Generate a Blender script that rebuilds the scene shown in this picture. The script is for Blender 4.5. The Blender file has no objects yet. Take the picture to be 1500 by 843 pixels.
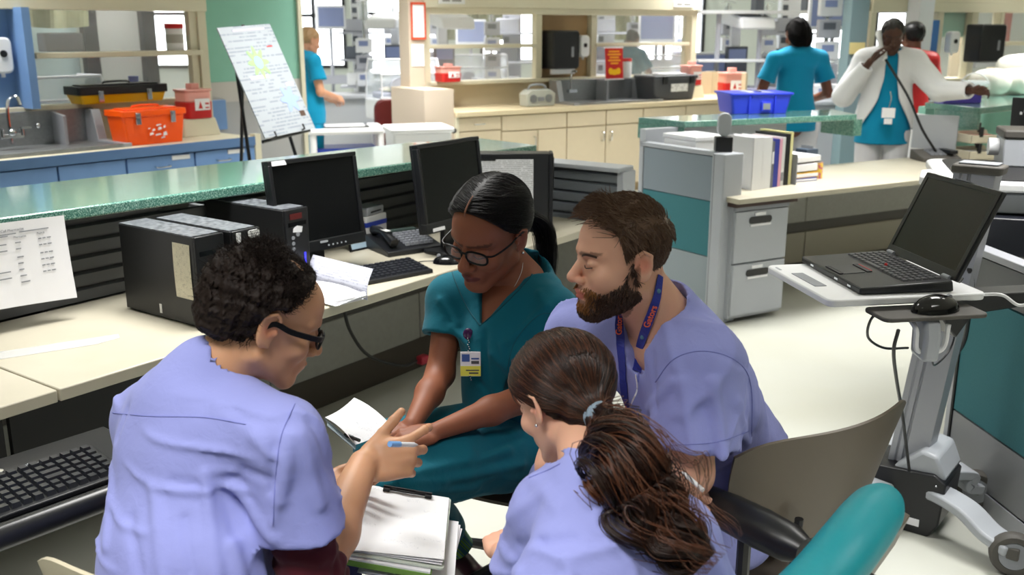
import bpy, math, random
import numpy as np
from mathutils import Vector, Matrix, Euler
random.seed(7)
PI = math.pi
S = bpy.context.scene
C = S.collection
# ------------------------------------------------------------ camera and the rays of the photograph (1500 x 843)
FPX, CAMH, TH = 1440.0, 1.65, math.atan(.265)
cT, sT = math.cos(TH), math.sin(TH)
def ray(px, py):
    u = (px - 750) / FPX; v = (421.5 - py) / FPX
    return Vector((u, cT + v * sT, -sT + v * cT))
def W(px, py, z):
    "point at height z seen at a pixel"
    r = ray(px, py); return Vector((0, 0, CAMH)) + r * ((z - CAMH) / r.z)
def K(px, py, y):
    "point at distance y into the room seen at a pixel"
    r = ray(px, py); return Vector((0, 0, CAMH)) + r * (y / r.y)
cam = bpy.data.objects.new('camera', bpy.data.cameras.new('camera')); C.objects.link(cam)
cam.location = (0, 0, CAMH); cam.rotation_euler = (PI / 2 - TH, 0, 0)
cam.data.sensor_width = 36; cam.data.lens = FPX / 1500 * 36
cam.data.dof.use_dof = True; cam.data.dof.focus_distance = 2.35; cam.data.dof.aperture_fstop = 5.0
S.camera = cam
# ------------------------------------------------------------ materials
def lin(c):
    if isinstance(c, str):
        c = c.lstrip('#'); c = [int(c[i:i + 2], 16) / 255 for i in (0, 2, 4)]
    return tuple(x / 12.92 if x <= .04045 else ((x + .055) / 1.055) ** 2.4 for x in c) + (1,)
MATS = {}
def mat(name, col, rough=.5, metal=0, spec=.5, bump=None, var=None, coat=0, sheen=0, alpha=1, trans=0, emit=0, attr=False, sss=0, aniso=0):
    """bump=(scale,strength,distance) noise bump; var=(scale,second colour,contrast) colour mottling"""
    if name in MATS: return MATS[name]
    m = bpy.data.materials.new(name); m.use_nodes = True; MATS[name] = m
    nt = m.node_tree; b = nt.nodes['Principled BSDF']; L = nt.links.new
    b.inputs['Base Color'].default_value = lin(col); b.inputs['Roughness'].default_value = rough
    b.inputs['Metallic'].default_value = metal; b.inputs['Specular IOR Level'].default_value = spec
    b.inputs['Coat Weight'].default_value = coat; b.inputs['Coat Roughness'].default_value = .08
    b.inputs['Sheen Weight'].default_value = sheen; b.inputs['Alpha'].default_value = alpha
    b.inputs['Transmission Weight'].default_value = trans
    if sss: b.inputs['Subsurface Weight'].default_value = sss; b.inputs['Subsurface Radius'].default_value = (.6, .25, .12); b.inputs['Subsurface Scale'].default_value = .012
    if emit: b.inputs['Emission Color'].default_value = lin(col); b.inputs['Emission Strength'].default_value = emit
    tc = None
    def coord():
        nonlocal tc
        if tc is None: tc = nt.nodes.new('ShaderNodeTexCoord')
        return tc.outputs['Object']
    src = None
    if attr:
        a = nt.nodes.new('ShaderNodeAttribute'); a.attribute_name = 'Col'; src = a.outputs['Color']; L(src, b.inputs['Base Color'])
    if var:
        n = nt.nodes.new('ShaderNodeTexNoise'); n.inputs['Scale'].default_value = var[0]; n.inputs['Detail'].default_value = 6
        L(coord(), n.inputs['Vector'])
        r = nt.nodes.new('ShaderNodeValToRGB'); k = var[2]
        r.color_ramp.elements[0].position = .5 - k; r.color_ramp.elements[1].position = .5 + k
        r.color_ramp.elements[0].color = lin(var[1]); r.color_ramp.elements[1].color = lin(col)
        L(n.outputs['Fac'], r.inputs['Fac'])
        if attr:
            mx = nt.nodes.new('ShaderNodeMix'); mx.data_type = 'RGBA'; mx.blend_type = 'MULTIPLY'; mx.inputs[0].default_value = 1
            L(src, mx.inputs[6]); L(r.outputs['Color'], mx.inputs[7]); L(mx.outputs[2], b.inputs['Base Color'])
        else: L(r.outputs['Color'], b.inputs['Base Color'])
    if bump:
        n = nt.nodes.new('ShaderNodeTexNoise'); n.inputs['Scale'].default_value = bump[0]; n.inputs['Detail'].default_value = 4
        L(coord(), n.inputs['Vector'])
        bp = nt.nodes.new('ShaderNodeBump'); bp.inputs['Strength'].default_value = bump[1]; bp.inputs['Distance'].default_value = bump[2]
        L(n.outputs['Fac'], bp.inputs['Height']); L(bp.outputs['Normal'], b.inputs['Normal'])
    return m
def printed(name, paper='#f2f2f4', ink='#5a5f6a', row=.009, ch=.010, dens=.5, axes='xy', hand=False):
    "paper with rows of small print; rows run along the first axis"
    if name in MATS: return MATS[name]
    m = mat(name, paper, .7); nt = m.node_tree; L = nt.links.new; b = nt.nodes['Principled BSDF']
    tc = nt.nodes.new('ShaderNodeTexCoord'); sp = nt.nodes.new('ShaderNodeSeparateXYZ'); L(tc.outputs['Object'], sp.inputs[0])
    def M(op, a, c=None):
        n = nt.nodes.new('ShaderNodeMath'); n.operation = op
        for i, v in enumerate((a, c)):
            if v is None: continue
            if isinstance(v, (int, float)): n.inputs[i].default_value = v
            else: L(v, n.inputs[i])
        return n.outputs[0]
    X, Y = (sp.outputs['XYZ'.index(c.upper())] for c in axes)
    fr = M('FRACT', M('DIVIDE', Y, row)); ro = M('FLOOR', M('DIVIDE', Y, row))
    inrow = M('MULTIPLY', M('GREATER_THAN', fr, .3), M('LESS_THAN', fr, .75))
    def noise(sx, seed):
        cx = nt.nodes.new('ShaderNodeCombineXYZ'); L(M('DIVIDE', X, sx), cx.inputs[0]); L(M('MULTIPLY', ro, 3.7), cx.inputs[1]); cx.inputs[2].default_value = seed
        n = nt.nodes.new('ShaderNodeTexNoise'); n.inputs['Scale'].default_value = 1; n.inputs['Detail'].default_value = 1; L(cx.outputs[0], n.inputs['Vector'])
        return n.outputs['Fac']
    a = M('GREATER_THAN', noise(ch * 3, 1.3), 1 - dens); c = M('GREATER_THAN', noise(ch * .25, 5.1), .42)
    f = M('MULTIPLY', inrow, M('MULTIPLY', a, c))
    if hand:
        n = nt.nodes.new('ShaderNodeTexNoise'); n.inputs['Scale'].default_value = 60; n.inputs['Distortion'].default_value = 2; L(tc.outputs['Object'], n.inputs['Vector'])
        d = M('ABSOLUTE', M('SUBTRACT', n.outputs['Fac'], .5)); f = M('MULTIPLY', M('LESS_THAN', d, .012), a)
    mx = nt.nodes.new('ShaderNodeMix'); mx.data_type = 'RGBA'; L(M('MULTIPLY', f, .6), mx.inputs[0])
    mx.inputs[6].default_value = lin(paper); mx.inputs[7].default_value = lin(ink); L(mx.outputs[2], b.inputs['Base Color'])
    return m
# ------------------------------------------------------------ mesh pieces: every maker returns (verts, faces)
def cat(*ms):
    V, F = [], []
    for v, f in ms:
        o = len(V); V += [tuple(p) for p in v]; F += [tuple(i + o for i in q) for q in f]
    return V, F
def xf(m, loc=(0, 0, 0), rz=0, rx=0, ry=0, s=(1, 1, 1)):
    M = Matrix.Translation(loc) @ Euler((rx, ry, rz)).to_matrix().to_4x4() @ Matrix.Diagonal((*s, 1))
    return [tuple(M @ Vector(p)) for p in m[0]], m[1]
def box(x0, x1, y0, y1, z0, z1):
    V = [(x, y, z) for z in (z0, z1) for x, y in ((x0, y0), (x1, y0), (x1, y1), (x0, y1))]
    return V, [(3, 2, 1, 0), (4, 5, 6, 7), (0, 1, 5, 4), (1, 2, 6, 5), (2, 3, 7, 6), (3, 0, 4, 7)]
def cb(cx, cy, cz, sx, sy, sz): return box(cx - sx / 2, cx + sx / 2, cy - sy / 2, cy + sy / 2, cz - sz / 2, cz + sz / 2)
def prism(poly, z0, z1, axis='z', top=None):
    "extrude a 2-D outline; axis says which way; top = other outline for a taper"
    n = len(poly); top = top or poly
    pm = {'z': lambda a, b, h: (a, b, h), 'y': lambda a, b, h: (a, h, b), 'x': lambda a, b, h: (h, a, b)}[axis]
    V = [pm(a, b, z0) for a, b in poly] + [pm(a, b, z1) for a, b in top]
    F = [tuple(range(n))[::-1], tuple(range(n, 2 * n))] + [(i, (i + 1) % n, n + (i + 1) % n, n + i) for i in range(n)]
    if axis == 'y': F = [f[::-1] for f in F]
    return V, F
def rrect(x0, x1, y0, y1, r, n=5):
    P = []
    for cx, cy, a in ((x1 - r, y1 - r, 0), (x0 + r, y1 - r, 90), (x0 + r, y0 + r, 180), (x1 - r, y0 + r, 270)):
        for i in range(n + 1):
            t = math.radians(a + 90 * i / n); P.append((cx + r * math.cos(t), cy + r * math.sin(t)))
    return P
def lathe(prof, n=24, cx=0, cy=0):
    V = []; F = []
    for r, z in prof:
        V += [(cx + r * math.cos(2 * PI * i / n), cy + r * math.sin(2 * PI * i / n), z) for i in range(n)]
    for k in range(len(prof) - 1):
        F += [(k * n + i, k * n + (i + 1) % n, (k + 1) * n + (i + 1) % n, (k + 1) * n + i) for i in range(n)]
    F += [tuple(range(n))[::-1], tuple(range((len(prof) - 1) * n, len(prof) * n))]
    return V, F
def cyl(r, z0, z1, n=20, cx=0, cy=0, r1=None): return lathe([(r, z0), (r if r1 is None else r1, z1)], n, cx, cy)
def ball(c, r, n=14):
    r = (r, r, r) if isinstance(r, (int, float)) else r
    m = lathe([(max(.001, math.sin(PI * i / n)), -math.cos(PI * i / n)) for i in range(n + 1)], n * 2)
    return xf(m, c, s=r)
def spline(pts, k=8):
    P = [Vector(p) for p in pts]
    if len(P) < 3: return P
    Q = [P[0] * 2 - P[1]] + P + [P[-1] * 2 - P[-2]]; out = []
    for i in range(1, len(Q) - 2):
        a, b, c, d = Q[i - 1:i + 3]
        for j in range(k):
            t = j / k; out.append(.5 * (2 * b + (c - a) * t + (2 * a - 5 * b + 4 * c - d) * t * t + (3 * b - a - 3 * c + d) * t ** 3))
    return out + [P[-1]]
def tube(pts, r, n=8, smooth=True, k=8, flat=None):
    "tube along a path, r number or list; flat=(wide,thin,normal) gives a strap"
    P = spline(pts, k) if smooth else [Vector(p) for p in pts]
    m = len(P); V = []; F = []; up = Vector((0, 0, 1)); prev = None
    for i, p in enumerate(P):
        t = (P[min(i + 1, m - 1)] - P[max(i - 1, 0)]).normalized()
        if prev is None: prev = t.cross(up if abs(t.z) < .95 else Vector((1, 0, 0))).normalized()
        prev = (prev - t * prev.dot(t)).normalized(); q = t.cross(prev)
        rr = r if isinstance(r, (int, float)) else np.interp(i / (m - 1), np.linspace(0, 1, len(r)), r)
        V += [tuple(p + (prev * math.cos(2 * PI * j / n) + q * math.sin(2 * PI * j / n)) * float(rr)) for j in range(n)]
    for i in range(m - 1):
        F += [(i * n + j, i * n + (j + 1) % n, (i + 1) * n + (j + 1) % n, (i + 1) * n + j) for j in range(n)]
    return V, F + [tuple(range(n))[::-1], tuple(range((m - 1) * n, m * n))]
def strap(pts, w, th, side, k=8):
    "flat band along a path, side = direction of its width"
    P = spline(pts, k); V = []; F = []; m = len(P)
    for i, p in enumerate(P):
        t = (P[min(i + 1, m - 1)] - P[max(i - 1, 0)]).normalized()
        sd = Vector(side if not callable(side) else side(i / (m - 1))); sd = (sd - t * sd.dot(t)).normalized(); nn = t.cross(sd)
        V += [tuple(p + sd * a * w / 2 + nn * b * th / 2) for a, b in ((-1, -1), (1, -1), (1, 1), (-1, 1))]
    for i in range(m - 1): F += [(i * 4 + j, i * 4 + (j + 1) % 4, i * 4 + 4 + (j + 1) % 4, i * 4 + 4 + j) for j in range(4)]
    return V, F + [(3, 2, 1, 0), tuple(range(4 * m - 4, 4 * m))]
def sheet(fn, nu, nv, th=.0006):
    "thin solid sheet from fn(u,v)->(point); thickness along the local normal"
    G = [[Vector(fn(i / nu, j / nv)) for j in range(nv + 1)] for i in range(nu + 1)]
    V = []; 
    for s in (0, 1):
        for i in range(nu + 1):
            for j in range(nv + 1):
                a = G[min(i + 1, nu)][j] - G[max(i - 1, 0)][j]; b = G[i][min(j + 1, nv)] - G[i][max(j - 1, 0)]
                V.append(tuple(G[i][j] + a.cross(b).normalized() * (th * (s - .5))))
    n = (nu + 1) * (nv + 1); I = lambda i, j: i * (nv + 1) + j; F = []
    for i in range(nu):
        for j in range(nv):
            q = (I(i, j), I(i + 1, j), I(i + 1, j + 1), I(i, j + 1)); F += [tuple(x + n for x in q), q[::-1]]
    for i in range(nu): F += [(I(i, 0), I(i + 1, 0), I(i + 1, 0) + n, I(i, 0) + n), (I(i + 1, nv), I(i, nv), I(i, nv) + n, I(i + 1, nv) + n)]
    for j in range(nv): F += [(I(0, j + 1), I(0, j), I(0, j) + n, I(0, j + 1) + n), (I(nu, j), I(nu, j + 1), I(nu, j + 1) + n, I(nu, j) + n)]
    return V, F
# ------------------------------------------------------------ objects
def mkobj(name, m, material, parent=None, bev=0, smooth=False, label=None):
    me = bpy.data.meshes.new(name)
    if isinstance(m, bpy.types.Mesh): me = m
    else: me.from_pydata([tuple(p) for p in m[0]], [], [tuple(map(int, q)) for q in m[1]]); me.update()
    o = bpy.data.objects.new(name, me); C.objects.link(o)
    if material:
        me.materials.clear(); me.materials.append(material)
    if parent: o.parent = parent
    if bev:
        b = o.modifiers.new('b', 'BEVEL'); b.width = bev; b.segments = 2; b.limit_method = 'ANGLE'; b.angle_limit = .6
        b.harden_normals = False
    if smooth or bev:
        me.polygons.foreach_set('use_smooth', [True] * len(me.polygons))
        if smooth != 'all': me.set_sharp_from_angle(angle=.7)
    if label: o['label'] = label
    return o
def tag(o, label=None, cat=None, group=None, kind=None):
    for k, v in (('label', label), ('category', cat), ('group', group), ('kind', kind)):
        if v: o[k] = v
    return o
def thing(name, label, cat, loc=(0, 0, 0), rz=0, group=None, rx=0, ry=0):
    o = bpy.data.objects.new(name, None); C.objects.link(o); o.empty_display_size = .1
    o.location = loc; o.rotation_euler = (rx, ry, rz)
    return tag(o, label, cat, group)
def single(name, m, material, label, cat, loc=(0, 0, 0), rz=0, group=None, bev=0, smooth=False, rx=0, ry=0):
    o = mkobj(name, m, material, None, bev, smooth); o.location = loc; o.rotation_euler = (rx, ry, rz)
    return tag(o, label, cat, group)
def struct(name, m, material, bev=0, parent=None, loc=(0, 0, 0), rz=0):
    o = mkobj(name, m, material, parent, bev); o.location = loc; o.rotation_euler.z = rz
    if not parent: o['kind'] = 'structure'
    return o
def dup(root, loc, rz, label=None, group=None):
    r = root.copy(); C.objects.link(r); r.location = loc; r.rotation_euler.z = rz
    if label: r['label'] = label
    if group: r['group'] = group
    for ch in root.children:
        c = ch.copy(); C.objects.link(c); c.parent = r
        for g in ch.children:
            d = g.copy(); C.objects.link(d); d.parent = c
    return r
def text(s, size, material, parent, loc, rot=(PI / 2, 0, 0), name='lettering', ext=.0006, align='CENTER', sx=1, bold=0):
    cu = bpy.data.curves.new('t', 'FONT'); cu.body = s; cu.size = size; cu.extrude = ext; cu.align_x = align; cu.align_y = 'CENTER'; cu.offset = bold; cu.resolution_u = 3
    o = bpy.data.objects.new('t', cu); C.objects.link(o)
    dg = bpy.context.evaluated_depsgraph_get(); me = bpy.data.meshes.new_from_object(o.evaluated_get(dg)); bpy.data.objects.remove(o)
    me.transform(Matrix.Diagonal((sx, 1, 1, 1)))
    q = mkobj(name, me, material, parent); q.location = loc; q.rotation_euler = rot
    return q
def ang(a, b): return math.atan2(b[1] - a[1], b[0] - a[0])
LAMPW=27; EXPO=.42
M_desk = mat('cream laminate', '#bab4a3', .38, var=(9, '#b2ac9a', .35))
M_deskedge = mat('laminate edge', '#d5d1c0', .45)
M_grey = mat('grey painted steel', '#8f9299', .42, var=(30, '#878a91', .3))
M_lgrey = mat('light grey steel', '#a9adb4', .4)
M_panel = mat('warm grey panel', '#a2a29c', .6, var=(40, '#999992', .3))
M_dpanel = mat('dark grey trim', '#4f4c48', .6)
M_slat = mat('slat grey', '#5d5f61', .45)
M_black = mat('black plastic', '#141519', .38, bump=(900, .15, .0003))
M_black2 = mat('glossy black plastic', '#0c0d10', .18)
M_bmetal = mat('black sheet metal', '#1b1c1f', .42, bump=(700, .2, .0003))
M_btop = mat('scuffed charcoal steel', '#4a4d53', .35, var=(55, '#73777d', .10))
M_screen = mat('dark screen', '#08090b', .22)
M_rubber = mat('dark rubber', '#17171a', .6)
M_white = mat('white plastic', '#e6e7ea', .35)
M_white2 = mat('soft white', '#dcdcdc', .6)
M_chrome = mat('chrome', '#c9ccd0', .15, metal=1)
M_steel = mat('brushed steel', '#9da0a2', .38, metal=.75, var=(60, '#8c8f92', .3))
M_alu = mat('aluminium', '#a9abb2', .38, metal=.35)
M_cream = mat('cream frame', '#d3cdb6', .45)
M_beige = mat('beige laminate', '#cbbda2', .5, var=(14, '#c6b89d', .4))
M_beiget = mat('beige worktop', '#d0c1a0', .45)
M_dbeige = mat('beige edge', '#b29d78', .5)
M_blue = mat('blue laminate', '#6f93c4', .5, var=(14, '#698cbd', .4))
M_dblue = mat('blue edge', '#54749f', .5)
M_greenw = mat('green wall paint', '#86bca9', .7, var=(5, '#80b6a3', .4))
M_teal = mat('teal panel fabric', '#39767f', .8, bump=(900, .4, .0005), var=(220, '#336f78', .3))
M_paperw = mat('paper', '#ebebef', .7)
M_orange = mat('orange plastic', '#ff5a00', .35)
M_red = mat('red plastic', '#c2201f', .35)
M_pink = mat('translucent pink lid', '#e9a79d', .3)
M_yellow = mat('yellow plastic', '#e8b500', .4)
M_bluep = mat('bright blue plastic', '#3144dd', .35)
M_navy = mat('navy plastic', '#1d3aa5', .4)
M_glass = mat('window glass', '#ffffff', .02, alpha=.13)
M_clear = mat('clear acrylic', '#dfeaf0', .05, alpha=.28)
M_cord = mat('black cord', '#0d0d0f', .45)
M_maroon = mat('maroon vinyl', '#6b1d20', .4)
def granite():
    m = mat('green speckled stone', '#3e7262', .22, coat=.9)
    nt = m.node_tree; L = nt.links.new; b = nt.nodes['Principled BSDF']
    tc = nt.nodes.new('ShaderNodeTexCoord'); v = nt.nodes.new('ShaderNodeTexNoise'); v.inputs['Scale'].default_value = 260; v.inputs['Detail'].default_value = 3
    L(tc.outputs['Object'], v.inputs['Vector']); r = nt.nodes.new('ShaderNodeValToRGB')
    e = r.color_ramp.elements; e[0].position = .40; e[0].color = lin('#38645a'); e[1].position = .66; e[1].color = lin('#9fc0b2')
    q = e.new(.52); q.color = lin('#55887a'); L(v.outputs['Fac'], r.inputs['Fac']); L(r.outputs['Color'], b.inputs['Base Color'])
    return m
M_green = granite()
M_floor = mat('polished vinyl floor', '#c3c5bf', .42, spec=.4, var=(1.2, '#bdbdb0', .25), coat=.15)
M_ceil = mat('ceiling tile', '#e4e2da', .9)
M_farwall = mat('pale wall paint', '#b9c0bd', .8)
# ------------------------------------------------------------ the room
floor = struct('floor', box(-9, 12, -3.5, 19.2, -.05, 0), M_floor)
struct('ceiling', box(-9, 12, -3.5, 19.2, 2.75, 2.85), M_ceil)
struct('wall_near', box(-9, 12, -3.6, -3.5, 0, 2.75), M_farwall)
struct('wall_left', box(-9.1, -9, -3.5, 19.2, 0, 2.75), M_farwall)
struct('wall_right', box(12, 12.1, -3.5, 19.2, 0, 2.75), M_farwall)
# far wall with daylight windows between piers
wins = [(-7.6, -5.9, .9, 2.5), (-4.3, -3.1, .9, 2.45), (-2.75, -1.2, .75, 2.6), (-.6, 1.4, 1.0, 2.5), (2.1, 3.6, 1.0, 2.5), (5.2, 7.6, 1.0, 2.5)]
segs = []; xp = -9
for a, b, z0, z1 in wins:
    segs += [box(xp, a, 19, 19.2, 0, 2.75), box(a, b, 19, 19.2, 0, z0), box(a, b, 19, 19.2, z1, 2.75)]; xp = b
segs.append(box(xp, 12, 19, 19.2, 0, 2.75))
struct('wall_back', cat(*segs), M_farwall)
M_mull = mat('dark mullion', '#1d2027', .5)
for i, (a, b, z0, z1) in enumerate(wins):
    o = struct('window_%d' % (i + 1), cat(box(a, a + .06, 18.95, 19.1, z0, z1), box(b - .06, b, 18.95, 19.1, z0, z1), box(a, b, 18.95, 19.1, z0, z0 + .06), box(a, b, 18.95, 19.1, z1 - .06, z1),
               *[box(x - .03, x + .03, 18.97, 19.08, z0, z1) for x in np.linspace(a, b, max(2, int((b - a) / .7)) + 1)[1:-1]], box(a, b, 18.98, 19.06, z0 + (z1 - z0) * .62 - .03, z0 + (z1 - z0) * .62 + .03)), M_mull)
    mkobj('pane', box(a, b, 19.12, 19.13, z0, z1), M_glass, o)
M_kneeshade = mat('black knee shade', '#0c0c0d', .6)  # flat black that paints the shade of the knee space
# ------------------------------------------------------------ left work counter: frame along the front edge
Lp0, Lp1 = W(0, 597, .74), W(828, 345, .74)
LA = (Lp1 - Lp0).normalized(); LN = Vector((-LA.y, LA.x, 0)); Lrz = math.atan2(LA.y, LA.x)
def Lf(a, n, z=.74): 
    p = Lp0 + LA * a + LN * n; return Vector((p.x, p.y, z))
def Lthing(name, label, cat_, a, n, z=.74, rz=0, group=None): return thing(name, label, cat_, Lf(a, n, z), Lrz + rz, group)
t = Lthing('desk_worktop', 'long cream laminate desk top under the green ledge with computers on it', 'desk', 0, 0, 0)
mkobj('worktop', box(.155, 2.92, 0, .72, .705, .74), M_desk, t, bev=.004)
mkobj('knee_shade_panel', box(.16, 1.0, .30, .32, .36, .704), M_kneeshade, t)  # black sheet added in place of the shade under the desk
mkobj('support_leg', box(2.72, 2.75, .3, .33, .0, .704), M_rubber, t)
mkobj('cable_bracket', box(1.3, 1.9, .3, .55, .66, .703), M_dpanel, t)
t = Lthing('desk_worktop', 'near cream desk top section left of the seam with no computer on it', 'desk', 0, 0, 0)
mkobj('worktop', box(-1.6, .149, 0, .72, .705, .74), M_desk, t, bev=.004)
mkobj('support_leg', box(-1.5, -1.46, .3, .34, 0, .704), M_rubber, t)
mkobj('knee_shade_panel', box(-1.55, .14, .30, .32, .36, .704), M_kneeshade, t)  # same shade sheet under the near section
# wall under the ledge: slatted above the desk, panelled below it
slw = Lthing('trim_slat_wall', None, None, 0, 0, 0); slw['kind'] = 'structure'
prof = []
z = .745
for i in range(6):
    prof += [(.725, z), (.725, z + .036), (.745, z + .044), (.745, z + .052)]; z += .054
mkobj('slats', prism([(n_, z_) for n_, z_ in prof] + [(.80, z), (.80, .745)], -1.6, 2.9, 'x'), M_slat, slw)
M_kneeshade = mat('black knee shade', '#0c0c0d', .6)
lw = Lthing('trim_panel_wall', None, None, 0, 0, 0); lw['kind'] = 'structure'
for k, (a0, a1) in enumerate([(-1.6, -.35), (-.35, .55), (.55, 1.45), (1.45, 2.4), (2.4, 2.98)]):
    pm_ = M_kneeshade if a1 < .6 else M_panel  # left panels blackened to hold the under-desk shade in their colour
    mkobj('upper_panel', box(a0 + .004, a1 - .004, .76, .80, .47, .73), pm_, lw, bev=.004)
    mkobj('lower_panel', box(a0 + .004, a1 - .004, .735, .80, .0 if a1 < .6 else .16, .39), M_panel, lw, bev=.004)
mkobj('trim_strip', box(-1.6, 2.98, .74, .80, .385, .475), M_dpanel, lw)
mkobj('kick_panel', box(.55, 2.98, .75, .80, 0, .165), mat('brown kick strip', '#4d463e', .7), lw)
mkobj('outlet_plate', box(1.93, 2.02, .752, .762, .55, .64), M_panel, lw, bev=.002)
mkobj('outlet_plate', box(1.76, 1.85, .752, .762, .62, .70), M_panel, lw, bev=.002)
# return wing at the far end, slatted with a pale cap
wg = Lthing('trim_wing_wall', None, None, 0, 0, 0); wg['kind'] = 'structure'
z = .72; prof = []
for i in range(5): prof += [(2.93, z), (2.93, z + .036), (2.95, z + .044), (2.95, z + .052)]; z += .054
m = prism([(a_, z_) for a_, z_ in prof] + [(3.02, z), (3.02, .72)], -.06, .70, 'y')
mkobj('slats', m, mat('slat blue grey', '#6b7076', .4), wg)
mkobj('cap', box(2.90, 3.04, -.08, .70, z, z + .022), M_lgrey, wg, bev=.004)
mkobj('end_post', box(2.92, 3.04, -.09, -.06, 0, z), M_lgrey, wg)
mkobj('base_panel', box(2.94, 3.0, -.06, .70, 0, .70), M_panel, wg)
# green transaction ledge
lt = Lthing('counter_ledge', 'long green speckled stone ledge above the left desk', 'ledge', 0, 0, 0)
mkobj('ledge_top', prism([(-1.6, .76), (.37, .62), (2.90, .385), (2.98, .80), (2.6, .97), (.67, 1.2), (-1.6, 1.36)], 1.052, 1.09), M_green, lt, bev=.006)
mkobj('ledge_wall', box(-1.6, 2.9, .802, .88, 0, 1.052), mat('charcoal panel', '#3c3d3f', .6), lt)
for a_ in (.1, 1.0, 1.9, 2.8): mkobj('bracket', prism([(.5, 1.05), (.80, 1.05), (.80, .99)], a_, a_ + .02, 'x'), M_slat, lt)
# ------------------------------------------------------------ blue sink unit behind the ledge, far left
Bp0, Bp1 = W(0, 237, .9), W(372, 201, .9); BA = (Bp1 - Bp0).normalized(); BN = Vector((-BA.y, BA.x, 0)); Brz = math.atan2(BA.y, BA.x); BL = (Bp1 - Bp0).length
def Bf(a, n, z): p = Bp0 + BA * a + BN * n; return Vector((p.x, p.y, z))
def Bthing(name, label, c_, a, n, z, rz=0, group=None): return thing(name, label, c_, Bf(a, n, z), Brz + rz, group)
t = Bthing('sink_worktop', 'cream topped blue edged counter holding the left steel sink', 'counter', 0, 0, 0)
mkobj('worktop', box(-1.5, BL, .0, .68, .885, .905), M_cream, t, bev=.003)
mkobj('edge_band', box(-1.5, BL, -.015, .0, .845, .905), M_dblue, t)
def blue_unit(a0, a1, label, hd, tagp):
    t = Bthing('base_cabinet', label, 'cabinet', 0, 0, 0, group=None)
    mkobj('body', box(a0, a1, .03, .66, .08, .845), M_blue, t)
    mkobj('plinth', box(a0, a1, .06, .6, 0, .08), M_dblue, t)
    mkobj('drawer', box(a0 + .006, a1 - .006, .01, .03, .66, .835), M_blue, t, bev=.003)
    d = mkobj('door', box(a0 + .006, a1 - .006, .01, .03, .1, .65), M_blue, t, bev=.003)
    if hd:
        c_ = (a0 + a1) / 2; mkobj('handle', tube([(c_ - .05, .01, .77), (c_ - .045, -.02, .765), (c_ + .045, -.02, .765), (c_ + .05, .01, .77)], .005), M_chrome, t)
    if tagp: mkobj('label_plate', box(a1 - .17, a1 - .04, .004, .01, .80, .828), M_white2, t)
blue_unit(-1.5, -.15, 'blue base cabinet under the steel sink, cut by the left frame edge', 0, 0)
blue_unit(-.15, .33, 'blue base cabinet left of the two plain ones below the steel sink', 0, 0)
blue_unit(.33, .77, 'blue base cabinet below the right end of the steel sink', 0, 0)
blue_unit(.77, 1.26, 'blue base cabinet with chrome pull and label under orange toolbox', 1, 1)
blue_unit(1.26, BL - .045, 'blue base cabinet at the right end of the blue run beside the easel', 1, 1)
sk = Bthing('steel_sink', 'left brushed steel sink with tall splash sides and divider', 'sink', 0, 0, 0)
mkobj('basin', cat(box(-1.4, .80, .08, .10, .905, .93), box(-1.4, .86, .56, .58, .905, 1.13), box(-1.4, .80, .1, .56, .905, .915)), M_steel, sk, bev=.004)
mkobj('divider', prism([(.56, .915), (.56, 1.12), (.40, 1.10), (.40, .915)], .58, .60, 'x'), M_alu, sk)
mkobj('end_flange', prism([(.56, .905), (.56, 1.125), (.46, 1.125), (.40, .93), (.08, .93), (.08, .905)], .80, .86, 'x'), M_alu, sk, bev=.003)
fc = Bthing('faucet', 'chrome gooseneck faucet on the steel sink at far left', 'faucet', .25, .42, 0)
mkobj('spout', tube([(0, 0, .95), (0, 0, 1.15), (.01, -.03, 1.23), (.03, -.08, 1.24), (.04, -.10, 1.19)], .010), M_chrome, fc, smooth=True)
mkobj('tap_body', cat(cb(0, -.01, 1.0, .14, .05, .03), ball((0, -.03, 1.02), .025)), M_chrome, fc, bev=.004)
for s_ in (-1, 1): mkobj('tap_handle', cat(cyl(.018, 1.0, 1.04, 12, s_ * .06, -.02), cb(s_ * .085, -.03, 1.045, .06, .02, .012)), M_chrome, fc, smooth=True)
mkobj('drain_knob', ball((.22, .10, 1.04), .018), M_chrome, fc, smooth=True)
# blue nook and cream window frame over it
struct('trim_1', cat(box(-1.5, .47, .66, .70, .9, 2.6), box(.42, .47, .45, .66, 1.15, 1.77)), M_blue, loc=Bf(0, 0, 0), rz=Brz)
def frame_bars(bars): return cat(*[box(*b) for b in bars])
wf = struct('window_7', frame_bars([(.475, .535, .60, .70, 1.13, 1.77), (1.72, 1.79, .58, .72, .905, 2.6), (-1.5, 1.79, .56, .72, 1.76, 1.84), (.53, 1.73, .56, .72, 1.455, 1.49), (-1.5, 1.73, .58, .72, 1.12, 1.155), (1.66, 1.72, .60, .66, 1.15, 1.76)]), M_cream, bev=.004, loc=Bf(0, 0, 0), rz=Brz)
mkobj('back_splash', box(-1.5, 1.73, .66, .70, .905, 1.13), M_cream, wf)
mkobj('pane', box(.53, 1.7, .67, .675, 1.15, 1.76), M_glass, wf)
mkobj('soffit', box(-1.5, 1.79, .56, .72, 1.84, 2.75), M_cream, wf)
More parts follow.
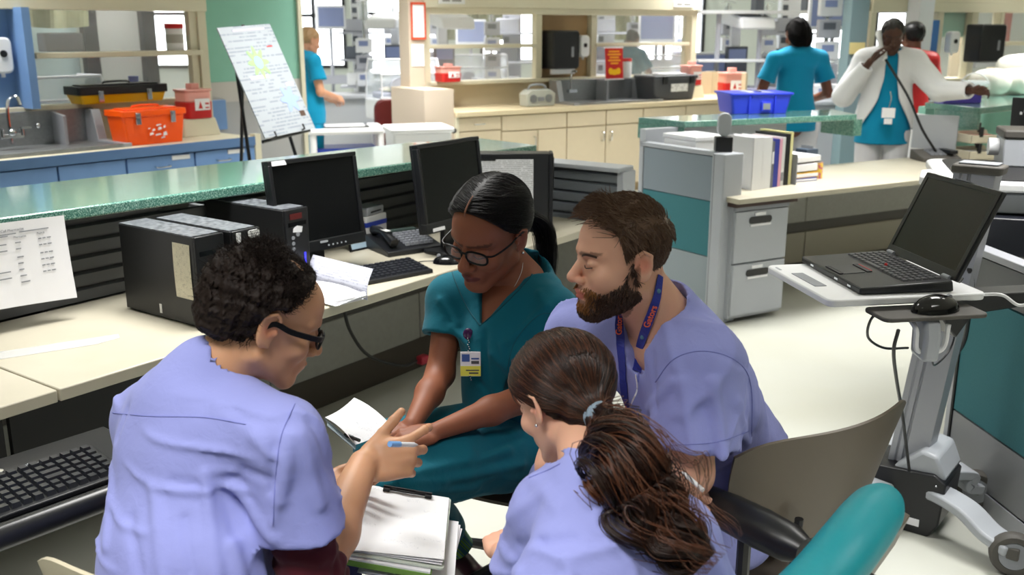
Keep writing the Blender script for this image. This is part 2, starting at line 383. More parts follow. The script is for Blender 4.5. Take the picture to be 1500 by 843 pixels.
# green wall end with pale band and blue side panel
gx = struct('wall_green', cat(box(1.79, 2.66, .66, .72, 1.25, 2.75)), M_greenw, loc=Bf(0, 0, 0), rz=Brz)
mkobj('pale_band', cat(box(1.79, 2.66, .655, .72, 1.10, 1.25)), mat('stone band', '#bdb9b3', .7), gx)
mkobj('lower_wall', cat(box(1.79, 2.66, .66, .72, 0, 1.10)), mat('grey wall lower', '#a6a6a6', .7), gx)
mkobj('cream_corner', box(2.66, 2.70, .64, .90, 0, 2.75), M_cream, gx)
struct('trim_2', cat(box(BL - .045, BL, .0, .64, 0, .9), box(BL - .045, BL + .2, .62, .66, .9, 1.12)), M_blue, bev=.004, loc=Bf(0, 0, 0), rz=Brz)
struct('trim_3', box(BL, BL + .05, -.01, .05, 0, .92), M_cream, loc=Bf(0, 0, 0), rz=Brz)
# piers and daylight strips seen through the left panes
struct('trim_4', box(1.9, 2.36, 2.5, 2.6, 0, 2.75), mat('pier grey', '#9b9c98', .8), loc=Bf(0, 0, 0), rz=Brz)
for i, (x0, x1) in enumerate(((1.78, 1.9), (2.32, 2.44))): struct('trim_%d' % (5 + i), box(x0, x1, 2.42, 2.5, 0, 2.75), M_mull, loc=Bf(0, 0, 0), rz=Brz)
struct('trim_7', box(-3, 1.78, 2.55, 2.6, 0, 2.75), mat('pale aqua wall', '#a9bbbb', .8), loc=Bf(0, 0, 0), rz=Brz)
struct('trim_8', box(2.62, 3.0, 2.0, 2.1, 0, 2.75), mat('steel blue pier', '#4e6878', .8), loc=Bf(0, 0, 0), rz=Brz)
# ------------------------------------------------------------ things on the blue counter
def soap_dispenser(loc, rz, label, s=1):
    t = thing('soap_dispenser', label, 'dispenser', loc, rz)
    mkobj('shell', xf(prism(rrect(-.06, .06, -.11, .11, .04), 0, .09, 'y'), (0, -.09, 0)), M_white, t, bev=.012)
    mkobj('push_window', xf(lathe([(.022, 0), (.022, .006)], 16), (0, -.092, .01), rx=PI / 2), M_black, t)
    mkobj('nozzle', cyl(.012, -.135, -.10, 10, 0, -.05), M_white, t)
    return t
soap_dispenser(Bf(.33, .655, 1.48), Brz, 'white wall soap dispenser on the blue panel at far left')
def toolbox(t, w, d, h, body, lid, lh=.05):
    mkobj('body', prism(rrect(-w / 2 + .02, w / 2 - .02, -d / 2 + .015, d / 2 - .015, .015), 0, h - lh, 'z', rrect(-w / 2, w / 2, -d / 2, d / 2, .018)), body, t, bev=.004)
    l = mkobj('lid', cat(prism(rrect(-w / 2 - .012, w / 2 + .012, -d / 2 - .012, d / 2 + .012, .02), h - lh, h - .01, 'z'), prism(rrect(-w / 2 + .03, w / 2 - .03, -d / 2 + .03, d / 2 - .03, .02), h - .01, h, 'z')), lid, t, bev=.006)
    for s_ in (-1, 1):
        mkobj('latch', cat(cb(s_ * w * .28, -d / 2 - .014, h - lh - .012, .035, .012, .075), cb(s_ * w * .28, -d / 2 - .02, h - lh + .01, .02, .012, .03)), M_chrome, t, bev=.002)
    mkobj('carry_handle', tube([(-.09, 0, h - .012), (-.08, 0, h + .012), (.08, 0, h + .012), (.09, 0, h - .012)], .007), lid, t)
    return t
t = toolbox(Bthing('toolbox', 'bright orange plastic toolbox with two chrome latches and white marks', 'toolbox', 1.04, .20, .905), .44, .22, .235, M_orange, M_orange)
mk = [prism([(x, z), (x + w, z + .006), (x + w * .8, z + h), (x + .004, z + h * .8)], -.119, -.1165, 'y') for x, z, w, h in [(-.05, .06, .03, .02), (-.01, .055, .045, .014), (.045, .05, .03, .03), (-.03, .085, .022, .018), (.01, .09, .03, .022), (.05, .1, .018, .02), (-.06, .1, .02, .01), (.0, .118, .04, .012), (.03, .035, .03, .012)]]
mkobj('painted_mark', cat(*mk), M_paperw, t)
t = toolbox(Bthing('toolbox', 'black lidded yellow toolbox behind the orange one', 'toolbox', 1.05, .57, 1.156), .62, .20, .125, M_yellow, M_black, .065)
def sharps(t, r, h, liq=M_red):
    mkobj('bin', prism(rrect(-r * 1.2, r * 1.2, -r, r, .03), 0, h * .5, 'z', rrect(-r * 1.25, r * 1.25, -r * 1.05, r * 1.05, .03)), liq, t, bev=.004)
    mkobj('clear_top', prism(rrect(-r * 1.2, r * 1.2, -r, r, .03), h * .5, h * .82, 'z'), M_pink, t, bev=.006)
    mkobj('funnel_lid', cat(prism(rrect(-r * 1.3, r * 1.3, -r * 1.1, r * 1.1, .03), h * .82, h * .88, 'z'), prism(rrect(-r * .4, r * .4, -r * .5, r * .4, .01), h * .88, h * 1.05, 'z')), M_pink, t, bev=.004)
    mkobj('warning_label', box(-r * .5, r * .9, -r * 1.08, -r * 1.055, h * .25, h * .6), M_paperw, t)
    mkobj('warning_emblem', cat(prism([(-r * .2, h * .3), (r * .2, h * .3), (0, h * .52)], -r * 1.095, -r * 1.08, 'y'), box(r * .45, r * .8, -r * 1.095, -r * 1.08, h * .3, h * .34), box(r * .45, r * .8, -r * 1.095, -r * 1.08, h * .42, h * .47)), M_red, t)
    return t
t = single('pedestal', prism(rrect(-.15, .15, -.10, .10, .02), 0, .12, 'z', rrect(-.125, .125, -.08, .08, .02)), M_cream, 'cream plastic pedestal under the red sharps container', 'pedestal', Bf(1.52, .40, .905), Brz, bev=.006)
sharps(Bthing('sharps_container', 'red and pink sharps container on cream pedestal beside orange toolbox', 'sharps container', 1.52, .40, 1.026), .085, .23)
t = Bthing('specimen_jar', 'white jar with red screw lid on the cream window shelf', 'jar', 1.56, .64, 1.491)
mkobj('jar_body', cyl(.062, 0, .15, 24), M_white2, t, smooth=True); mkobj('screw_lid', cyl(.066, .15, .185, 24), M_red, t, smooth=True); mkobj('label_band', cyl(.063, .05, .11, 24), mat('grey label', '#a9a79f', .6), t, smooth=True)
# ------------------------------------------------------------ easel with poster
e0, e1, e2, e3 = K(321, 41, 5.95), K(398, 35, 6.3), K(457, 186, 6.15), K(388, 203, 5.8)
pw = (e1 - e0).length; ph = (e3 - e0).length
ax = (e1 - e0).normalized(); az = (e0 - e3).normalized(); az = (az - ax * az.dot(ax)).normalized(); ay = az.cross(ax)
t = thing('easel', 'black metal tripod easel holding the tilted poster', 'easel', (0, 0, 0))
mid = (e2 + e3) / 2; top = (e0 + e1) / 2
bk = Vector((ay.x, ay.y, 0)).normalized()
f0 = Vector((e3.x - .03, e3.y, 0)); f1 = Vector((e2.x + .10, e2.y + .05, 0)); f2 = Vector((mid.x, mid.y, 0)) + bk * .55
tp = top + ay * .03
for q, tt in ((f0, top + ax * -.1 + ay * .03), (f1, top + ax * .1 + ay * .03), (f2, tp + Vector((0, 0, .02)))):
    mkobj('leg', tube([q, tt], .011, smooth=False), M_black, t, smooth=True)
mkobj('ledge_bar', tube([e3 + ay * .03 - az * .01, e2 + ay * .03 - az * .01], .010, smooth=False), M_black, t)
for q in (e3 + ax * .06, e2 - ax * .1): mkobj('peg', tube([q + ay * .03 - az * .01, q - ay * .035 - az * .01, q - ay * .035 + az * .02], .006, smooth=False), M_black, t)
t = thing('poster_board', 'white research poster with green and blue blobs standing on the easel', 'poster')
t.matrix_world = Matrix(((ax.x, ay.x, az.x, e3.x), (ax.y, ay.y, az.y, e3.y), (ax.z, ay.z, az.z, e3.z), (0, 0, 0, 1)))
mkobj('board', box(0, pw, -.004, .004, 0, ph), printed('poster print', '#9aa0a6', '#6d7683', .022, .05, .55, 'xz'), t)
def blob(cx, cz, r, n, jag, m, nm='printed_shape', sx=1):
    P = [(cx + sx * r * (1 + jag * math.cos(n * a)) * math.cos(a), cz + r * 1.3 * (1 + jag * math.cos(n * a)) * math.sin(a)) for a in np.linspace(0, 2 * PI, 48, endpoint=False)]
    mkobj(nm, prism(P, -.0055, -.0041, 'y'), m, t)
blob(pw * .47, ph * .66, .062, 8, .35, mat('print green', '#93c67c', .6)); 
t2 = t; mkobj('printed_shape', prism([(pw * .47 + .03 * math.cos(a), ph * .66 + .04 * math.sin(a)) for a in np.linspace(0, 2 * PI, 20, endpoint=False)], -.0065, -.0056, 'y'), mat('print lightblue', '#8fb6d8', .6), t)
blob(pw * .76, ph * .30, .055, 6, .3, mat('print blue', '#8fa3d6', .6), sx=1.1)
for q_ in ((.2, .55, .515, .545), (.25, .85, .955, .968), (.8, .95, .42, .45)): mkobj('printed_band', box(pw * q_[0], pw * q_[1], -.0052, -.0041, ph * q_[2], ph * q_[3]), mat('print lilac', '#cdbfd6', .6), t)
mkobj('printed_photo', box(pw * .83, pw * .93, -.0055, -.0041, ph * .13, ph * .18), mat('print brown', '#4a3428', .6), t)
mkobj('printed_mark', box(pw * .75, pw * .86, -.0055, -.0041, ph * .79, ph * .80), M_red, t)
# ------------------------------------------------------------ white tube table, blue bin below, hamper, maroon chair, beyond the ledge
tz = .74; c0 = W(505, 186, tz)
t = thing('utility_table', 'white plastic pipe table holding a clipboard beyond the green ledge', 'table', (c0.x, c0.y, 0), .25)
mkobj('table_top', cat(box(-.32, .32, -.22, .22, tz - .025, tz), tube([(-.33, -.23, tz - .02), (.33, -.23, tz - .02)], .03), tube([(-.33, .23, tz - .02), (.33, .23, tz - .02)], .03), tube([(-.33, -.23, tz - .02), (-.33, .23, tz - .02)], .03), tube([(.33, -.23, tz - .02), (.33, .23, tz - .02)], .03)), M_white, t)
for x in (-.31, .31):
    for y in (-.21, .21): mkobj('leg', cyl(.032, 0, tz - .03, 14, x, y), M_white, t, smooth=True)
mkobj('lower_rail', cat(tube([(-.31, .21, .2), (.31, .21, .2)], .025), tube([(-.31, -.21, .2), (.31, -.21, .2)], .025)), M_white, t)
single('storage_bin', cat(prism(rrect(-.27, .27, -.17, .17, .03), .03, .36, 'z', rrect(-.28, .28, -.18, .18, .03)), *[box(x - .01, x + .01, -.19, -.17, .05, .35) for x in (-.15, 0, .15)]), M_navy, 'dark blue plastic bin standing on the shelf of the white pipe table', 'bin', (c0.x, c0.y, .20), .25, bev=.006)
t = thing('clipboard', 'dark clipboard with white sheet lying on the white pipe table', 'clipboard', (c0.x + .02, c0.y, tz), .25)
mkobj('board', box(-.22, .2, -.13, .13, .006, .012), M_black, t); mkobj('sheet', box(-.21, .16, -.12, .12, .0125, .016), M_paperw, t); mkobj('clip', cb(.17, .0, .022, .03, .1, .018), M_chrome, t)
c1 = W(612, 188, .82)
t = thing('linen_hamper', 'white lidded hamper box beside the beige cabinet unit', 'hamper', (c1.x, c1.y, 0), .3)
mkobj('box_body', prism(rrect(-.22, .22, -.18, .18, .03), 0, .80, 'z', rrect(-.25, .25, -.21, .21, .03)), M_white, t, bev=.01)
mkobj('lid', prism(rrect(-.27, .27, -.23, .23, .03), .80, .84, 'z'), M_white, t, bev=.012); mkobj('hinge_knob', ball((.29, -.1, .80), .024), M_black, t)
c2 = K(592, 190, 9.9)
t = thing('vinyl_chair', 'maroon vinyl chair partly hidden behind the white hamper', 'chair', (c2.x, c2.y, 0), .4)
mkobj('backrest', prism(rrect(-.24, .24, .5, .95, .1), .2, .26, 'y'), M_maroon, t, bev=.02); mkobj('seat', prism(rrect(-.25, .25, -.25, .25, .05), .42, .5), M_maroon, t, bev=.02)
for x in (-.22, .22):
    for y in (-.2, .22): mkobj('leg', cyl(.015, 0, .42, 8, x, y), M_chrome, t)
# ------------------------------------------------------------ computers on the left desk
def tower(a, n, label, w=.105, d=.40, h=.29, extra=None, rz=0):
    t = Lthing('computer_tower', label, 'computer', a, n, .74, rz, group=None)
    mkobj('case', box(0, w, .012, d, .006, h), M_bmetal, t, bev=.003)
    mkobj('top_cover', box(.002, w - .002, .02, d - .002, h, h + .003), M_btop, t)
    mkobj('front_bezel', box(-.001, w + .001, 0, .012, .004, h + .002), M_black, t, bev=.003)
    mkobj('drive_slot', box(.012, w - .012, -.002, 0, h - .06, h - .045), M_black2, t)
    mkobj('power_button', cyl(.008, 0, .003, 12), M_grey, t).matrix_local = Matrix.Translation((w * .5, 0, h - .09)) @ Matrix.Rotation(PI / 2, 4, 'X')
    mkobj('foot', box(.01, w - .01, .03, d - .03, 0, .006), M_rubber, t)
    return t
t = tower(.70, .13, 'black computer tower nearest the camera with taped cream note on its side')
n1 = mkobj('taped_note', sheet(lambda u, v: (-.0012 - .002 * math.sin(3 * v), .03 + .085 * u, .09 + .175 * v), 3, 6), printed('handwritten note', '#dcd6c2', '#554f46', .014, .01, .6, 'zy', hand=True), t)
mkobj('sticker', box(-.0015, -.0005, .20, .212, .02, .05), M_white2, t)
t = tower(.825, .11, 'middle black computer tower with white asset stickers on its front')
mkobj('sticker', box(.012, .030, -.002, -.0005, .245, .285), M_paperw, t)
mkobj('asset_label', prism(rrect(.058, .103, .262, .286, .008), -.003, -.0008, 'y'), printed('asset print', '#e6e6e6', '#222222', .009, .004, .7, 'xz'), t)
t = tower(1.17, .26, 'third black computer tower standing beside the left monitor', d=.44)
mkobj('red_badge', box(.02, .075, -.0025, -.0005, .255, .275), mat('dark red badge', '#5e1416', .4), t)
mkobj('torn_sticker', prism([(.03, .21), (.07, .205), (.075, .225), (.05, .232), (.033, .222)], -.003, -.0006, 'y'), M_paperw, t)
mkobj('port_row', cat(*[prism([(.03 + .007 * math.cos(x), z0 + .007 * math.sin(x)) for x in np.linspace(0, 2 * PI, 10, endpoint=False)], -.003, -.0006, 'y') for z0 in (.15, .17, .19)]), M_grey, t)
mkobj('indicator_light', box(.078, .084, -.003, -.0006, .08, .13), mat('blue led', '#3a3af0', .3, emit=1.2), t)
def monitor(a, n, label, rz, tilt=-.12, w=.375, h=.325, stand=.10):
    t = Lthing('computer_monitor', label, 'monitor', a, n, .74, rz)
    mkobj('foot_plate', prism(rrect(-.12, .12, -.09, .1, .05), 0, .016), M_black, t, bev=.004)
    mkobj('stand_neck', cat(box(-.035, .035, .03, .055, .012, stand + .12)), M_black, t, bev=.004)
    R = Matrix.Translation((0, .012, stand)) @ Matrix.Rotation(tilt, 4, 'X')
    parts = [('bezel', cat(box(-w / 2, w / 2, -.03, .0, 0, .042), box(-w / 2, w / 2, -.03, 0, h - .016, h), box(-w / 2, -w / 2 + .016, -.03, 0, .042, h - .016), box(w / 2 - .016, w / 2, -.03, 0, .042, h - .016), box(-w / 2, w / 2, 0, .012, 0, h)), M_black, .003),
             ('screen', box(-w / 2 + .016, w / 2 - .016, -.024, -.001, .042, h - .016), M_screen, 0),
             ('rear_housing', prism(rrect(-w * .36, w * .36, .04, h - .05, .03), .012, .05, 'y', rrect(-w * .28, w * .28, .08, h - .09, .03)), M_black, .004),
             ('button_row', cat(*[prism([(x + .0035 * math.cos(q), .016 + .0035 * math.sin(q)) for q in np.linspace(0, 2 * PI, 10, endpoint=False)], -.0315, -.0299, 'y') for x in (.02, .04, .06, .08, .1)]), M_lgrey, 0),
             ('emblem', prism(rrect(-.018, .018, .028, .036, .004), -.0312, -.0299, 'y'), M_lgrey, 0)]
    for nm, m, mt, bv in parts: mkobj(nm, m, mt, t, bev=bv).matrix_local = R
    return t, R
t, R = monitor(1.40, .33, 'left black flat monitor with a torn white sticker on its top corner', -.10, w=.40, h=.35)
mkobj('torn_sticker', prism([(-.185, .331), (-.122, .331), (-.125, .340), (-.13, .3485), (-.185, .3485)], -.0315, -.0301, 'y'), M_paperw, t).matrix_local = R
t, R = monitor(2.03, .20, 'right black flat monitor behind the woman in teal, label at its lower corner', .02, w=.41, h=.36, stand=.10)
mkobj('label_strip', box(-.165, -.09, -.0315, -.0301, .006, .02), M_paperw, t).matrix_local = R
# tower lying towards the wing with a print-out clamped to its side
p = Lf(2.58, .10)
t = thing('computer_tower', 'wide black computer tower with a printed list clipped on its side', 'computer', p, Lrz - .95)
mkobj('case', box(-.42, 0, 0, .11, .006, .36), M_bmetal, t, bev=.004)
mkobj('front_bezel', box(0, .02, -.002, .112, .004, .362), M_black, t, bev=.005)
mkobj('drive_door', box(.02, .024, .02, .09, .20, .34), M_black2, t, bev=.001)
mkobj('spec_sticker', box(-.035, -.012, -.003, -.0005, .04, .07), mat('sticker blue', '#7da6c4', .5), t)
mkobj('printed_list', sheet(lambda u, v: (-.40 + .33 * u, -.004 - .002 * math.sin(5 * u), .08 + .255 * v), 6, 2), printed('list print', '#d9dadd', '#55575c', .0085, .006, .62, 'xz'), t)
mkobj('clip_bar', box(-.38, -.24, -.009, -.004, .330, .340), M_black, t)
mkobj('foot', box(-.35, .01, .01, .1, 0, .006), M_rubber, t)
# keyboards: one case with every key its own part-free mesh
M_key = mat('key black', '#26282e', .28)
def keyboard(t, w=.45, d=.155, cols=18, rows=6, wrist=False, h=.018, kh=.009):
    mkobj('case', prism([(-d / 2, 0), (d / 2, 0), (d / 2, h + .012), (d / 2 - .01, h + .014), (-d / 2, h - .004)], -w / 2, w / 2, 'x'), M_black, t, bev=.003)
    K_ = []
    ux = (w - .03) / cols; uy = (d - .025) / rows; sl = math.atan2(.018, d)
    for r in range(rows):
        c = 0
        while c < cols:
            wd = 1
            if r == 0 and c == 3: wd = 5
            elif c in (12,) and r in (2, 3): wd = 2
            if (cols >= 16 and c in (14,) and False) or (r == 4 and False): c += 1; continue
            x0 = -w / 2 + .015 + c * ux; y0 = -d / 2 + .012 + r * uy; z0 = h - .004 + .018 * (r + .5) / rows
            gap = .010 if c >= 14 else (.004 if c >= 11 else 0)
            if r == rows - 1: y0 += .003
            a0, a1, b0, b1 = x0 + .0012, x0 + ux * wd - .0012, y0 + .0012, y0 + uy - .0012
            if c >= 11 and gap: a0 += .002; a1 += .002
            K_.append(prism([(a0, b0), (a1, b0), (a1, b1), (a0, b1)], z0 - .004, z0 + kh, 'z', [(a0 + .003, b0 + .003), (a1 - .003, b0 + .003), (a1 - .003, b1 - .0015), (a0 + .003, b1 - .0015)]))
            c += wd
    mkobj('keys', cat(*K_), M_key, t)
    return t
t = keyboard(Lthing('keyboard', 'black keyboard on the desk in front of the left monitor', 'keyboard', 1.48, .155, .741, -.25))
# keyboard tray at the lower left with its own larger keyboard
tc_ = W(40, 725, .66)
tr = thing('keyboard_tray', 'black padded keyboard tray below the near desk at left', 'tray', (tc_.x, tc_.y, .66), Lrz - .08)
mkobj('tray_board', box(-.42, .30, -.12, .24, -.02, 0), M_black, tr, bev=.004)
mkobj('wrist_rest', tube([(-.43, -.135, -.004), (-.2, -.14, -.004), (.1, -.14, -.004), (.31, -.135, -.004)], .027, 16), mat('black vinyl', '#15161a', .3), tr, smooth=True)
mkobj('swing_arm', cat(box(-.1, .0, 0.0, .5, -.05, -.02), box(-.1, 0, .45, .5, -.05, .045)), M_rubber, tr)
t = thing('keyboard', 'large black curved keyboard with volume dial lying on the padded tray', 'keyboard', (tc_ + Vector((LA.x * -.04, LA.y * -.04, 0))).to_tuple()[:2] + (.661,), Lrz - .08)
keyboard(t, .46, .17, 18, 6, h=.016, kh=.011)
mkobj('back_hump', prism([(x, .083 + .035 * math.sin(PI * (x + .23) / .46) ** .5 if abs(x) < .2299 else .083) for x in np.linspace(-.23, .23, 24)] + [(.23, .07), (-.23, .07)], .006, .026), M_black, t, bev=.004)
mkobj('volume_dial', cyl(.012, .026, .034, 16, .02, .095), M_chrome, t, smooth=True)
text('DELL', .018, M_lgrey, t, (.09, .093, .0265), (0, 0, 0), 'maker_lettering')
# desk phone
ph = Lthing('desk_phone', 'black desk phone with keypad between the two monitors', 'phone', 1.93, .40, .741, -.35)
mkobj('phone_body', prism([(-.11, 0), (.11, 0), (.11, .06), (-.11, .02)], -.13, .13, 'x'), M_black, ph, bev=.004)
mkobj('handset', cat(tube([(-.09, -.09, .05), (-.095, 0, .085), (-.09, .1, .075)], [.02, .013, .02], 10)), M_black, ph, smooth=True)
mkobj('handset_label', box(-.105, -.085, -.05, .03, .093, .0955), M_white2, ph)
mkobj('phone_keys', cat(*[cb(-.02 + .022 * i, -.07 + .022 * j, .036 + .0045 * j, .016, .014, .014) for i in range(6) for j in range(6)]), M_grey, ph)
mkobj('display', box(-.02, .10, .075, .1, .06, .068), mat('lcd', '#4d5c58', .2), ph)
mo = Lthing('computer_mouse', 'black computer mouse on the desk beside the woman in teal', 'mouse', 1.83, .085, .741, .5)
mkobj('shell', [(x * .032, y * .055, max(0, z) * .034) for x, y, z in ball((0, 0, 0), 1, 10)[0]] and (lambda b: ([(x * .032, y * .055, max(0, z) * .034) for x, y, z in b[0]], b[1]))(ball((0, 0, 0), 1, 10)), M_black2, mo, smooth=True)
mkobj('scroll_wheel', xf(cyl(.008, -.003, .003, 12), (0, .03, .03), ry=PI / 2), M_grey, mo)
mkobj('cable', tube([(0, .05, .008), (.0, .1, .004), (-.06, .15, .004), (-.1, .1, .004), (-.16, .16, .004)], .0022, 6), M_cord, mo, smooth=True)
# tissue / glove boxes behind the phone
t = Lthing('supply_box', 'small white and blue carton behind the desk phone', 'box', 1.92, .60, .741, .1)
mkobj('carton', box(-.07, .07, -.05, .05, 0, .13), M_white2, t, bev=.002); mkobj('blue_band', box(-.071, .071, -.0512, .0512, .085, .105), M_navy, t)
t = Lthing('supply_box', 'flat grey card reader lying on the white and blue carton', 'card reader', 1.92, .60, .872, .2)
mkobj('housing', box(-.065, .065, -.045, .045, 0, .035), M_lgrey, t, bev=.006); mkobj('card_slot', box(-.04, .04, -.047, -.0455, .012, .018), M_black, t)
t = Lthing('picture_card', 'small black framed card leaning in front of the white carton', 'picture', 1.80, .53, .741, -.1)
mkobj('frame', xf(cat(box(-.05, .05, 0, .008, 0, .008), box(-.05, .05, 0, .008, .112, .12), box(-.05, -.042, 0, .008, 0, .12), box(.042, .05, 0, .008, 0, .12)), rx=-.25), M_black, t)
mkobj('card', xf(box(-.043, .043, .002, .006, .007, .113), rx=-.25), mat('pale blue card', '#a9c3d6', .5), t)
# folded papers by the left man
fa_, fb_ = W(450, 418, .745), W(534, 441, .745); fx = (fb_ - fa_).normalized(); fn = Vector((fx.y, -fx.x, 0)); fL = (fb_ - fa_).length
pf = thing('paper_stack', 'stack of white forms inside a standing folded booklet on the desk edge', 'papers', fa_, math.atan2(fx.y, fx.x))
for k in range(6):
    mkobj('sheet_page', sheet(lambda u, v, k=k: (.01 + (fL - .02) * u + .006 * k * (1 - v), -.005 - (.105 - .012 * k) * v, .003 + .0042 * k * (1 - .5 * v) + .012 * math.sin(PI * u) * (1 - v) * k / 5), 6, 6, .0012), printed('form print', '#e9eaf0', '#8b8fa0', .008, .01, .55, 'xy') if k == 5 else M_paperw, pf)
mkobj('blue_sheet', sheet(lambda u, v: (.0 + .07 * u, -.05 - .06 * v, .0015), 2, 2, .001), mat('light blue paper', '#8fc4dc', .6), pf)
mkobj('booklet_cover', sheet(lambda u, v: (-.005 + (fL + .012) * u, .008 + .030 * v - .012 * math.sin(PI * v), .001 + .105 * v), 8, 8, .0015), printed('booklet print', '#c9cbd8', '#8b8fa8', .009, .012, .5, 'xz'), pf)
mkobj('booklet_base', sheet(lambda u, v: (.02 + (fL - .03) * u, .008 - .125 * v, .0012 + .002 * u), 4, 4, .0015), M_paperw, pf)
mkobj('rolled_edge', tube([(fL - .035, -.10, .012), (fL - .015, -.04, .016), (fL - .004, .006, .02)], [.009, .012, .010], 10), M_paperw, pf, smooth=True)
# notice hanging from the ledge edge
q0, q1 = Lf(-.20, .665, 1.05), Lf(.55, .595, 1.05)
nd = (q1 - q0).normalized(); nn = Vector((nd.y, -nd.x, 0))
t = thing('phone_list', 'white printed telephone list hanging from the green ledge at left', 'notice', (q0.x, q0.y, 0), math.atan2(nd.y, nd.x))
wN = (q1 - q0).length
mkobj('sheet', sheet(lambda u, v: (wN * u, -.012 - .03 * (1 - v) ** 1.5 - .012 * math.sin(6 * u) * (1 - v), .84 - .03 * u + (.245 + .02 * u) * v), 12, 8, .001), M_paperw, t)
def row(x, z, s_, sz=.011, al='LEFT'):
    u = x / wN; v = (z - .84 + .03 * u) / (.245 + .02 * u); y = -.0145 - .03 * max(0, 1 - v) ** 1.5 - .012 * math.sin(6 * u) * (1 - v)
    text(s_, sz, mat('toner grey', '#70737c', .6), t, (x, y, z), (PI / 2 - .05, 0, 0), 'print', align=al, ext=.0002)
row(.625, 1.052, 'On Call Pharmacist', .011, 'RIGHT')
row(.592, 1.029, 'Pharmacist', .0085); row(.662, 1.031, 'Pager#', .0085)
def pbar(x0, x1, z):
    u = x0 / wN; v = (z - .84 + .03 * u) / (.245 + .02 * u); y = -.0145 - .03 * max(0, 1 - v) ** 1.5 - .012 * math.sin(6 * u) * (1 - v)
    return box(x0, x1, y - .0004, y, z - .0018, z + .0018)
rnd = random.Random(4); pb = [pbar(.45, .60, 1.041), pbar(.61, .70, 1.043), pbar(.45, .575, 1.036)]
for i in range(7):
    z = 1.012 - .0195 * i - (.006 if i > 1 else 0); pb.append(pbar(.594, .594 + rnd.uniform(.014, .028), z))
    if i < 6: pb += [pbar(.664, .674, z + .002), pbar(.677, .687, z + .002), pbar(.690, .703, z + .002)]
    if i in (0, 1, 4, 5): pb.append(pbar(.52, .568, z - .001))
mkobj('printed_rows', cat(*pb), mat('toner pale', '#8f9299', .6), t)
t = Lthing('tape_strip', 'long strip of clear plastic tape stuck on the near desk top', 'tape', 0, 0, .7405)
mkobj('film', prism([(.0, .46), (.18, .36), (.42, .262), (.50, .262), (.52, .30), (.24, .415), (.04, .51)], 0, .0012), mat('tape film', '#e4e6e8', .15, alpha=.35), t)
# cords under the desk
def cord(name, pts, r, m, label): return single(name, tube(pts, r, 8), m, label, 'cord', smooth=True)
cord('hanging_cable', [Lf(1.42, .25, .70), Lf(1.47, .3, .6), Lf(1.6, .4, .45), Lf(1.75, .45, .3), Lf(1.95, .45, .2), Lf(2.1, .5, .17)], .007, M_cord, 'thick black cord sagging from desk underside toward the red plug')
cord('hanging_cable', [Lf(1.28, .45, .70), Lf(1.22, .45, .62), Lf(1.10, .5, .5), Lf(1.0, .6, .4), Lf(.95, .7, .2)], .006, M_cord, 'black cord curving down behind the glasses of the left man')
cord('network_cable', [Lf(1.14, .5, .70), Lf(1.16, .5, .5), Lf(1.17, .48, .3), Lf(1.23, .42, .15), Lf(1.4, .4, .02)], .005, mat('yellow cable', '#b9bd2a', .45), 'yellow network cable hanging under the desk')
cord('hanging_cable', [Lf(1.12, .47, .70), Lf(1.15, .47, .5), Lf(1.16, .45, .35), Lf(1.22, .5, .15), Lf(1.25, .5, .02)], .006, M_cord, 'black cord hanging beside the yellow network cable')
t = thing('power_plug', 'red power plug lying low by the desk kick panel', 'plug', Lf(2.14, .5, .165), Lrz)
mkobj('plug_body', box(-.02, .03, -.02, .02, -.02, .02), mat('dark pink red', '#b0263c', .4), t, bev=.006); mkobj('prong', cat(box(.03, .05, -.01, -.006, -.005, .005), box(.03, .05, .006, .01, -.005, .005)), M_chrome, t)
# ------------------------------------------------------------ beige unit in the middle distance
Gp0, Gp1 = W(668, 166, .9), W(1050, 146, .9); GA = (Gp1 - Gp0).normalized(); GN = Vector((-GA.y, GA.x, 0)); Grz = math.atan2(GA.y, GA.x)
def Gf(a, n, z): p = Gp0 + GA * a + GN * n; return Vector((p.x, p.y, z))
def Gthing(name, label, c_, a, n, z, rz=0, group=None): return thing(name, label, c_, Gf(a, n, z), Grz + rz, group)
t = Gthing('sink_worktop', 'beige worktop of the middle cabinet run holding sink and grey box', 'counter', 0, 0, 0)
mkobj('worktop', box(0, 3.75, -.01, .66, .86, .905), M_beiget, t, bev=.004)
def gunit(a0, a1, label, doors, drawers, hand):
    t = Gthing('base_cabinet', label, 'cabinet', 0, 0, 0)
    mkobj('body', box(a0, a1, .03, .6, .08, .855), M_dbeige, t); mkobj('plinth', box(a0, a1, .08, .6, 0, .08), M_dbeige, t)
    nd = len(drawers)
    for (x0, x1, z0, z1, h) in drawers:
        o = mkobj('drawer', box(x0 + .006, x1 - .006, .01, .03, z0, z1), M_beige, t, bev=.003)
        if h: mkobj('handle', tube([((x0 + x1) / 2 - .05, .01, (z0 + z1) / 2), ((x0 + x1) / 2 - .045, -.02, (z0 + z1) / 2), ((x0 + x1) / 2 + .045, -.02, (z0 + z1) / 2), ((x0 + x1) / 2 + .05, .01, (z0 + z1) / 2)], .005), M_chrome, o)
    for (x0, x1, hs) in doors:
        o = mkobj('door', box(x0 + .006, x1 - .006, .01, .03, .10, .70), M_beige, t, bev=.003)
        hx = x1 - .05 if hs > 0 else x0 + .05
        if hs: mkobj('handle', tube([(hx, .01, .64), (hx, -.025, .635), (hx, -.025, .56), (hx, .01, .555)], .006), M_chrome, o)
gunit(0, .49, 'beige base cabinet at left end of the run, stack of drawers', [], [(0, .49, .73, .85, 1), (0, .49, .56, .72, 0), (0, .49, .33, .55, 0), (0, .49, .10, .32, 0)], 1)
gunit(.49, 1.24, 'beige base cabinet under the pale radio, drawer above two doors', [(.49, .9, 1), (.9, 1.24, 0)], [(.49, 1.24, .71, .85, 0)], 1)
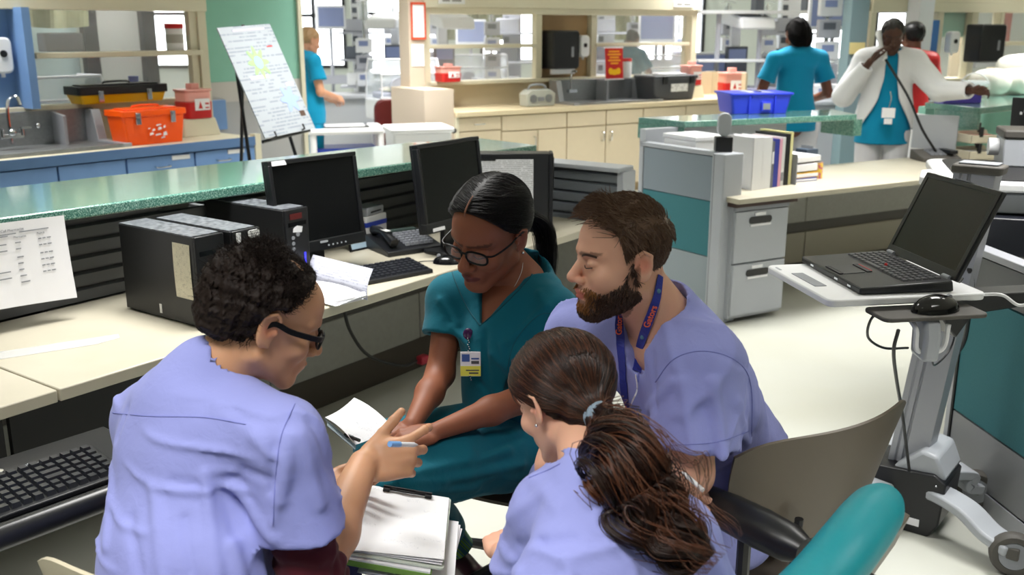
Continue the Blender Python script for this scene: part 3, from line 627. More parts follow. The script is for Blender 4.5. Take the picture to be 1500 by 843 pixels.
gunit(1.24, 1.72, 'beige base cabinet under the left half of the steel sink', [(1.24, 1.72, 1)], [(1.24, 1.72, .71, .85, 0)], 1)
gunit(1.72, 2.2, 'beige base cabinet under the right half of the steel sink', [(1.72, 2.2, -1)], [(1.72, 2.2, .71, .85, 0)], 1)
gunit(2.2, 2.78, 'beige base cabinet below the grey lidded box', [(2.2, 2.78, 0)], [(2.2, 2.78, .71, .85, 0)], 1)
gunit(2.78, 3.72, 'beige base cabinet at right end of the run behind the green ledge', [(2.78, 3.2, 0), (3.2, 3.72, 0)], [(2.78, 3.72, .71, .85, 0)], 1)
gw = struct('window_8', frame_bars([(-.04, .04, .54, .70, 1.1, 2.75), (1.26, 1.33, .58, .66, 1.14, 1.78), (1.95, 2.02, .58, .66, 1.14, 1.78), (3.30, 3.38, .54, .70, .905, 2.75), (.03, 3.3, .54, .70, 1.77, 1.83),
     (.03, 1.27, .56, .70, 1.455, 1.49), (2.0, 3.3, .56, .70, 1.455, 1.49), (0, 3.3, .54, .72, 1.115, 1.15)]), M_cream, bev=.004, loc=Gf(0, 0, 0), rz=Grz)
mkobj('hood', box(-.04, 3.38, .50, .72, 1.83, 2.75), M_cream, gw)
mkobj('pane', box(.04, 1.27, .64, .645, 1.15, 1.77), M_glass, gw); mkobj('pane', box(2.0, 3.3, .64, .645, 1.15, 1.77), M_glass, gw)
mkobj('back_splash', box(0, 3.3, .64, .70, .905, 1.115), M_beige, gw)
mkobj('nook_panel', box(1.31, 1.97, .66, .69, 1.15, 1.78), mat('tan board', '#a98a62', .5), gw)
mkobj('end_panel', cat(box(3.38, 3.75, .62, .66, .905, 1.16), box(3.72, 3.75, .1, .62, .905, 1.16)), M_beige, gw)
for x in (.25, 3.12): 
    o = mkobj('name_plate', box(x - .14, x + .14, .49, .50, 1.86, 1.92), M_white2, gw)
    mkobj('printed_word', box(x - .10, x - .02, .4885, .49, 1.88, 1.90), mat('toner', '#8a8a86', .6), gw); mkobj('printed_word', box(x + .0, x + .10, .4885, .49, 1.88, 1.90), mat('toner', '#8a8a86', .6), gw)
struct('wall_pillar', cat(box(-.20, -.045, .50, .70, 1.1, 2.75), box(-.30, -.005, .03, .70, 0, 1.112)), mat('pinkish wall', '#c9baa8', .7), loc=Gf(0, 0, 0), rz=Grz)
struct('trim_9', box(-.003, .03, .0, .54, .0, .86), M_cream, loc=Gf(0, 0, 0), rz=Grz)
t = Gthing('framed_notice', 'white notice in an orange red frame on the pinkish pillar', 'notice', -.13, .495, 1.55)
mkobj('frame', cat(box(-.05, .10, -.012, 0, -.01, .01), box(-.05, .10, -.012, 0, .30, .32), box(-.05, -.035, -.012, 0, 0, .31), box(.085, .10, -.012, 0, 0, .31)), mat('orange red', '#d4502e', .5), t)
mkobj('sheet', box(-.035, .085, -.006, 0, .01, .30), M_paperw, t)
single('paper_notice', box(-.04, .09, -.004, 0, 0, .2), M_paperw, 'small white paper taped below the orange framed notice', 'notice', Gf(-.14, .498, 1.30), Grz)
def steel_sink2():
    t = Gthing('steel_sink', 'right steel sink with tall splash sides in the beige counter', 'sink', 0, 0, 0)
    mkobj('basin', cat(box(1.44, 2.46, .08, .10, .905, .93), box(1.44, 2.52, .52, .54, .905, 1.13), box(1.44, 2.46, .1, .52, .905, .915)), M_steel, t, bev=.003)
    mkobj('divider', box(1.98, 2.0, .34, .52, .915, 1.12), M_alu, t)
    mkobj('end_flange', cat(prism([(.52, .905), (.52, 1.13), (.40, 1.13), (.34, .93), (.08, .93), (.08, .905)], 2.46, 2.52, 'x'), ), M_alu, t); mkobj('end_flange', prism([(.52, .905), (.52, 1.13), (.40, 1.13), (.34, .93), (.08, .93), (.08, .905)], 1.38, 1.44, 'x'), M_alu, t)
    mkobj('tap', cat(cb(1.62, .46, 1.02, .1, .05, .03), tube([(1.6, .46, 1.02), (1.6, .44, 1.2), (1.6, .36, 1.22)], .01)), M_chrome, t, smooth=True)
steel_sink2()
def towel_disp(loc, rz, label):
    t = thing('towel_dispenser', label, 'dispenser', loc, rz)
    mkobj('housing', prism(rrect(-.165, .165, 0, .38, .04), -.22, 0, 'y', rrect(-.165, .165, 0, .38, .02)), M_black, t, bev=.015)
    mkobj('view_window', box(.06, .09, -.223, -.219, .12, .22), M_grey, t); mkobj('paper_tongue', box(-.13, .15, -.16, -.12, -.05, .02), M_paperw, t)
    return t
towel_disp(Gf(1.53, .655, 1.24), Grz, 'black paper towel dispenser in the tan nook of the beige unit')
soap_dispenser(Gf(1.86, .655, 1.46), Grz, 'white soap dispenser beside the black towel dispenser in the tan nook')
t = Gthing('radio', 'pale portable radio with carry handle on the beige counter', 'radio', 1.05, .25, .906)
mkobj('housing', prism([(-.16, 0), (.16, 0), (.17, .12), (.11, .16), (-.11, .16), (-.17, .12)], -.07, .07, 'y'), mat('pale grey shell', '#b9bcb4', .5), t, bev=.01)
mkobj('carry_handle', tube([(-.11, 0, .15), (-.07, 0, .20), (.07, 0, .20), (.11, 0, .15)], .010), M_lgrey, t, smooth=True)
for x in (-.09, .09): mkobj('loudspeaker', xf(cyl(.04, 0, .006, 18), (x, -.07, .075), rx=PI / 2), M_steel, t, smooth=True)
mkobj('display', box(-.035, .035, -.076, -.07, .05, .09), M_grey, t)
t = Gthing('sign_holder', 'red sign with yellow print standing at the middle window sill', 'sign', 2.14, .42, 1.132)
mkobj('sign_board', xf(box(-.115, .115, 0, .006, 0, .31), rx=-.08), M_red, t)
mkobj('sign_border', xf(cat(box(-.125, .125, .001, .005, -.012, 0), box(-.125, .125, .001, .005, .31, .322)), rx=-.08), M_paperw, t)
for w_, z in ((.07, .275), (.085, .245), (.06, .215), (.08, .185), (.05, .155)): mkobj('printed_row', xf(box(-w_, w_, -.0035, -.0005, z - .008, z + .008), rx=-.08), mat('print orange', '#f0a21c', .5), t)
mkobj('printed_shape', xf(cat(*[prism([(x + .03 * math.cos(q), z + .035 * math.sin(q)) for q in np.linspace(0, 2 * PI, 12, endpoint=False)], -.003, -.0005, 'y') for x, z in ((-.05, .075), (.05, .075))], prism([(.05 * math.cos(q), .065 + .03 * math.sin(q)) for q in np.linspace(0, 2 * PI, 12, endpoint=False)], -.004, -.003, 'y')), rx=-.08), M_yellow, t)
t = Gthing('canister', 'white wipes canister with red lid right of the red sign', 'canister', 2.34, .48, 1.132)
mkobj('can_body', cyl(.055, 0, .17, 20), M_white, t, smooth=True); mkobj('lid', cyl(.056, .17, .20, 20), M_red, t, smooth=True)
t = Gthing('lidded_box', 'dark grey latched box with white label on the beige counter', 'box', 2.72, .28, .906)
mkobj('body', prism(rrect(-.27, .27, -.15, .15, .03), 0, .22, 'z', rrect(-.30, .30, -.17, .17, .03)), mat('slate plastic', '#4c4f55', .5), t, bev=.006)
mkobj('lid', prism(rrect(-.31, .31, -.18, .18, .03), .22, .255, 'z'), mat('slate plastic', '#4c4f55'), t, bev=.008)
mkobj('papers', box(-.12, .2, -.1, .1, .256, .272), M_paperw, t)
for x in (-.17, .2): mkobj('latch', cb(x, -.19, .21, .06, .02, .08), M_black, t, bev=.004)
mkobj('label_sheet', box(-.08, .15, -.182, -.176, .09, .17), printed('box label', '#e9eaec', '#555555', .02, .02, .5, 'xz'), t)
sharps(Gthing('sharps_container', 'pink topped sharps container right of the grey latched box', 'sharps container', 3.14, .35, 1.04), .08, .24)
single('pedestal', prism(rrect(-.13, .13, -.10, .10, .02), 0, .13, 'z', rrect(-.11, .11, -.08, .08, .02)), M_cream, 'cream pedestal under the sharps container by the grey box', 'pedestal', Gf(3.14, .35, .906), Grz, bev=.006)
sharps(Gthing('sharps_container', 'pink sharps container on the left sill of the beige unit', 'sharps container', .20, .50, 1.151), .085, .16)
# ------------------------------------------------------------ right station: partition, counter, ledge, binders
Rp0, Rp1 = W(1076, 293, .74), W(1392, 259, .74); RA = (Rp1 - Rp0).normalized(); RN = Vector((-RA.y, RA.x, 0)); Rrz = math.atan2(RA.y, RA.x)
def Rf(a, n, z): p = Rp0 + RA * a + RN * n; return Vector((p.x, p.y, z))
def Rthing(name, label, c_, a, n, z, rz=0, group=None): return thing(name, label, c_, Rf(a, n, z), Rrz + rz, group)
t = Rthing('desk_worktop', 'cream desk top of the right station with binders and grey phone', 'desk', 0, 0, 0)
mkobj('worktop', box(.03, 4.0, 0, .78, .71, .74), M_desk, t, bev=.004); mkobj('support_leg', box(3.9, 3.95, .3, .35, 0, .71), M_grey, t)
mkobj('under_tray', box(.04, .5, .03, .5, .685, .708), mat('dark underside', '#3a2620', .6), t)
tw = Rthing('trim_station_wall', None, None, 0, 0, 0); tw['kind'] = 'structure'
for a0, a1 in ((.0, 1.35), (1.35, 2.7), (2.7, 4.0)):
    mkobj('upper_panel', box(a0 + .004, a1 - .004, .78, .82, .36, .70), M_panel, tw, bev=.003); mkobj('lower_panel', box(a0 + .004, a1 - .004, .77, .82, .08, .29), mat('warm panel', '#a39e90', .6), tw, bev=.003)
mkobj('trim_strip', box(0, 4, .785, .82, .29, .36), M_dpanel, tw); mkobj('kick_panel', box(0, 4, .79, .82, 0, .08), M_dpanel, tw)
mkobj('ledge_wall', box(0, 1.15, .82, .88, 0, 1.05), M_lgrey, tw)
t = Rthing('counter_ledge', 'green stone ledge above the binders of the right station', 'ledge', 0, 0, 0)
g0, g1, g2, g3 = W(1003, 178, 1.09), W(935, 172, 1.09), W(975, 165, 1.09), W(1237, 166, 1.09)
def toR(p): d = p - Rp0; return (d.dot(RA), d.dot(RN))
pA, pB, pC = toR(W(1003, 178, 1.09)), toR(W(935, 172, 1.09)), toR(W(1237, 163, 1.09)); pD = toR(W(1237, 166, 1.09))
ang_dirx = pC[0]
mkobj('ledge_top', prism([pA, (pC[0] - .12, .62), (pC[0] + .05, 1.0), pB], 1.05, 1.09), M_green, t, bev=.005)
mkobj('ledge_apron', prism([pA, (pA[0] + .03, pA[1] + .03), (pB[0] + .04, pB[1]), pB], .96, 1.05), M_green, t); mkobj('ledge_apron', box(pC[0] - .10, pC[0] - .02, .66, .95, .94, 1.05), M_green, t)
# partition in front of the ledge end
s0, s1 = W(943, 207, .98), W(1052, 222, .98); pd = (s1 - s0).normalized(); prz = math.atan2(pd.y, pd.x); pl = (s1 - s0).length
t = thing('partition_screen', 'grey and teal office partition at the left end of right station', 'partition', (s0.x, s0.y, 0), prz)
mkobj('frame', cat(box(0, .03, -.03, .03, 0, .98), box(0, pl, -.03, .03, .955, .98), box(0, pl, -.03, .03, 0, .05), box(pl - .012, pl, -.03, .03, 0, .98)), M_lgrey, t, bev=.003)
mkobj('upper_panel', box(.035, pl - .015, -.024, .024, .70, .95), mat('grey fabric', '#7f8a94', .8), t); mkobj('teal_panel', box(.035, pl - .015, -.024, .024, .38, .695), M_teal, t); mkobj('lower_panel', box(.035, pl - .015, -.024, .024, .055, .375), mat('pale grey fabric', '#8f999f', .8), t)
t = thing('partition_post', 'light grey end post of the teal partition beside the filing cabinet', 'post', (s1.x, s1.y, 0), prz)
mkobj('post', box(.005, .10, -.05, .10, 0, .975), M_lgrey, t, bev=.006); mkobj('seam', box(.02, .024, -.052, -.049, 0, .97), M_grey, t)
p = W(1062, 188, 1.06)
t = thing('badge_scanner', 'small white scanner with black base standing on partition top', 'scanner', Vector((s1.x, s1.y, .9755)) - pd * .0 + Vector((.03, .03, 0)), 0)
mkobj('base', box(-.045, .05, -.03, .03, 0, .085), M_black, t, bev=.004); mkobj('head', prism(rrect(-.034, .040, .085, .215, .036), -.02, .02, 'y'), M_lgrey, t, bev=.004)
# filing cabinet
t = Rthing('filing_cabinet', 'light grey two drawer filing cabinet under the right desk', 'cabinet', .06, .05, 0)
mkobj('body', box(0, .40, .02, .62, .03, .68), M_lgrey, t, bev=.003)
for z0, z1 in ((.36, .655), (.05, .35)):
    d = mkobj('drawer', box(.004, .396, .0, .02, z0, z1), M_lgrey, t, bev=.004)
    mkobj('handle_slot', prism(rrect(.10, .27, z1 - .075, z1 - .035, .018), -.003, .0, 'y'), M_black2, d); mkobj('handle_lip', box(.11, .26, -.008, 0, z1 - .088, z1 - .076), M_white, d); mkobj('label_holder', box(.14, .22, -.006, 0, z1 - .03, z1 - .012), M_white, d)
mkobj('top_rail', box(0, .40, 0, .02, .66, .685), M_grey, t)
# binders
bs = [(.075, 'wide white ring binder leftmost in the row on the right desk', M_white, .30, 1), (.07, 'second wide white binder from the left in the row', M_white, .295, 0), (.022, 'slim grey binder between the white and blue ones', mat('binder grey', '#74757d', .5), .27, 0), (.038, 'royal blue binder in the row on the right desk', mat('binder blue', '#2f3a9c', .45), .28, 0),
      (.024, 'pink binder right of the blue binder', mat('binder pink', '#e3a9bd', .5), .275, 0), (.026, 'slim white binder between the pink and black ones', M_white2, .285, 1), (.040, 'black binder near the right end of the row', M_black, .30, 0), (.024, 'pale yellow binder at the right end of the row', mat('binder cream', '#e4e0a6', .5), .31, 0)]
x = .30
for i, (w_, lb, m_, h_, spot) in enumerate(bs):
    t = Rthing('ring_binder', lb, 'binder', x, .20 + .008 * i, .7405, 0, 'ring binders on the right desk')
    mkobj('cover', cat(box(0, .0035, 0, .26, 0, h_), box(w_ - .0035, w_, 0, .26, 0, h_), box(0, w_, 0, .0035, 0, h_)), m_, t)
    mkobj('pages', box(.004, w_ - .004, .006, .25, .008, h_ - .015), M_paperw, t)
    if i in (2, 5): mkobj('spine_label', box(.004, w_ - .004, -.002, 0, .14 if i == 2 else .03, .21 if i == 2 else .08), M_paperw if i == 2 else M_grey, t)
    x += w_ + .006
single('book_support', box(0, .004, 0, .22, 0, .18), M_grey, 'thin grey metal bookend at the yellow binder', 'bookend', Rf(x, .22, .7405), Rrz)
t = Rthing('archive_box', 'white archive box behind the scanner and the row of binders', 'box', .06, .42, .7405); mkobj('box_body', box(0, .24, 0, .3, 0, .27), M_white, t, bev=.003); mkobj('lid', box(-.004, .244, -.004, .304, .27, .295), M_white, t, bev=.003)
px_ = x + .05
for i, (lb, m_, z0, h_, w_) in enumerate([('dark blue folder at the bottom of the paper pile on the right desk', M_navy, 0, .02, .2), ('yellow and black folder second in the paper pile', M_yellow, .022, .03, .21), ('white block of forms in the middle of the paper pile', M_paperw, .06, .045, .2), ('black letter tray with white paper on top of pile', M_black, .112, .02, .23)]):
    t = Rthing('folder_stack', lb, 'folder', px_ + .006 * i, .30, .7405 + z0, .04 * (i - 1))
    mkobj('folder', cat(box(0, w_, 0, .28, 0, .004), box(0, w_, 0, .28, h_ - .004, h_)) if m_ is not M_paperw else box(0, w_, 0, .28, 0, h_), m_, t); mkobj('papers', box(.005, w_ - .005, -.002, .275, .005, h_ - .005 if i < 3 else h_ + .018), M_paperw, t)
t = Rthing('patterned_cup', 'small cup with yellow and pink pattern at the paper pile', 'cup', px_ + .27, .36, .7405)
mkobj('cup_body', cyl(.03, 0, .10, 16), mat('cup pattern', '#e8c64a', .5, var=(40, '#c9607a', .06)), t, smooth=True); mkobj('inner_wall', cyl(.026, .098, .1005, 16), M_dpanel, t)
t = Rthing('pen_rack', 'dark blue grey pen rack behind the patterned cup', 'rack', px_ + .36, .5, .7405)
mkobj('rack_body', box(-.05, .05, 0, .1, 0, .16), mat('rack slate', '#3d4a5c', .5), t, bev=.003); mkobj('divider', box(-.002, .002, .0, .1, .16, .18), M_grey, t)
# blue bin with papers on the ledge
bp = W(1103, 165, 1.09)
t = thing('storage_bin', 'bright blue plastic bin with papers on the right green ledge', 'bin', (bp.x, bp.y + .02, 1.0905), Rrz - .35)
mkobj('body', cat(prism(rrect(-.19, .19, -.13, .13, .02), 0, .13, 'z', rrect(-.215, .215, -.15, .15, .02))), M_bluep, t, bev=.003)
mkobj('rim', cat(prism(rrect(-.225, .225, -.16, .16, .02), .125, .138, 'z')), M_bluep, t, bev=.003)
mkobj('label_holder', box(-.0, .07, -.152, -.142, .02, .08), M_bluep, t, bev=.002); [mkobj('rib', box(x_, x_ + .01, -.155, -.13, .0, .12), M_bluep, t, bev=.002) for x_ in (-.09, .09)]; mkobj('label_sheet', box(.01, .06, -.155, -.152, .03, .07), M_grey, t)
mkobj('papers', cat(xf(box(-.15, .0, -.1, .1, .12, .15), ry=-.25), xf(box(.0, .17, -.1, .08, .14, .15), ry=.12)), mat('cloudy paper', '#c9cddd', .5), t)
# grey corded phone, letter trays, monitor rear
t = Rthing('desk_phone', 'dark grey corded phone lying on the right station desk', 'phone', 2.36, .58, .741, -.4)
mkobj('phone_body', prism([(-.1, 0), (.1, 0), (.1, .07), (-.1, .025)], -.14, .14, 'x'), M_dpanel, t, bev=.004)
mkobj('phone_keys', cat(*[cb(-.05 + .03 * i, -.04 + .03 * j, .045 + .007 * j, .022, .02, .012) for i in range(4) for j in range(4)]), M_grey, t); mkobj('cradle', box(.06, .12, -.08, .08, .05, .075), M_black, t, bev=.004)
lt0 = Rf(2.80, .56, .741)
for i in range(2):
    t = thing('letter_tray', ['lower cream letter tray on the right station desk', 'upper cream letter tray holding a pink folder'][i], 'letter tray', (lt0.x, lt0.y, .741 + .115 * i), Rrz - .25)
    mkobj('tray_shell', cat(prism(rrect(-.20, .20, -.15, .15, .04), 0, .008), prism([(-.20, 0), (.20, 0), (.17, .06), (-.20, .06)], .142, .15, 'y'), prism([(-.20, 0), (.20, 0), (.17, .05), (-.20, .06)], -.15, -.142, 'y'), box(-.2, -.192, -.15, .15, 0, .06)), mat('tray cream', '#cfc8b4', .5), t, bev=.003)
    for x in (-.12, .1):
        for y in (-.146, .146): mkobj('support', cb(x, y, .078, .03, .012, .07), M_rubber, t)
    mkobj('papers', box(-.17, .17, -.13, .13, .009, .03), mat('pink folder', '#e06a64', .5) if i else M_paperw, t)
t = thing('desk_monitor', 'slim grey monitor edge standing left of the cream letter trays', 'monitor', Rf(2.48, .70, .741), Rrz - 1.0)
mkobj('panel', box(-.15, .15, -.02, .02, .06, .30), M_lgrey, t, bev=.004); mkobj('foot_plate', prism(rrect(-.08, .08, -.07, .07, .03), 0, .01), M_lgrey, t); mkobj('stand_neck', box(-.02, .02, 0, .02, .01, .08), M_lgrey, t)
# right rear ledge
h0, h1, h2, h3 = W(1355, 150, 1.09), W(1435, 158, 1.09), W(1640, 138, 1.09), W(1500, 133, 1.09)
t = thing('counter_ledge', 'green stone ledge at far right with white bundles on it', 'ledge', (0, 0, 0))
hb = h0 + (h2 - h1)
mkobj('ledge_top', prism([(h1.x, h1.y), (h2.x, h2.y), (hb.x, hb.y), (h0.x, h0.y)], 1.045, 1.09), M_green, t, bev=.005)
q = (h0 - h1).normalized(); q2 = (h2 - h1).normalized()
e_ = lambda s_, u_: (h1 + q2 * s_ + q * u_).to_tuple()[:2]
mkobj('ledge_apron', prism([e_(0, 0), e_(.03, 0), e_(.03, .45), e_(0, .45)], .93, 1.045), M_green, t)
mkobj('counter_wall', prism([e_(.1, .62), e_(2.4, .62), e_(2.4, .70), e_(.1, .70)], 0, 1.045), M_greenw, t)
mkobj('end_wall', prism([e_(-.08, .45), e_(.0, .45), e_(.0, 1.0), e_(-.08, 1.0)], 0, 1.0), M_white2, t)
t = thing('rolled_blankets', 'bundle of rolled white blankets on the far right ledge', 'blankets', W(1455, 135, 1.12) + Vector((.1, .1, .03)), .5)
for i, (x, y, z) in enumerate([(-.08, .05, 0), (.14, 0, 0), (.36, 0, .0), (.6, .02, 0), (.26, .03, .12)]):
    mkobj('blanket_roll', xf(lathe([(.02, -.16), (.10, -.155), (.115, -.1), (.118, 0), (.115, .1), (.10, .155), (.02, .16)], 20), (x, y, z + .04), rx=PI / 2 - .1, rz=.3 * (i % 3 - 1)), mat('terry white', '#d8d8cf', .9, bump=(90, .5, .004)), t, smooth='all')
t = thing('glass_bowl', 'round translucent bowl with leafy contents beside the white bundle', 'bowl', W(1425, 142, 1.09) + Vector((0, 0, .001)), 0)
mkobj('bowl', lathe([(.05, 0), (.085, .03), (.11, .10), (.115, .13), (.108, .13), (.08, .035), (.01, .012)], 24), M_clear, t, smooth='all'); mkobj('contents', ball((0, 0, .05), (.07, .07, .04)), mat('leafy', '#6e7d4d', .8, var=(40, '#c9c7a0', .2)), t, smooth=True)
mkobj('hoop', tube([(.13 * math.cos(a), 0, .06 + .13 * math.sin(a)) for a in np.linspace(0, 2 * PI, 24)], .006, k=2), M_white2, t, smooth=True)
t = thing('glove_box', 'purple carton of gloves on the counter behind the red garment', 'box', Vector((*e_(.20, .36), 1.0905)), .2)
mkobj('carton', box(-.16, .16, -.06, .06, 0, .10), mat('violet carton', '#5b47b8', .5), t, bev=.003); mkobj('opening', box(-.08, .08, -.03, .03, .1005, .103), M_paperw, t)
# ------------------------------------------------------------ ward equipment beyond the partitions
M_hood = mat('incubator hood', '#dfe9f2', .06, alpha=.32); M_shell = mat('hospital white', '#dcdfe6', .4); M_shell2 = mat('hospital lilac grey', '#a4a7b3', .5); M_dgrey = mat('equipment grey', '#565c68', .5)
M_lcd = mat('lit display', '#6d789a', .3, emit=.25); M_skyb = mat('linen lilac', '#a3a5bd', .8)
def at(px, y, z=0): p = K(px, 100, y); return Vector((p.x, p.y, z))
def incubator(loc, rz, label, s=1):
    t = thing('incubator', label, 'incubator', loc, rz)
    mkobj('cart_base', cat(box(-.32, .32, -.24, .24, .12, .2), box(-.2, .2, -.15, .15, .2, .70), box(-.38, .38, -.26, .26, .62, .86)), M_shell, t, bev=.02)
    for x in (-.28, .28):
        for y in (-.2, .2): mkobj('caster', xf(cyl(.06, -.02, .02, 14), (x, y, .06), ry=PI / 2), M_dgrey, t)
    mkobj('mattress', box(-.32, .32, -.18, .18, .86, .93), M_skyb, t, bev=.02)
    mkobj('blanket', sheet(lambda u, v: (-.25 + .5 * u, -.16 + .3 * v, .95 + .03 * math.sin(9 * u) * math.cos(7 * v)), 10, 8, .01), mat('blanket mix', '#cdb7c4', .9, var=(12, '#8f9a62', .2)), t)
    mkobj('clear_hood', cat(prism([(-.24, .87), (.24, .87), (.24, 1.14), (.16, 1.30), (-.16, 1.30), (-.24, 1.14)], -.36, .36, 'x')), M_hood, t)
    mkobj('hood_rim', cat(box(-.38, .38, -.26, -.23, .86, .89), box(-.38, .38, .23, .26, .86, .89), tube([(-.36, -.24, 1.14), (.36, -.24, 1.14)], .010), tube([(-.36, -.16, 1.30), (.36, -.16, 1.30)], .010), *[tube([(x, -.24, .88), (x, -.24, 1.14), (x, -.16, 1.30), (x, .16, 1.3), (x, .24, 1.14), (x, .24, .88)], .010, smooth=False) for x in (-.36, .36)]), M_shell, t)
    [mkobj('port_ring', xf(lathe([(.075, 0), (.095, .0), (.095, .02), (.075, .02)], 20), (x, -.245, 1.0), rx=PI / 2), M_shell2, t, smooth=True) for x in (-.17, .17)]
    return t
def warmer(loc, rz, label):
    t = thing('infant_warmer', label, 'warmer', loc, rz)
    mkobj('column', box(-.06, .06, .28, .36, .1, 1.75), M_shell, t, bev=.01)
    mkobj('heater_head', prism([(-.35, 1.62), (.34, 1.70), (.36, 1.78), (.1, 1.84), (-.3, 1.76)], -.22, .22, 'x'), M_shell, t, bev=.03)
    mkobj('bed_tray', cat(box(-.36, .36, -.30, .26, .84, .90), box(-.36, -.35, -.3, .26, .9, 1.02), box(.35, .36, -.3, .26, .9, 1.02)), M_shell, t, bev=.01)
    mkobj('mattress', box(-.33, .33, -.27, .23, .90, .95), M_skyb, t, bev=.02); mkobj('base', cat(box(-.3, .3, -.3, .4, .05, .12), box(-.15, .15, 0, .3, .12, .84)), M_shell2, t, bev=.01)
    mkobj('control_panel', box(-.14, .14, .22, .28, 1.12, 1.42), M_dgrey, t, bev=.01); mkobj('display', box(-.11, .11, .214, .22, 1.25, 1.39), M_lcd, t)
    return t
def pump_pole(loc, rz, label, n=4, h=1.95):
    t = thing('infusion_pole', label, 'infusion pole', loc, rz)
    mkobj('pole', cat(cyl(.016, .05, h, 10), tube([(-.1, 0, h), (0, 0, h + .03), (.1, 0, h)], .006)), M_chrome, t, smooth=True)
    mkobj('star_base', cat(*[tube([(0, 0, .08), (.26 * math.cos(a), .26 * math.sin(a), .05)], .014) for a in np.linspace(0, 2 * PI, 6)[:-1]]), M_dgrey, t)
    for i in range(n):
        b = mkobj('pump', box(-.10, .10, -.16, -.02, .95 + i * .2, 1.12 + i * .2), (M_shell, M_shell2)[i % 2], t, bev=.01); mkobj('display', box(-.06, .05, -.165, -.16, 1.03 + i * .2, 1.09 + i * .2), (M_lcd, M_dgrey)[i % 2], b)
    mkobj('fluid_bag', prism(rrect(-.05, .05, h - .22, h - .03, .02), -.015, .015, 'y'), M_clear, t, bev=.005)
    mkobj('drip_line', tube([(0, -.02, h - .22), (.05, -.1, h - .5), (-.12, -.1, 1.2), (-.1, -.12, .9)], .004, 6), M_shell, t)
    return t
def bed_monitor(loc, rz, label, h=1.5, w=.4):
    t = thing('patient_monitor', label, 'monitor', loc, rz)
    mkobj('stand_pole', cyl(.025, .05, h, 12), M_shell2, t, smooth=True); mkobj('stand_base', cat(box(-.25, .25, -.04, .04, .02, .07), box(-.04, .04, -.25, .25, .02, .07)), M_dgrey, t)
    mkobj('housing', box(-w / 2, w / 2, -.10, .02, h, h + w * .8), M_shell, t, bev=.02); mkobj('display', box(-w / 2 + .03, w / 2 - .03, -.105, -.10, h + .04, h + w * .8 - .03), M_lcd, t)
    mkobj('basket', cat(box(-.18, .18, -.2, .0, .85, .87), box(-.18, .18, -.2, -.19, .87, .97), box(-.18, .18, -.01, 0, .87, .97)), M_shell2, t)
    return t
def boom(loc, rz, label, m=M_shell):
    t = thing('supply_tower', label, 'equipment tower', loc, rz)
    mkobj('column', box(-.13, .13, -.1, .1, .45, 2.6), m, t, bev=.01)
    for i, z in enumerate((.75, 1.15, 1.55)):
        s = mkobj('shelf', box(-.32, .32, -.32, .12, z, z + .03), M_shell2, t, bev=.004)
        mkobj('device', box(-.22, .1, -.28, 0, z + .032, z + .22), (M_shell, M_dgrey, M_shell2)[i], s, bev=.01)
    mkobj('outlet_strip', cat(*[box(-.11, -.04, -.105, -.1, .6 + .14 * k, .68 + .14 * k) for k in range(13)]), M_dgrey, t)
    mkobj('pole_base', box(-.25, .25, -.25, .25, .0, .45), M_shell2, t, bev=.01)
    return t
# beyond the left window panes
incubator(Bf(.95, 1.45, 0), Brz + .05, 'incubator with pale hood seen through the left window panes')
single('device_box', box(-.13, .13, -.06, .06, 0, .12), M_shell2, 'pale grey device on top shelf behind left pane', 'device', Bf(.78, .74, 1.494), Brz, bev=.01)
t = thing('wall_hanging', 'olive patterned cloth hanging behind the upper left window pane', 'curtain', Bf(1.55, 2.3, 0), Brz)
mkobj('cloth', sheet(lambda u, v: (-.30 + .5 * u + .05 * v, .05 * math.sin(12 * u), 1.64 + .85 * v + .08 * (u - .5) ** 2), 20, 6, .01), mat('olive cloth', '#7d7f60', .9, var=(14, '#9a9c80', .3)), t)
mkobj('rod', tube([(-.5, 0, 2.5), (.5, 0, 2.5)], .015), M_chrome, t)
t = thing('wipes_bottle', 'blue bottle with yellow green label behind the left window', 'bottle', Bf(1.33, .85, 1.15), Brz); mkobj('bottle_body', cyl(.035, -1.15, .16, 14), M_navy, t, smooth=True); mkobj('label_band', cyl(.036, .05, .08, 14), mat('lime', '#b5d435', .5), t, smooth=True)
# between the green wall and the pillar
incubator(at(590, 11.6), .5, 'incubator with clear hood right of the nurse at left')
incubator(at(700, 13.4), .2, 'incubator glimpsed through the left bay of the beige unit')
warmer(at(570, 13.6), -.2, 'infant warmer with tilted white head near the bright window')
pump_pole(at(535, 12.4), .1, 'infusion pole standing left of the white incubator cap', 3)
pump_pole(at(578, 14.8), -.2, 'infusion pole farthest back below the bright window', 4)
bed_monitor(at(487, 14.8), .3, 'patient monitor on stand right of the nurse at left', 1.62, .42)
boom(at(530, 15.6), .1, 'tall pale supply tower in front of the bright back window')
single('bedside_counter', cat(box(-.55, .55, -.3, .3, .82, .87), box(-.5, .5, -.26, .26, .08, .82), box(-.42, -.38, -.3, -.26, 0, .82)), M_lgrey, 'low grey bedside counter right of the nurse at left', 'counter', at(505, 12.2), .15, bev=.01)
single('supply_cart', cat(box(-.3, .3, -.25, .25, .05, .95), box(-.33, .33, -.28, .28, .95, 1.0)), M_lgrey, 'pale grey supply cart behind incubator near the pillar', 'cart', at(560, 12.8), .1, bev=.015)
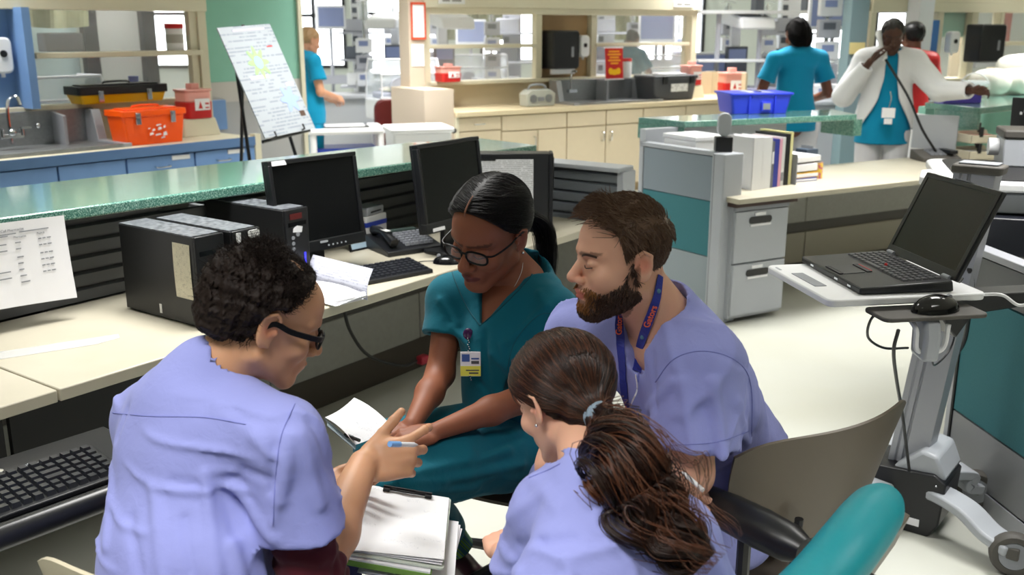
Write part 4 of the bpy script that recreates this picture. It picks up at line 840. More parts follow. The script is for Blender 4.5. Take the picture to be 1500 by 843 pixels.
# behind the middle unit
warmer(at(660, 12.8), .4, 'infant warmer behind the left bay of the beige unit')
pump_pole(at(720, 13.2), .1, 'infusion pole behind the left bay with four pumps', 4)
pump_pole(at(640, 14.2), .1, 'infusion pole behind the left bay nearest the pillar', 4)
boom(at(750, 14.5), .0, 'grey supply tower behind the left bay of the beige unit', M_shell2)
bed_monitor(at(690, 15.0), .1, 'patient monitor standing behind the left bay', 1.4, .45)
boom(at(885, 15.2), .1, 'white supply tower behind the right bay above the red sign')
bed_monitor(at(960, 14.0), -.1, 'patient monitor standing behind the right bay', 1.45, .5)
incubator(at(975, 13.2), .1, 'incubator behind the right bay of the beige unit')
pump_pole(at(925, 15.6), .1, 'infusion pole behind the right bay near the teal figure', 4)
pump_pole(at(992, 14.6), .1, 'infusion pole behind the right bay near its right post', 3)
for i, (px_, y_, lb) in enumerate([(655, 16.5, 'olive curtain panel hanging far behind the left bay'), (865, 16.8, 'olive curtain panel hanging far behind the right bay')]):
    t = thing('curtain', lb, 'curtain', at(px_ + 50, y_), 0)
    mkobj('cloth', sheet(lambda u, v: (-.6 + 1.2 * u, .06 * math.sin(30 * u), 1.45 + 1.0 * v), 60, 2, .01), MATS['olive cloth'], t); mkobj('track', box(-.7, .7, -.02, .02, 2.45, 2.5), M_chrome, t)
# right of the middle unit
warmer(at(1090, 12.2), .2, 'infant warmer standing right of the beige unit, beyond the grey cart')
bed_monitor(at(1035, 12.6), .1, 'lilac patient monitor just right of the beige unit', .95, .5)
t = at(1072, 11.2, .9)
sharps(thing('sharps_container', 'red and pink sharps container on the grey cart beyond the ledge', 'sharps container', t, .2), .10, .30)
single('equipment_cart', cat(box(-.4, .4, -.25, .25, .05, .88), box(-.42, .42, -.27, .27, .88, .9)), mat('teal grey cart', '#5f7a80', .5), 'teal grey equipment cart behind the blue bin', 'cart', at(1095, 11.2), .2, bev=.015)
pump_pole(at(1062, 13.2), .1, 'infusion pole beyond the grey cart', 4); pump_pole(at(1118, 13.0), .1, 'infusion pole behind the nurse in the middle, left one', 4)
pump_pole(at(1206, 9.6), -.1, 'white pump stack on a pole right of the nurse in the middle', 5)
bed_monitor(at(1207, 10.6), -.15, 'patient monitor above the nurse in the middle at her right', 1.62, .42)
boom(at(1150, 13.8), .0, 'white supply tower behind the nurse in the middle')
incubator(at(1190, 11.8), -.1, 'incubator behind the nurse in the middle')
t = thing('rail_shelf', 'pale rail shelf on posts high behind the nurse in the middle', 'shelf', at(1110, 12.0), .05)
mkobj('rail', cat(box(-.75, .85, -.12, .12, 1.80, 1.84), box(-.75, .85, -.12, .12, 1.25, 1.28)), M_shell, t, bev=.005)
for x in (-.5, 0, .6): mkobj('post', cyl(.03, 0, 1.8, 12, x, 0), M_shell2, t, smooth=True)
for x in (-.05, .55): mkobj('bracket', box(x - .05, x + .05, -.1, .1, 1.84, 2.0), M_dgrey, t)
single('side_cabinet', box(-.2, .2, -.1, .1, 0, 1.05), M_shell, 'tall white cabinet side between nurse and ledge', 'cabinet', at(1222, 10.9), 0, bev=.01)
# grey teal column, white post and rear right unit
cl = at(1249, 9.0); struct('wall_column', box(-.08, .08, -.06, .12, 0, 2.75), mat('grey teal paint', '#6f878e', .6), loc=cl, rz=.1)
single('paper_notice', box(-.07, .07, -.006, 0, 0, .10), mat('faded yellow', '#cfc489', .6), 'faded yellow notice stuck on the grey teal column', 'notice', cl + Vector((-.0, -.068, 1.42)), .1)
u0 = at(1366, 10.6)
wr = struct('window_9', frame_bars([(-.85, -.78, 0, .12, .9, 2.75), (0, .08, 0, .12, .9, 1.80), (.46, .54, 0, .12, 1.1, 1.80), (.85, .9, 0, .12, 1.1, 1.8), (-.85, 2.2, -.02, .14, 1.80, 1.9), (.48, 2.2, 0, .12, 1.46, 1.5), (0, 2.2, 0, .3, 1.08, 1.12)]), M_cream, bev=.004, loc=u0, rz=.35)
mkobj('soffit', box(-.85, 2.2, -.02, .14, 1.9, 2.75), M_cream, wr); mkobj('pane', box(.1, 2.2, .08, .085, 1.12, 1.8), M_glass, wr); mkobj('side_panel', box(.1, .46, .10, .12, 1.55, 1.80), M_greenw, wr); mkobj('lower_wall', box(-.8, 2.2, .1, .14, 0, 1.08), M_panel, wr)
struct('trim_10', box(-.22, -.08, -.12, .0, 0, 1.72), mat('strong blue panel', '#3b6fb0', .5), loc=u0, rz=.35)
struct('trim_11', box(-.42, -.24, -.2, .0, 0, 2.75), M_shell, loc=u0, rz=.35)
soap_dispenser(u0 + Vector((.10, -.10, 1.50)), .35, 'white soap dispenser left of the rear right towel dispenser')
towel_disp(u0 + Vector((.42, -.03, 1.30)), .35, 'black paper towel dispenser hanging at the rear right unit')
single('notice_board', box(0, .12, 0, .04, 0, .35), mat('dark red panel', '#8f2f2c', .5), 'dark red board seen behind the far right pane', 'board', u0 + Vector((.95, .55, 1.45)), .35)
single('door_panel', box(0, .3, 0, .04, -1.4, .6), M_beige, 'beige door panel seen behind the far right panes', 'panel', u0 + Vector((.60, .95, 1.40)), .35)
single('plastic_wrapping', (lambda b: ([(x * .42, y * .16, max(0, z) * .12) for x, y, z in b[0]], b[1]))(ball((0, 0, 0), 1, 10)), M_clear, 'crumpled clear plastic wrapping on the far right sill', 'wrapping', u0 + Vector((1.1, .15, 1.12)), .3, smooth=True)
single('low_cabinet', cat(box(-.7, .7, -.25, .25, .06, .95), box(-.72, .72, -.27, .27, .95, .99)), M_lgrey, 'pale low cabinet between the column and the phone nurse', 'cabinet', at(1255, 9.6), .3, bev=.01)
# ------------------------------------------------------------ sculpting: bodies, clothes and hair grown from blended distance fields
A3 = lambda p: np.array(tuple(p), np.float32)
def nrm(v): v = A3(v); return v / (np.linalg.norm(v) + 1e-9)
def cap(a, b, ra, rb=None):
    a, b = A3(a), A3(b); rb = ra if rb is None else rb; ba = b - a; L2 = max(float(ba @ ba), 1e-9)
    def f(P):
        pa = P - a; t = np.clip(pa @ ba / L2, 0, 1); return np.linalg.norm(pa - t[:, None] * ba, axis=1) - (ra + (rb - ra) * t)
    return f
def capf(a, b, ra, rb, ax, sc):
    "capsule squashed by sc along ax"
    a, b, ax = A3(a), A3(b), nrm(ax); ba = b - a; L2 = float(ba @ ba)
    def f(P):
        pa = P - a; t = np.clip(pa @ ba / L2, 0, 1); q = pa - t[:, None] * ba; q = q + ax * ((q @ ax) * (1 / sc - 1))[:, None]
        return (np.linalg.norm(q, axis=1) - (ra + (rb - ra) * t)) * (sc ** .5)
    return f
def ell(c, r, R=None):
    c = A3(c); r = A3(r); Rm = np.eye(3, dtype=np.float32) if R is None else np.array(R, np.float32)
    def f(P):
        q = (P - c) @ Rm; k0 = np.linalg.norm(q / r, axis=1); k1 = np.linalg.norm(q / (r * r), axis=1); return k0 * (k0 - 1) / (k1 + 1e-6)
    return f
def path(pts, rs):
    fs = [cap(pts[i], pts[i + 1], rs[i], rs[i + 1]) for i in range(len(pts) - 1)]
    return lambda P: np.min([g(P) for g in fs], axis=0)
def smin(a, b, k):
    if k <= 0: return np.minimum(a, b)
    h = np.clip(.5 + .5 * (b - a) / k, 0, 1); return b + (a - b) * h - k * h * (1 - h)
class Body:
    def __init__(s): s.ops = []
    def add(s, f, k=.01): s.ops.append(('u', f, k)); return s
    def sub(s, f, k=.01): s.ops.append(('s', f, k)); return s
    def clip(s, p, n, k=.0): s.ops.append(('c', (A3(p), nrm(n)), k)); return s
    def disp(s, f): s.ops.append(('d', f, 0)); return s
    def fold(s, a, b, w, amp):
        g = cap(a, b, 0); return s.disp(lambda P: -amp * np.exp(-(g(P) / w) ** 2))
    def __call__(s, P):
        d = None
        for o, f, k in s.ops:
            if o == 'u': d = f(P) if d is None else smin(d, f(P), k)
            elif o == 's': d = -smin(-d, f(P), k)
            elif o == 'c': d = np.maximum(d, (P - f[0]) @ f[1])
            else: d = d + f(P)
        return d
def wav(amp, freq, seed=0, stretch=(1, 1, 1), warp=1.5):
    r = np.random.RandomState(seed); ks = r.normal(0, 1, (5, 3)) * freq / np.array(stretch); ph = r.rand(5) * 6.28; kw = r.normal(0, 1, (3, 3)) * freq * .4
    ks = ks.astype(np.float32); kw = kw.astype(np.float32)
    def f(P):
        w = np.sin(P @ kw.T) * warp; o = 0
        for i in range(5): o = o + np.sin(P @ ks[i] + ph[i] + w[:, i % 3])
        return amp * o / 2.5
    return f
def crease(amp, k, seed, dens=.2, w=.30):
    "patchy sharp cloth creases running across direction k"
    r = np.random.RandomState(seed); k = np.array(k, np.float32); wk = (r.normal(0, 1, (3, 3)) * 9).astype(np.float32); mk = (r.normal(0, 1, (2, 3)) * 8).astype(np.float32)
    def f(P):
        ph = P @ k + 1.3 * np.sin(P @ wk[0] + 1) + .9 * np.sin(P @ wk[1] * 1.7 + 2); m = np.clip(np.sin(P @ mk[0]) + np.sin(P @ mk[1] + 1.7) - dens, 0, 1); return -amp * np.exp(-(np.sin(ph) / w) ** 2) * m
    return f
def sdf_mesh(fn, lo, hi, h, c=4):
    lo = np.array(lo, np.float32); hi = np.array(hi, np.float32)
    nc = np.ceil((hi - lo) / (h * c)).astype(int) + 1; n = nc * c + 1
    gx = [lo[i] + h * c * np.arange(nc[i] + 1) for i in range(3)]
    G = np.stack(np.meshgrid(*gx, indexing='ij'), -1).reshape(-1, 3).astype(np.float32)
    dc = ev(fn, G).reshape(nc + 1)
    near = np.abs(dc) < h * c * 2.3
    act = np.zeros(nc, bool)
    for i in (0, 1):
        for j in (0, 1):
            for k in (0, 1): act |= near[i:i + nc[0], j:j + nc[1], k:k + nc[2]]
    D = np.full(n, 9., np.float32); need = np.zeros(n, bool)
    ai = np.argwhere(act)
    off = np.stack(np.meshgrid(*[np.arange(c + 1)] * 3, indexing='ij'), -1).reshape(-1, 3)
    for k in range(0, len(ai), 4096):
        q = (ai[k:k + 4096, None] * c + off[None]).reshape(-1, 3); need[q[:, 0], q[:, 1], q[:, 2]] = True
    # sign of far cells from the coarse grid
    q = np.argwhere(need); D[q[:, 0], q[:, 1], q[:, 2]] = ev(fn, lo + h * q.astype(np.float32))
    s = D < 0; sl = lambda A, i, j, k: A[i:i + A.shape[0] - 1, j:j + A.shape[1] - 1, k:k + A.shape[2] - 1]
    cnt = np.zeros(np.array(n) - 1, np.int8)
    for i in (0, 1):
        for j in (0, 1):
            for k in (0, 1): cnt += sl(s, i, j, k)
    allneed = np.ones(np.array(n) - 1, bool)
    for i in (0, 1):
        for j in (0, 1):
            for k in (0, 1): allneed &= sl(need, i, j, k)
    ok = (cnt > 0) & (cnt < 8) & allneed; ci = np.argwhere(ok); idx = np.full(ok.shape, -1, np.int64); idx[ok] = np.arange(len(ci))
    acc = np.zeros((len(ci), 3), np.float32); w = np.zeros(len(ci), np.float32)
    cs = [(i, j, k) for i in (0, 1) for j in (0, 1) for k in (0, 1)]
    for a in cs:
        for ax in range(3):
            if a[ax]: continue
            b = list(a); b[ax] = 1
            da = D[ci[:, 0] + a[0], ci[:, 1] + a[1], ci[:, 2] + a[2]]; db = D[ci[:, 0] + b[0], ci[:, 1] + b[1], ci[:, 2] + b[2]]
            m = (da < 0) != (db < 0); t = np.where(m, da / (da - db + 1e-12), 0)
            p = np.tile(np.array(a, np.float32), (len(ci), 1)); p[:, ax] += t; acc += p * m[:, None]; w += m
    V = lo + h * (ci + acc / np.maximum(w, 1)[:, None]); F = []
    for ax in range(3):
        sa = np.take(s, range(n[ax] - 1), ax); sb = np.take(s, range(1, n[ax]), ax); e = np.argwhere(sa != sb)
        u, v = (ax + 1) % 3, (ax + 2) % 3
        e = e[(e[:, u] > 0) & (e[:, v] > 0) & (e[:, u] < n[u] - 1) & (e[:, v] < n[v] - 1)]
        du = np.zeros(3, int); du[u] = 1; dv = np.zeros(3, int); dv[v] = 1
        g = lambda q: idx[q[:, 0], q[:, 1], q[:, 2]]
        Q = np.stack([g(e - du - dv), g(e - dv), g(e), g(e - du)], 1); good = (Q >= 0).all(1); fl = s[e[:, 0], e[:, 1], e[:, 2]]
        Q[~fl] = Q[~fl][:, ::-1]; F.append(Q[good])
    return V, np.concatenate(F)
def ev(fn, P, n=300000): return np.concatenate([fn(P[i:i + n]) for i in range(0, len(P), n)]).astype(np.float32)
def npmesh(name, parts, col=None):
    "numpy (verts, faces) list -> one mesh, optional colour attribute from col(P)"
    V = []; F = []; o = 0
    for v, f in parts: V.append(np.asarray(v, np.float32)); F.append(np.asarray(f) + o); o += len(v)
    V = np.concatenate(V); me = bpy.data.meshes.new(name); me.vertices.add(len(V)); me.vertices.foreach_set('co', V.ravel())
    nf = sum(len(f) for f in F); tot = np.concatenate([np.full(len(f), f.shape[1]) for f in F]); L = np.concatenate([f.ravel() for f in F])
    me.loops.add(len(L)); me.loops.foreach_set('vertex_index', L.astype(np.int32)); me.polygons.add(nf)
    me.polygons.foreach_set('loop_start', np.concatenate([[0], np.cumsum(tot)[:-1]]).astype(np.int32)); me.polygons.foreach_set('loop_total', tot.astype(np.int32))
    me.polygons.foreach_set('use_smooth', np.ones(nf, bool)); me.update(calc_edges=True); me.validate()
    if col:
        a = me.color_attributes.new('Col', 'FLOAT_COLOR', 'POINT'); c = np.ones((len(V), 4), np.float32); c[:, :3] = col(V); a.data.foreach_set('color', c.ravel())
    return me
def bounds(pts, m): P = np.array([tuple(p) for p in pts]); return P.min(0) - m, P.max(0) + m
def grad(fn, P, e=.002):
    g = np.stack([fn(P + np.array(d, np.float32) * e) - fn(P - np.array(d, np.float32) * e) for d in np.eye(3)], 1); return g / (np.linalg.norm(g, axis=1, keepdims=True) + 1e-9)
def project(fn, P, off=0, it=5):
    P = P.astype(np.float32)
    for _ in range(it): P = P - grad(fn, P) * (fn(P) - off)[:, None] * .9
    return P
def strands(paths, r0, r1=None, sides=3):
    "paths (N,M,3) -> thin tubes in one mesh"
    N, M, _ = paths.shape; r1 = r0 * .4 if r1 is None else r1
    T = np.gradient(paths, axis=1); T /= np.linalg.norm(T, axis=2, keepdims=True) + 1e-9
    ref = np.where(np.abs(T[..., 2:3]) < .9, np.array([0, 0, 1.]), np.array([1., 0, 0])); U = np.cross(T, ref); U /= np.linalg.norm(U, axis=2, keepdims=True) + 1e-9; Wv = np.cross(T, U)
    rr = np.interp(np.linspace(0, 1, M), [0, .7, 1], [r0, r0 * .9, r1])[None, :, None]
    if isinstance(r0, np.ndarray): pass
    V = np.stack([paths + (U * math.cos(2 * PI * k / sides) + Wv * math.sin(2 * PI * k / sides)) * rr for k in range(sides)], 2)
    base = (np.arange(N)[:, None] * M + np.arange(M - 1)[None]) * sides; F = []
    for k in range(sides):
        k2 = (k + 1) % sides; F.append(np.stack([base + k, base + k2, base + sides + k2, base + sides + k], -1).reshape(-1, 4))
    return V.reshape(-1, 3), np.concatenate(F)
def flow(fn, roots, dirf, steps, step, off, rise=0, jit=.0, seed=1):
    "strands combed over a surface: dirf(P, i) gives the wished direction"
    r = np.random.RandomState(seed); P = roots.astype(np.float32); out = [P]; N = len(P); lane = off + np.abs(r.normal(0, .0012, N)); jt = r.normal(0, jit, (N, 3))
    for i in range(steps):
        d = dirf(P, i) + jt; g = grad(fn, P); d = d - g * (d * g).sum(1, keepdims=True) * (1 - rise); d /= np.linalg.norm(d, axis=1, keepdims=True) + 1e-9
        P = P + d * step; g = grad(fn, P); e = fn(P) - (lane + rise * step * (i + 1)); P = P - g * e[:, None] * .8; out.append(P.astype(np.float32))
    return np.stack(out, 1)
def rand_roots(fn, c, r, n, keep, seed=0):
    q = np.random.RandomState(seed).normal(0, 1, (n, 3)); q = q / np.linalg.norm(q, axis=1, keepdims=True) * r + A3(c); q = project(fn, q.astype(np.float32), 0, 6); return q[keep(q)]
# ------------------------------------------------------------ people
def frameR(fwd, up):
    "columns: right of the person, forward, up"
    f = nrm(fwd); u = A3(up); u = nrm(u - f * (u @ f)); return np.stack([np.cross(f, u), f, u], 1)
class Head:
    def __init__(s, origin, fwd, up, scale=1., **k): s.O = A3(origin); s.R = frameR(fwd, up); s.s = scale; s.k = k
    def loc(s, P): return ((P - s.O) @ s.R / s.s).astype(np.float32)
    def w(s, p): return A3(s.O + s.R @ (A3(p) * s.s))
    def sdf(s):
        g = s.k.get; b = Body(); jw = g('jaw', 1.); nz = g('nose', 1.)
        bk = g('back', 0.); b.add(ell((0, -.014 + bk, .034), (.0745, .096 - bk, .083))); b.add(ell((0, .018, -.02), (.0655, .070, .080)), .02)
        b.add(ell((0, .040, .040), (.058, .050, .050)), .02)
        b.add(ell((0, .034, -.062), (.048 * jw, .052, .046)), .02); b.add(cap((-.052 * jw, -.008, -.06), (-.018 * jw, .066, -.104), .015), .022); b.add(cap((.052 * jw, -.008, -.06), (.018 * jw, .066, -.104), .015), .022)
        b.add(ell((0, .074, -.102), (.022 * jw, .018, .017)), .018)
        for x in (-1, 1):
            b.add(cap((x * .012, .084, .020), (x * .046, .066, .020), .010 * g('brow', 1.), .008), .014)
            b.add(ell((x * .042, .062, -.030), (.022, .020, .020)), .02)
            b.sub(ell((x * .032, .104, -.001), (.019, .021, .013)), .012)
            b.add(ell((x * .032, .0745, -.001), (.0150, .0135, .0125)), .003)
            b.sub(cap((x * .020, .0895, -.0065), (x * .032, .0895, -.0085), .0011), .0015); b.sub(cap((x * .032, .0895, -.0085), (x * .046, .084, -.0065), .0011), .0015)
        b.add(cap((0, .082, .012), (0, .103 + .004 * nz, -.030), .0075, .0105 * nz), .010); b.add(ell((0, .104 + .005 * nz, -.034), (.0115 * nz, .011, .0095)), .006)
        for x in (-1, 1):
            b.add(ell((x * .0125 * nz, .097, -.038), (.0085 * nz, .011, .0075)), .005); b.sub(ell((x * .007, .102, -.0455), (.0035, .006, .003)), .002)
        b.add(ell((0, .078, -.066), (.030, .020, .024)), .014)
        lp = g('lip', 1.)
        b.add(path([(-.024, .087, -.067), (-.011, .0965, -.0625), (0, .0985, -.0645), (.011, .0965, -.0625), (.024, .087, -.067)], [.002, .0045 * lp, .004 * lp, .0045 * lp, .002]), .003)
        b.add(path([(-.021, .088, -.070), (0, .0965, -.0745), (.021, .088, -.070)], [.002, .0058 * lp, .002]), .003)
        b.sub(path([(-.026, .090, -.0675), (-.010, .102, -.0682), (0, .1035, -.069), (.010, .102, -.0682), (.026, .090, -.0675)], [.0008, .0016, .0016, .0016, .0008]), .002)
        b.sub(cap((-.010, .103, -.086), (.010, .103, -.086), .006), .010)
        for x in (-1, 1):
            er = g('ear', 1.); t = .35 * x; R = np.array([[math.cos(t), -math.sin(t), 0], [math.sin(t), math.cos(t), 0], [0, 0, 1]], np.float32)
            b.add(ell((x * .081, -.012, -.004), (.0055, .017 * er, .0300 * er), R), .004); b.add(path([(x * .0745, .003, .004), (x * .083, .004, .018 * er), (x * .088, -.008, .027 * er), (x * .090, -.024 * er, .018 * er), (x * .087, -.024 * er, -.004), (x * .081, -.012, -.022 * er), (x * .077, -.002, -.028 * er)], [.003, .0034, .0036, .0036, .0034, .0040, .0050]), .003)
            b.sub(ell((x * .0895, -.007, .003), (.0088, .0092 * er, .0150 * er), R), .002); b.add(ell((x * .080, .004, -.005), (.004, .004, .0055)), .003)
        return lambda P: b(s.loc(P)) * s.s
def skin_col(head, base, lip=None, brow=None, extra=None, ear=None):
    base = np.array(lin(base)[:3], np.float32)
    def f(V):
        c = np.tile(base, (len(V), 1)); q = head.loc(V)
        def mixin(mask, colr): c[:] = c * (1 - mask[:, None]) + np.array(lin(colr)[:3], np.float32) * mask[:, None]
        if lip:
            z0 = -.0685; dz = np.abs(q[:, 2] - z0) / (.0105 * (1 - (np.abs(q[:, 0]) / .030) ** 2).clip(.05)); m = ((1.25 - dz) * 3).clip(0, 1) * (np.abs(q[:, 0]) < .027) * (q[:, 1] > .083); mixin(m * .85, lip)
        if brow:
            bw = np.minimum(*[np.abs(cap((x * .014, .09, .020), (x * .048, .072, .026), 0)(q)) for x in (-1, 1)]); m = ((.013 - bw) / .004).clip(0, 1) * (np.abs(q[:, 2] - .0195 - .1 * (np.abs(q[:, 0]) - .03)) < .0038) * (q[:, 1] > .05); mixin(m * .62, brow)
        if ear: m = ((.022 - np.minimum(*[np.linalg.norm(q - np.array([x * .086, -.008, 0]), axis=1) for x in (-1, 1)])) / .012).clip(0, 1); mixin(m * .5, ear)
        if extra: c[:] = extra(V, q, c)
        return c
    return f
def hand(b, wrist, d, n, side, curls, thumb=(.5, .3), sc=1., spread=.09, k=.004):
    "adds a hand; d fingers, n out of the palm, side +1 puts the thumb on d x n; returns fingertip points"
    w = A3(wrist); d = nrm(d); n = A3(n); n = nrm(n - d * (n @ d)); t = np.cross(d, n) * side; tips = []
    P = lambda a, l, h: w + (d * a + t * l + n * h) * sc
    b.add(ell(P(.052, .002, .002), (.048 * sc, .036 * sc, .0135 * sc), np.stack([d, t, n], 1)), .016)
    b.add(ell(P(.035, .024, .010), (.034 * sc, .016 * sc, .014 * sc), np.stack([nrm(d + t * .35), nrm(t - d * .35), n], 1)), .012); b.add(ell(P(.04, -.026, .006), (.034 * sc, .012 * sc, .012 * sc), np.stack([d, t, n], 1)), .012)
    for i, (l0, lens, r) in enumerate([(.028, (.043, .025, .021), .0092), (.009, (.047, .029, .022), .0094), (-.011, (.043, .027, .021), .0088), (-.029, (.034, .020, .018), .0078)]):
        a0 = (.088, .092, .088, .079)[i]; p = P(a0, l0, 0); b.add(cap(P(.04, l0 * .8, 0), p, .011 * sc, .0105 * sc), .010)
        an = 0; sp = spread * (1.5 - i) if not isinstance(spread, (list, tuple)) else spread[i]; fd = nrm(d + t * sp)
        for j in range(3):
            an += curls[i][j]; v = fd * math.cos(an) + n * math.sin(an); q = p + v * lens[j] * sc; b.add(cap(p, q, (r - .0008 * j) * sc, (r - .0008 * (j + 1)) * sc), k if j else .006); p = q
        tips.append(p)
    al, be = thumb[:2]; v = nrm(d * math.cos(al) + t * math.sin(al) + n * math.sin(be)); p0 = P(.016, .022, .008); p1 = p0 + v * .042 * sc
    v2 = nrm(v + d * (thumb[2] if len(thumb) > 2 else .25)); p2 = p1 + v2 * .031 * sc; v3 = nrm(v2 + d * (thumb[3] if len(thumb) > 3 else .2)); p3 = p2 + v3 * .024 * sc
    b.add(cap(p0, p1, .0145 * sc, .0112 * sc), .012); b.add(cap(p1, p2, .0108 * sc, .0098 * sc), .004); b.add(cap(p2, p3, .0100 * sc, .0078 * sc), .004)
    tips.append(p3); return tips
def fabric(name, col, rough=.85):
    m = mat(name, col, rough, spec=.2, sheen=.08)
    nt = m.node_tree; L = nt.links.new; b = nt.nodes['Principled BSDF']; tc = nt.nodes.new('ShaderNodeTexCoord')
    w = nt.nodes.new('ShaderNodeTexNoise'); w.inputs['Scale'].default_value = 900; L(tc.outputs['Object'], w.inputs['Vector'])
    w2 = nt.nodes.new('ShaderNodeTexNoise'); w2.inputs['Scale'].default_value = 34; w2.inputs['Detail'].default_value = 5; w2.inputs['Distortion'].default_value = .8; L(tc.outputs['Object'], w2.inputs['Vector'])
    b1 = nt.nodes.new('ShaderNodeBump'); b1.inputs['Strength'].default_value = .25; b1.inputs['Distance'].default_value = .0004; L(w.outputs['Fac'], b1.inputs['Height'])
    b2 = nt.nodes.new('ShaderNodeBump'); b2.inputs['Strength'].default_value = .35; b2.inputs['Distance'].default_value = .004; L(w2.outputs['Fac'], b2.inputs['Height']); L(b1.outputs['Normal'], b2.inputs['Normal']); L(b2.outputs['Normal'], b.inputs['Normal'])
    return m
def skinmat(name, rough=.45): return mat(name, '#ffffff', rough, spec=.4, attr=True, sss=.15, bump=(420, .12, .0006))
def person(body_parts, label, col, m):
    me = npmesh('person', body_parts, col); o = bpy.data.objects.new('person', me); C.objects.link(o); me.materials.append(m); return tag(o, label, 'person')
def pmesh(name, mesh, m, parent, label=None, col=None):
    me = npmesh(name, mesh if isinstance(mesh, list) else [mesh], col); me.materials.append(m); o = bpy.data.objects.new(name, me); C.objects.link(o); o.parent = parent
    if label: o['label'] = label
    return o
def ppart(name, m_, material, parent, label=None, smooth=True): return mkobj(name, m_, material, parent, smooth=smooth, label=label)
def glasses(H, parent, col, rim=.0017, wd=.024, hh=.015, temple=.0022, ylens=.101):
    L2 = lambda p: Vector(H.w(p)); rims = []
    f = thick = []
    for x in (-1, 1):
        cx = x * .033; ring = [L2((cx + wd * math.copysign(abs(math.cos(a)) ** .7, math.cos(a)), ylens - .006 * abs((cx + wd * math.cos(a)) / .055) ** 2, -.003 + hh * math.copysign(abs(math.sin(a)) ** .7, math.sin(a)))) for a in np.linspace(0, 2 * PI, 25)]
        rims.append(tube(ring, rim * H.s, 6, smooth=False)); 
    fr = ppart('glasses', cat(*rims, tube([L2((-.010, ylens, .002)), L2((0, ylens + .002, .005)), L2((.010, ylens, .002))], rim)), col, parent, 'black framed glasses')
    for x in (-1, 1):
        cx = x * .033
        ppart('temple_arm', strap([L2((x * .056, ylens - .006, .006)), L2((x * .073, ylens - .02, .006)), L2((x * .080, .03, .006)), L2((x * .082, -.004, .012)), L2((x * .082, -.024, -.004))], temple * 2, temple, tuple(H.R[:, 2]), 5), col, fr, smooth=False)
        P = [tuple(L2((cx + wd * .95 * math.copysign(abs(math.cos(a)) ** .7, math.cos(a)), ylens - .0005 - .006 * abs((cx + wd * math.cos(a)) / .055) ** 2, -.003 + hh * .95 * math.copysign(abs(math.sin(a)) ** .7, math.sin(a))))) for a in np.linspace(0, 2 * PI, 24, endpoint=False)]
        P2 = [tuple(Vector(p) + Vector(H.R[:, 1]) * .001) for p in P]
        ppart('lens', (P + P2, [tuple(range(24)), tuple(range(24, 48))[::-1]] + [(i, (i + 1) % 24, 24 + (i + 1) % 24, 24 + i)[::-1] for i in range(24)]), mat('spectacle lens', '#ffffff', .03, alpha=.05), fr, smooth=False)
    return fr
def hit(fn, pxs):
    "surface points seen at pixels of the photograph"
    D_ = np.array([tuple(ray(*p).normalized()) for p in pxs], np.float32); o = np.array([0, 0, CAMH], np.float32); t = np.full(len(pxs), .9, np.float32)
    for _ in range(90):
        d = fn(o + D_ * t[:, None]); t = np.where(np.abs(d) < .0004, t, t + d * .7); t = np.minimum(t, 5)
    return o + D_ * t[:, None]
def folds(g, L):
    "ridges (amp > 0) and grooves along (x0,y0,x1,y1,width,amp) laid on the surface"
    H_ = hit(g, [p for l in L for p in (l[:2], ((l[0] + l[2]) / 2, (l[1] + l[3]) / 2), l[2:4])]); segs = []
    for i, l in enumerate(L):
        a, m, b_ = H_[3 * i:3 * i + 3]
        if max(a[1], m[1], b_[1]) - min(a[1], m[1], b_[1]) > .35: continue
        segs.append((path([a, m, b_], [0, 0, 0]), l[4], l[5]))
    for gf, w, am in segs:
        am = max(am * 1.25, -.007); w = w * .9; g.disp(lambda P, gf=gf, w=w, am=am: -am * np.exp(-(gf(P) / w) ** 2))
def seam(g, pxs, r, m, parent, k=10, name='seam', off=.0003):
    P = [tuple(p) for p in spline([Vector((x, y, 0)) for x, y in pxs], k)]; Q = hit(g, [p[:2] for p in P]); Q = Q[(Q[:, 1] < 4) & (np.abs(g(Q)) < .01)]
    if len(Q) < 4: print('NO SEAM', pxs); return None
    Q = Q + grad(g, Q) * off
    return ppart(name, tube([Vector(q) for q in Q], r, 5, smooth=False), m, parent)
# ------------------------------------------------------------ rolling workstation with laptop
cb_ = Vector((1.345, 3.12, 0)); crz = math.atan2(-.62, .78)  # local -y looks to the camera side
t = thing('workstation_cart', 'grey column workstation cart carrying the open laptop', 'cart', cb_, -.66)
# column leaning slightly, built upright in its own frame
P0 = [(-.062, -.035), (-.042, -.035), (-.041, -.030), (-.036, -.030), (-.035, -.035), (-.020, -.035), (-.019, -.026), (-.012, -.026), (-.011, -.035), (.060, -.035), (.066, .035), (-.062, .035)]
lean = lambda m, k=.105: ([(x + k * z, y, z) for x, y, z in m[0]], m[1])
mkobj('column', lean(prism(P0, .16, 1.215)), M_alu, t, bev=.002)
mkobj('column_cap', lean(prism(rrect(-.072, .078, -.045, .045, .015), 1.212, 1.24)), M_dpanel, t, bev=.006); mkobj('cap_plate', lean(prism(rrect(-.055, .06, -.032, .032, .006), 1.24, 1.246)), M_grey, t, bev=.002)
mkobj('base_housing', cat(prism([(-.10, .03), (-.06, .0), (.13, .0), (.16, .05), (.17, .20), (.13, .225), (-.10, .21)], -.10, .10, 'y')), M_black, t, bev=.006)
mkobj('base_cover', prism([(-.02, .20), (.165, .205), (.13, .285), (.08, .295), (.03, .25)], -.085, .12, 'y'), M_lgrey, t, bev=.012); mkobj('maker_label', box(.055, .10, -.1025, -.100, .03, .055), M_paperw, t); mkobj('base_screw', ball((.14, -.101, .19), .004), M_chrome, t)
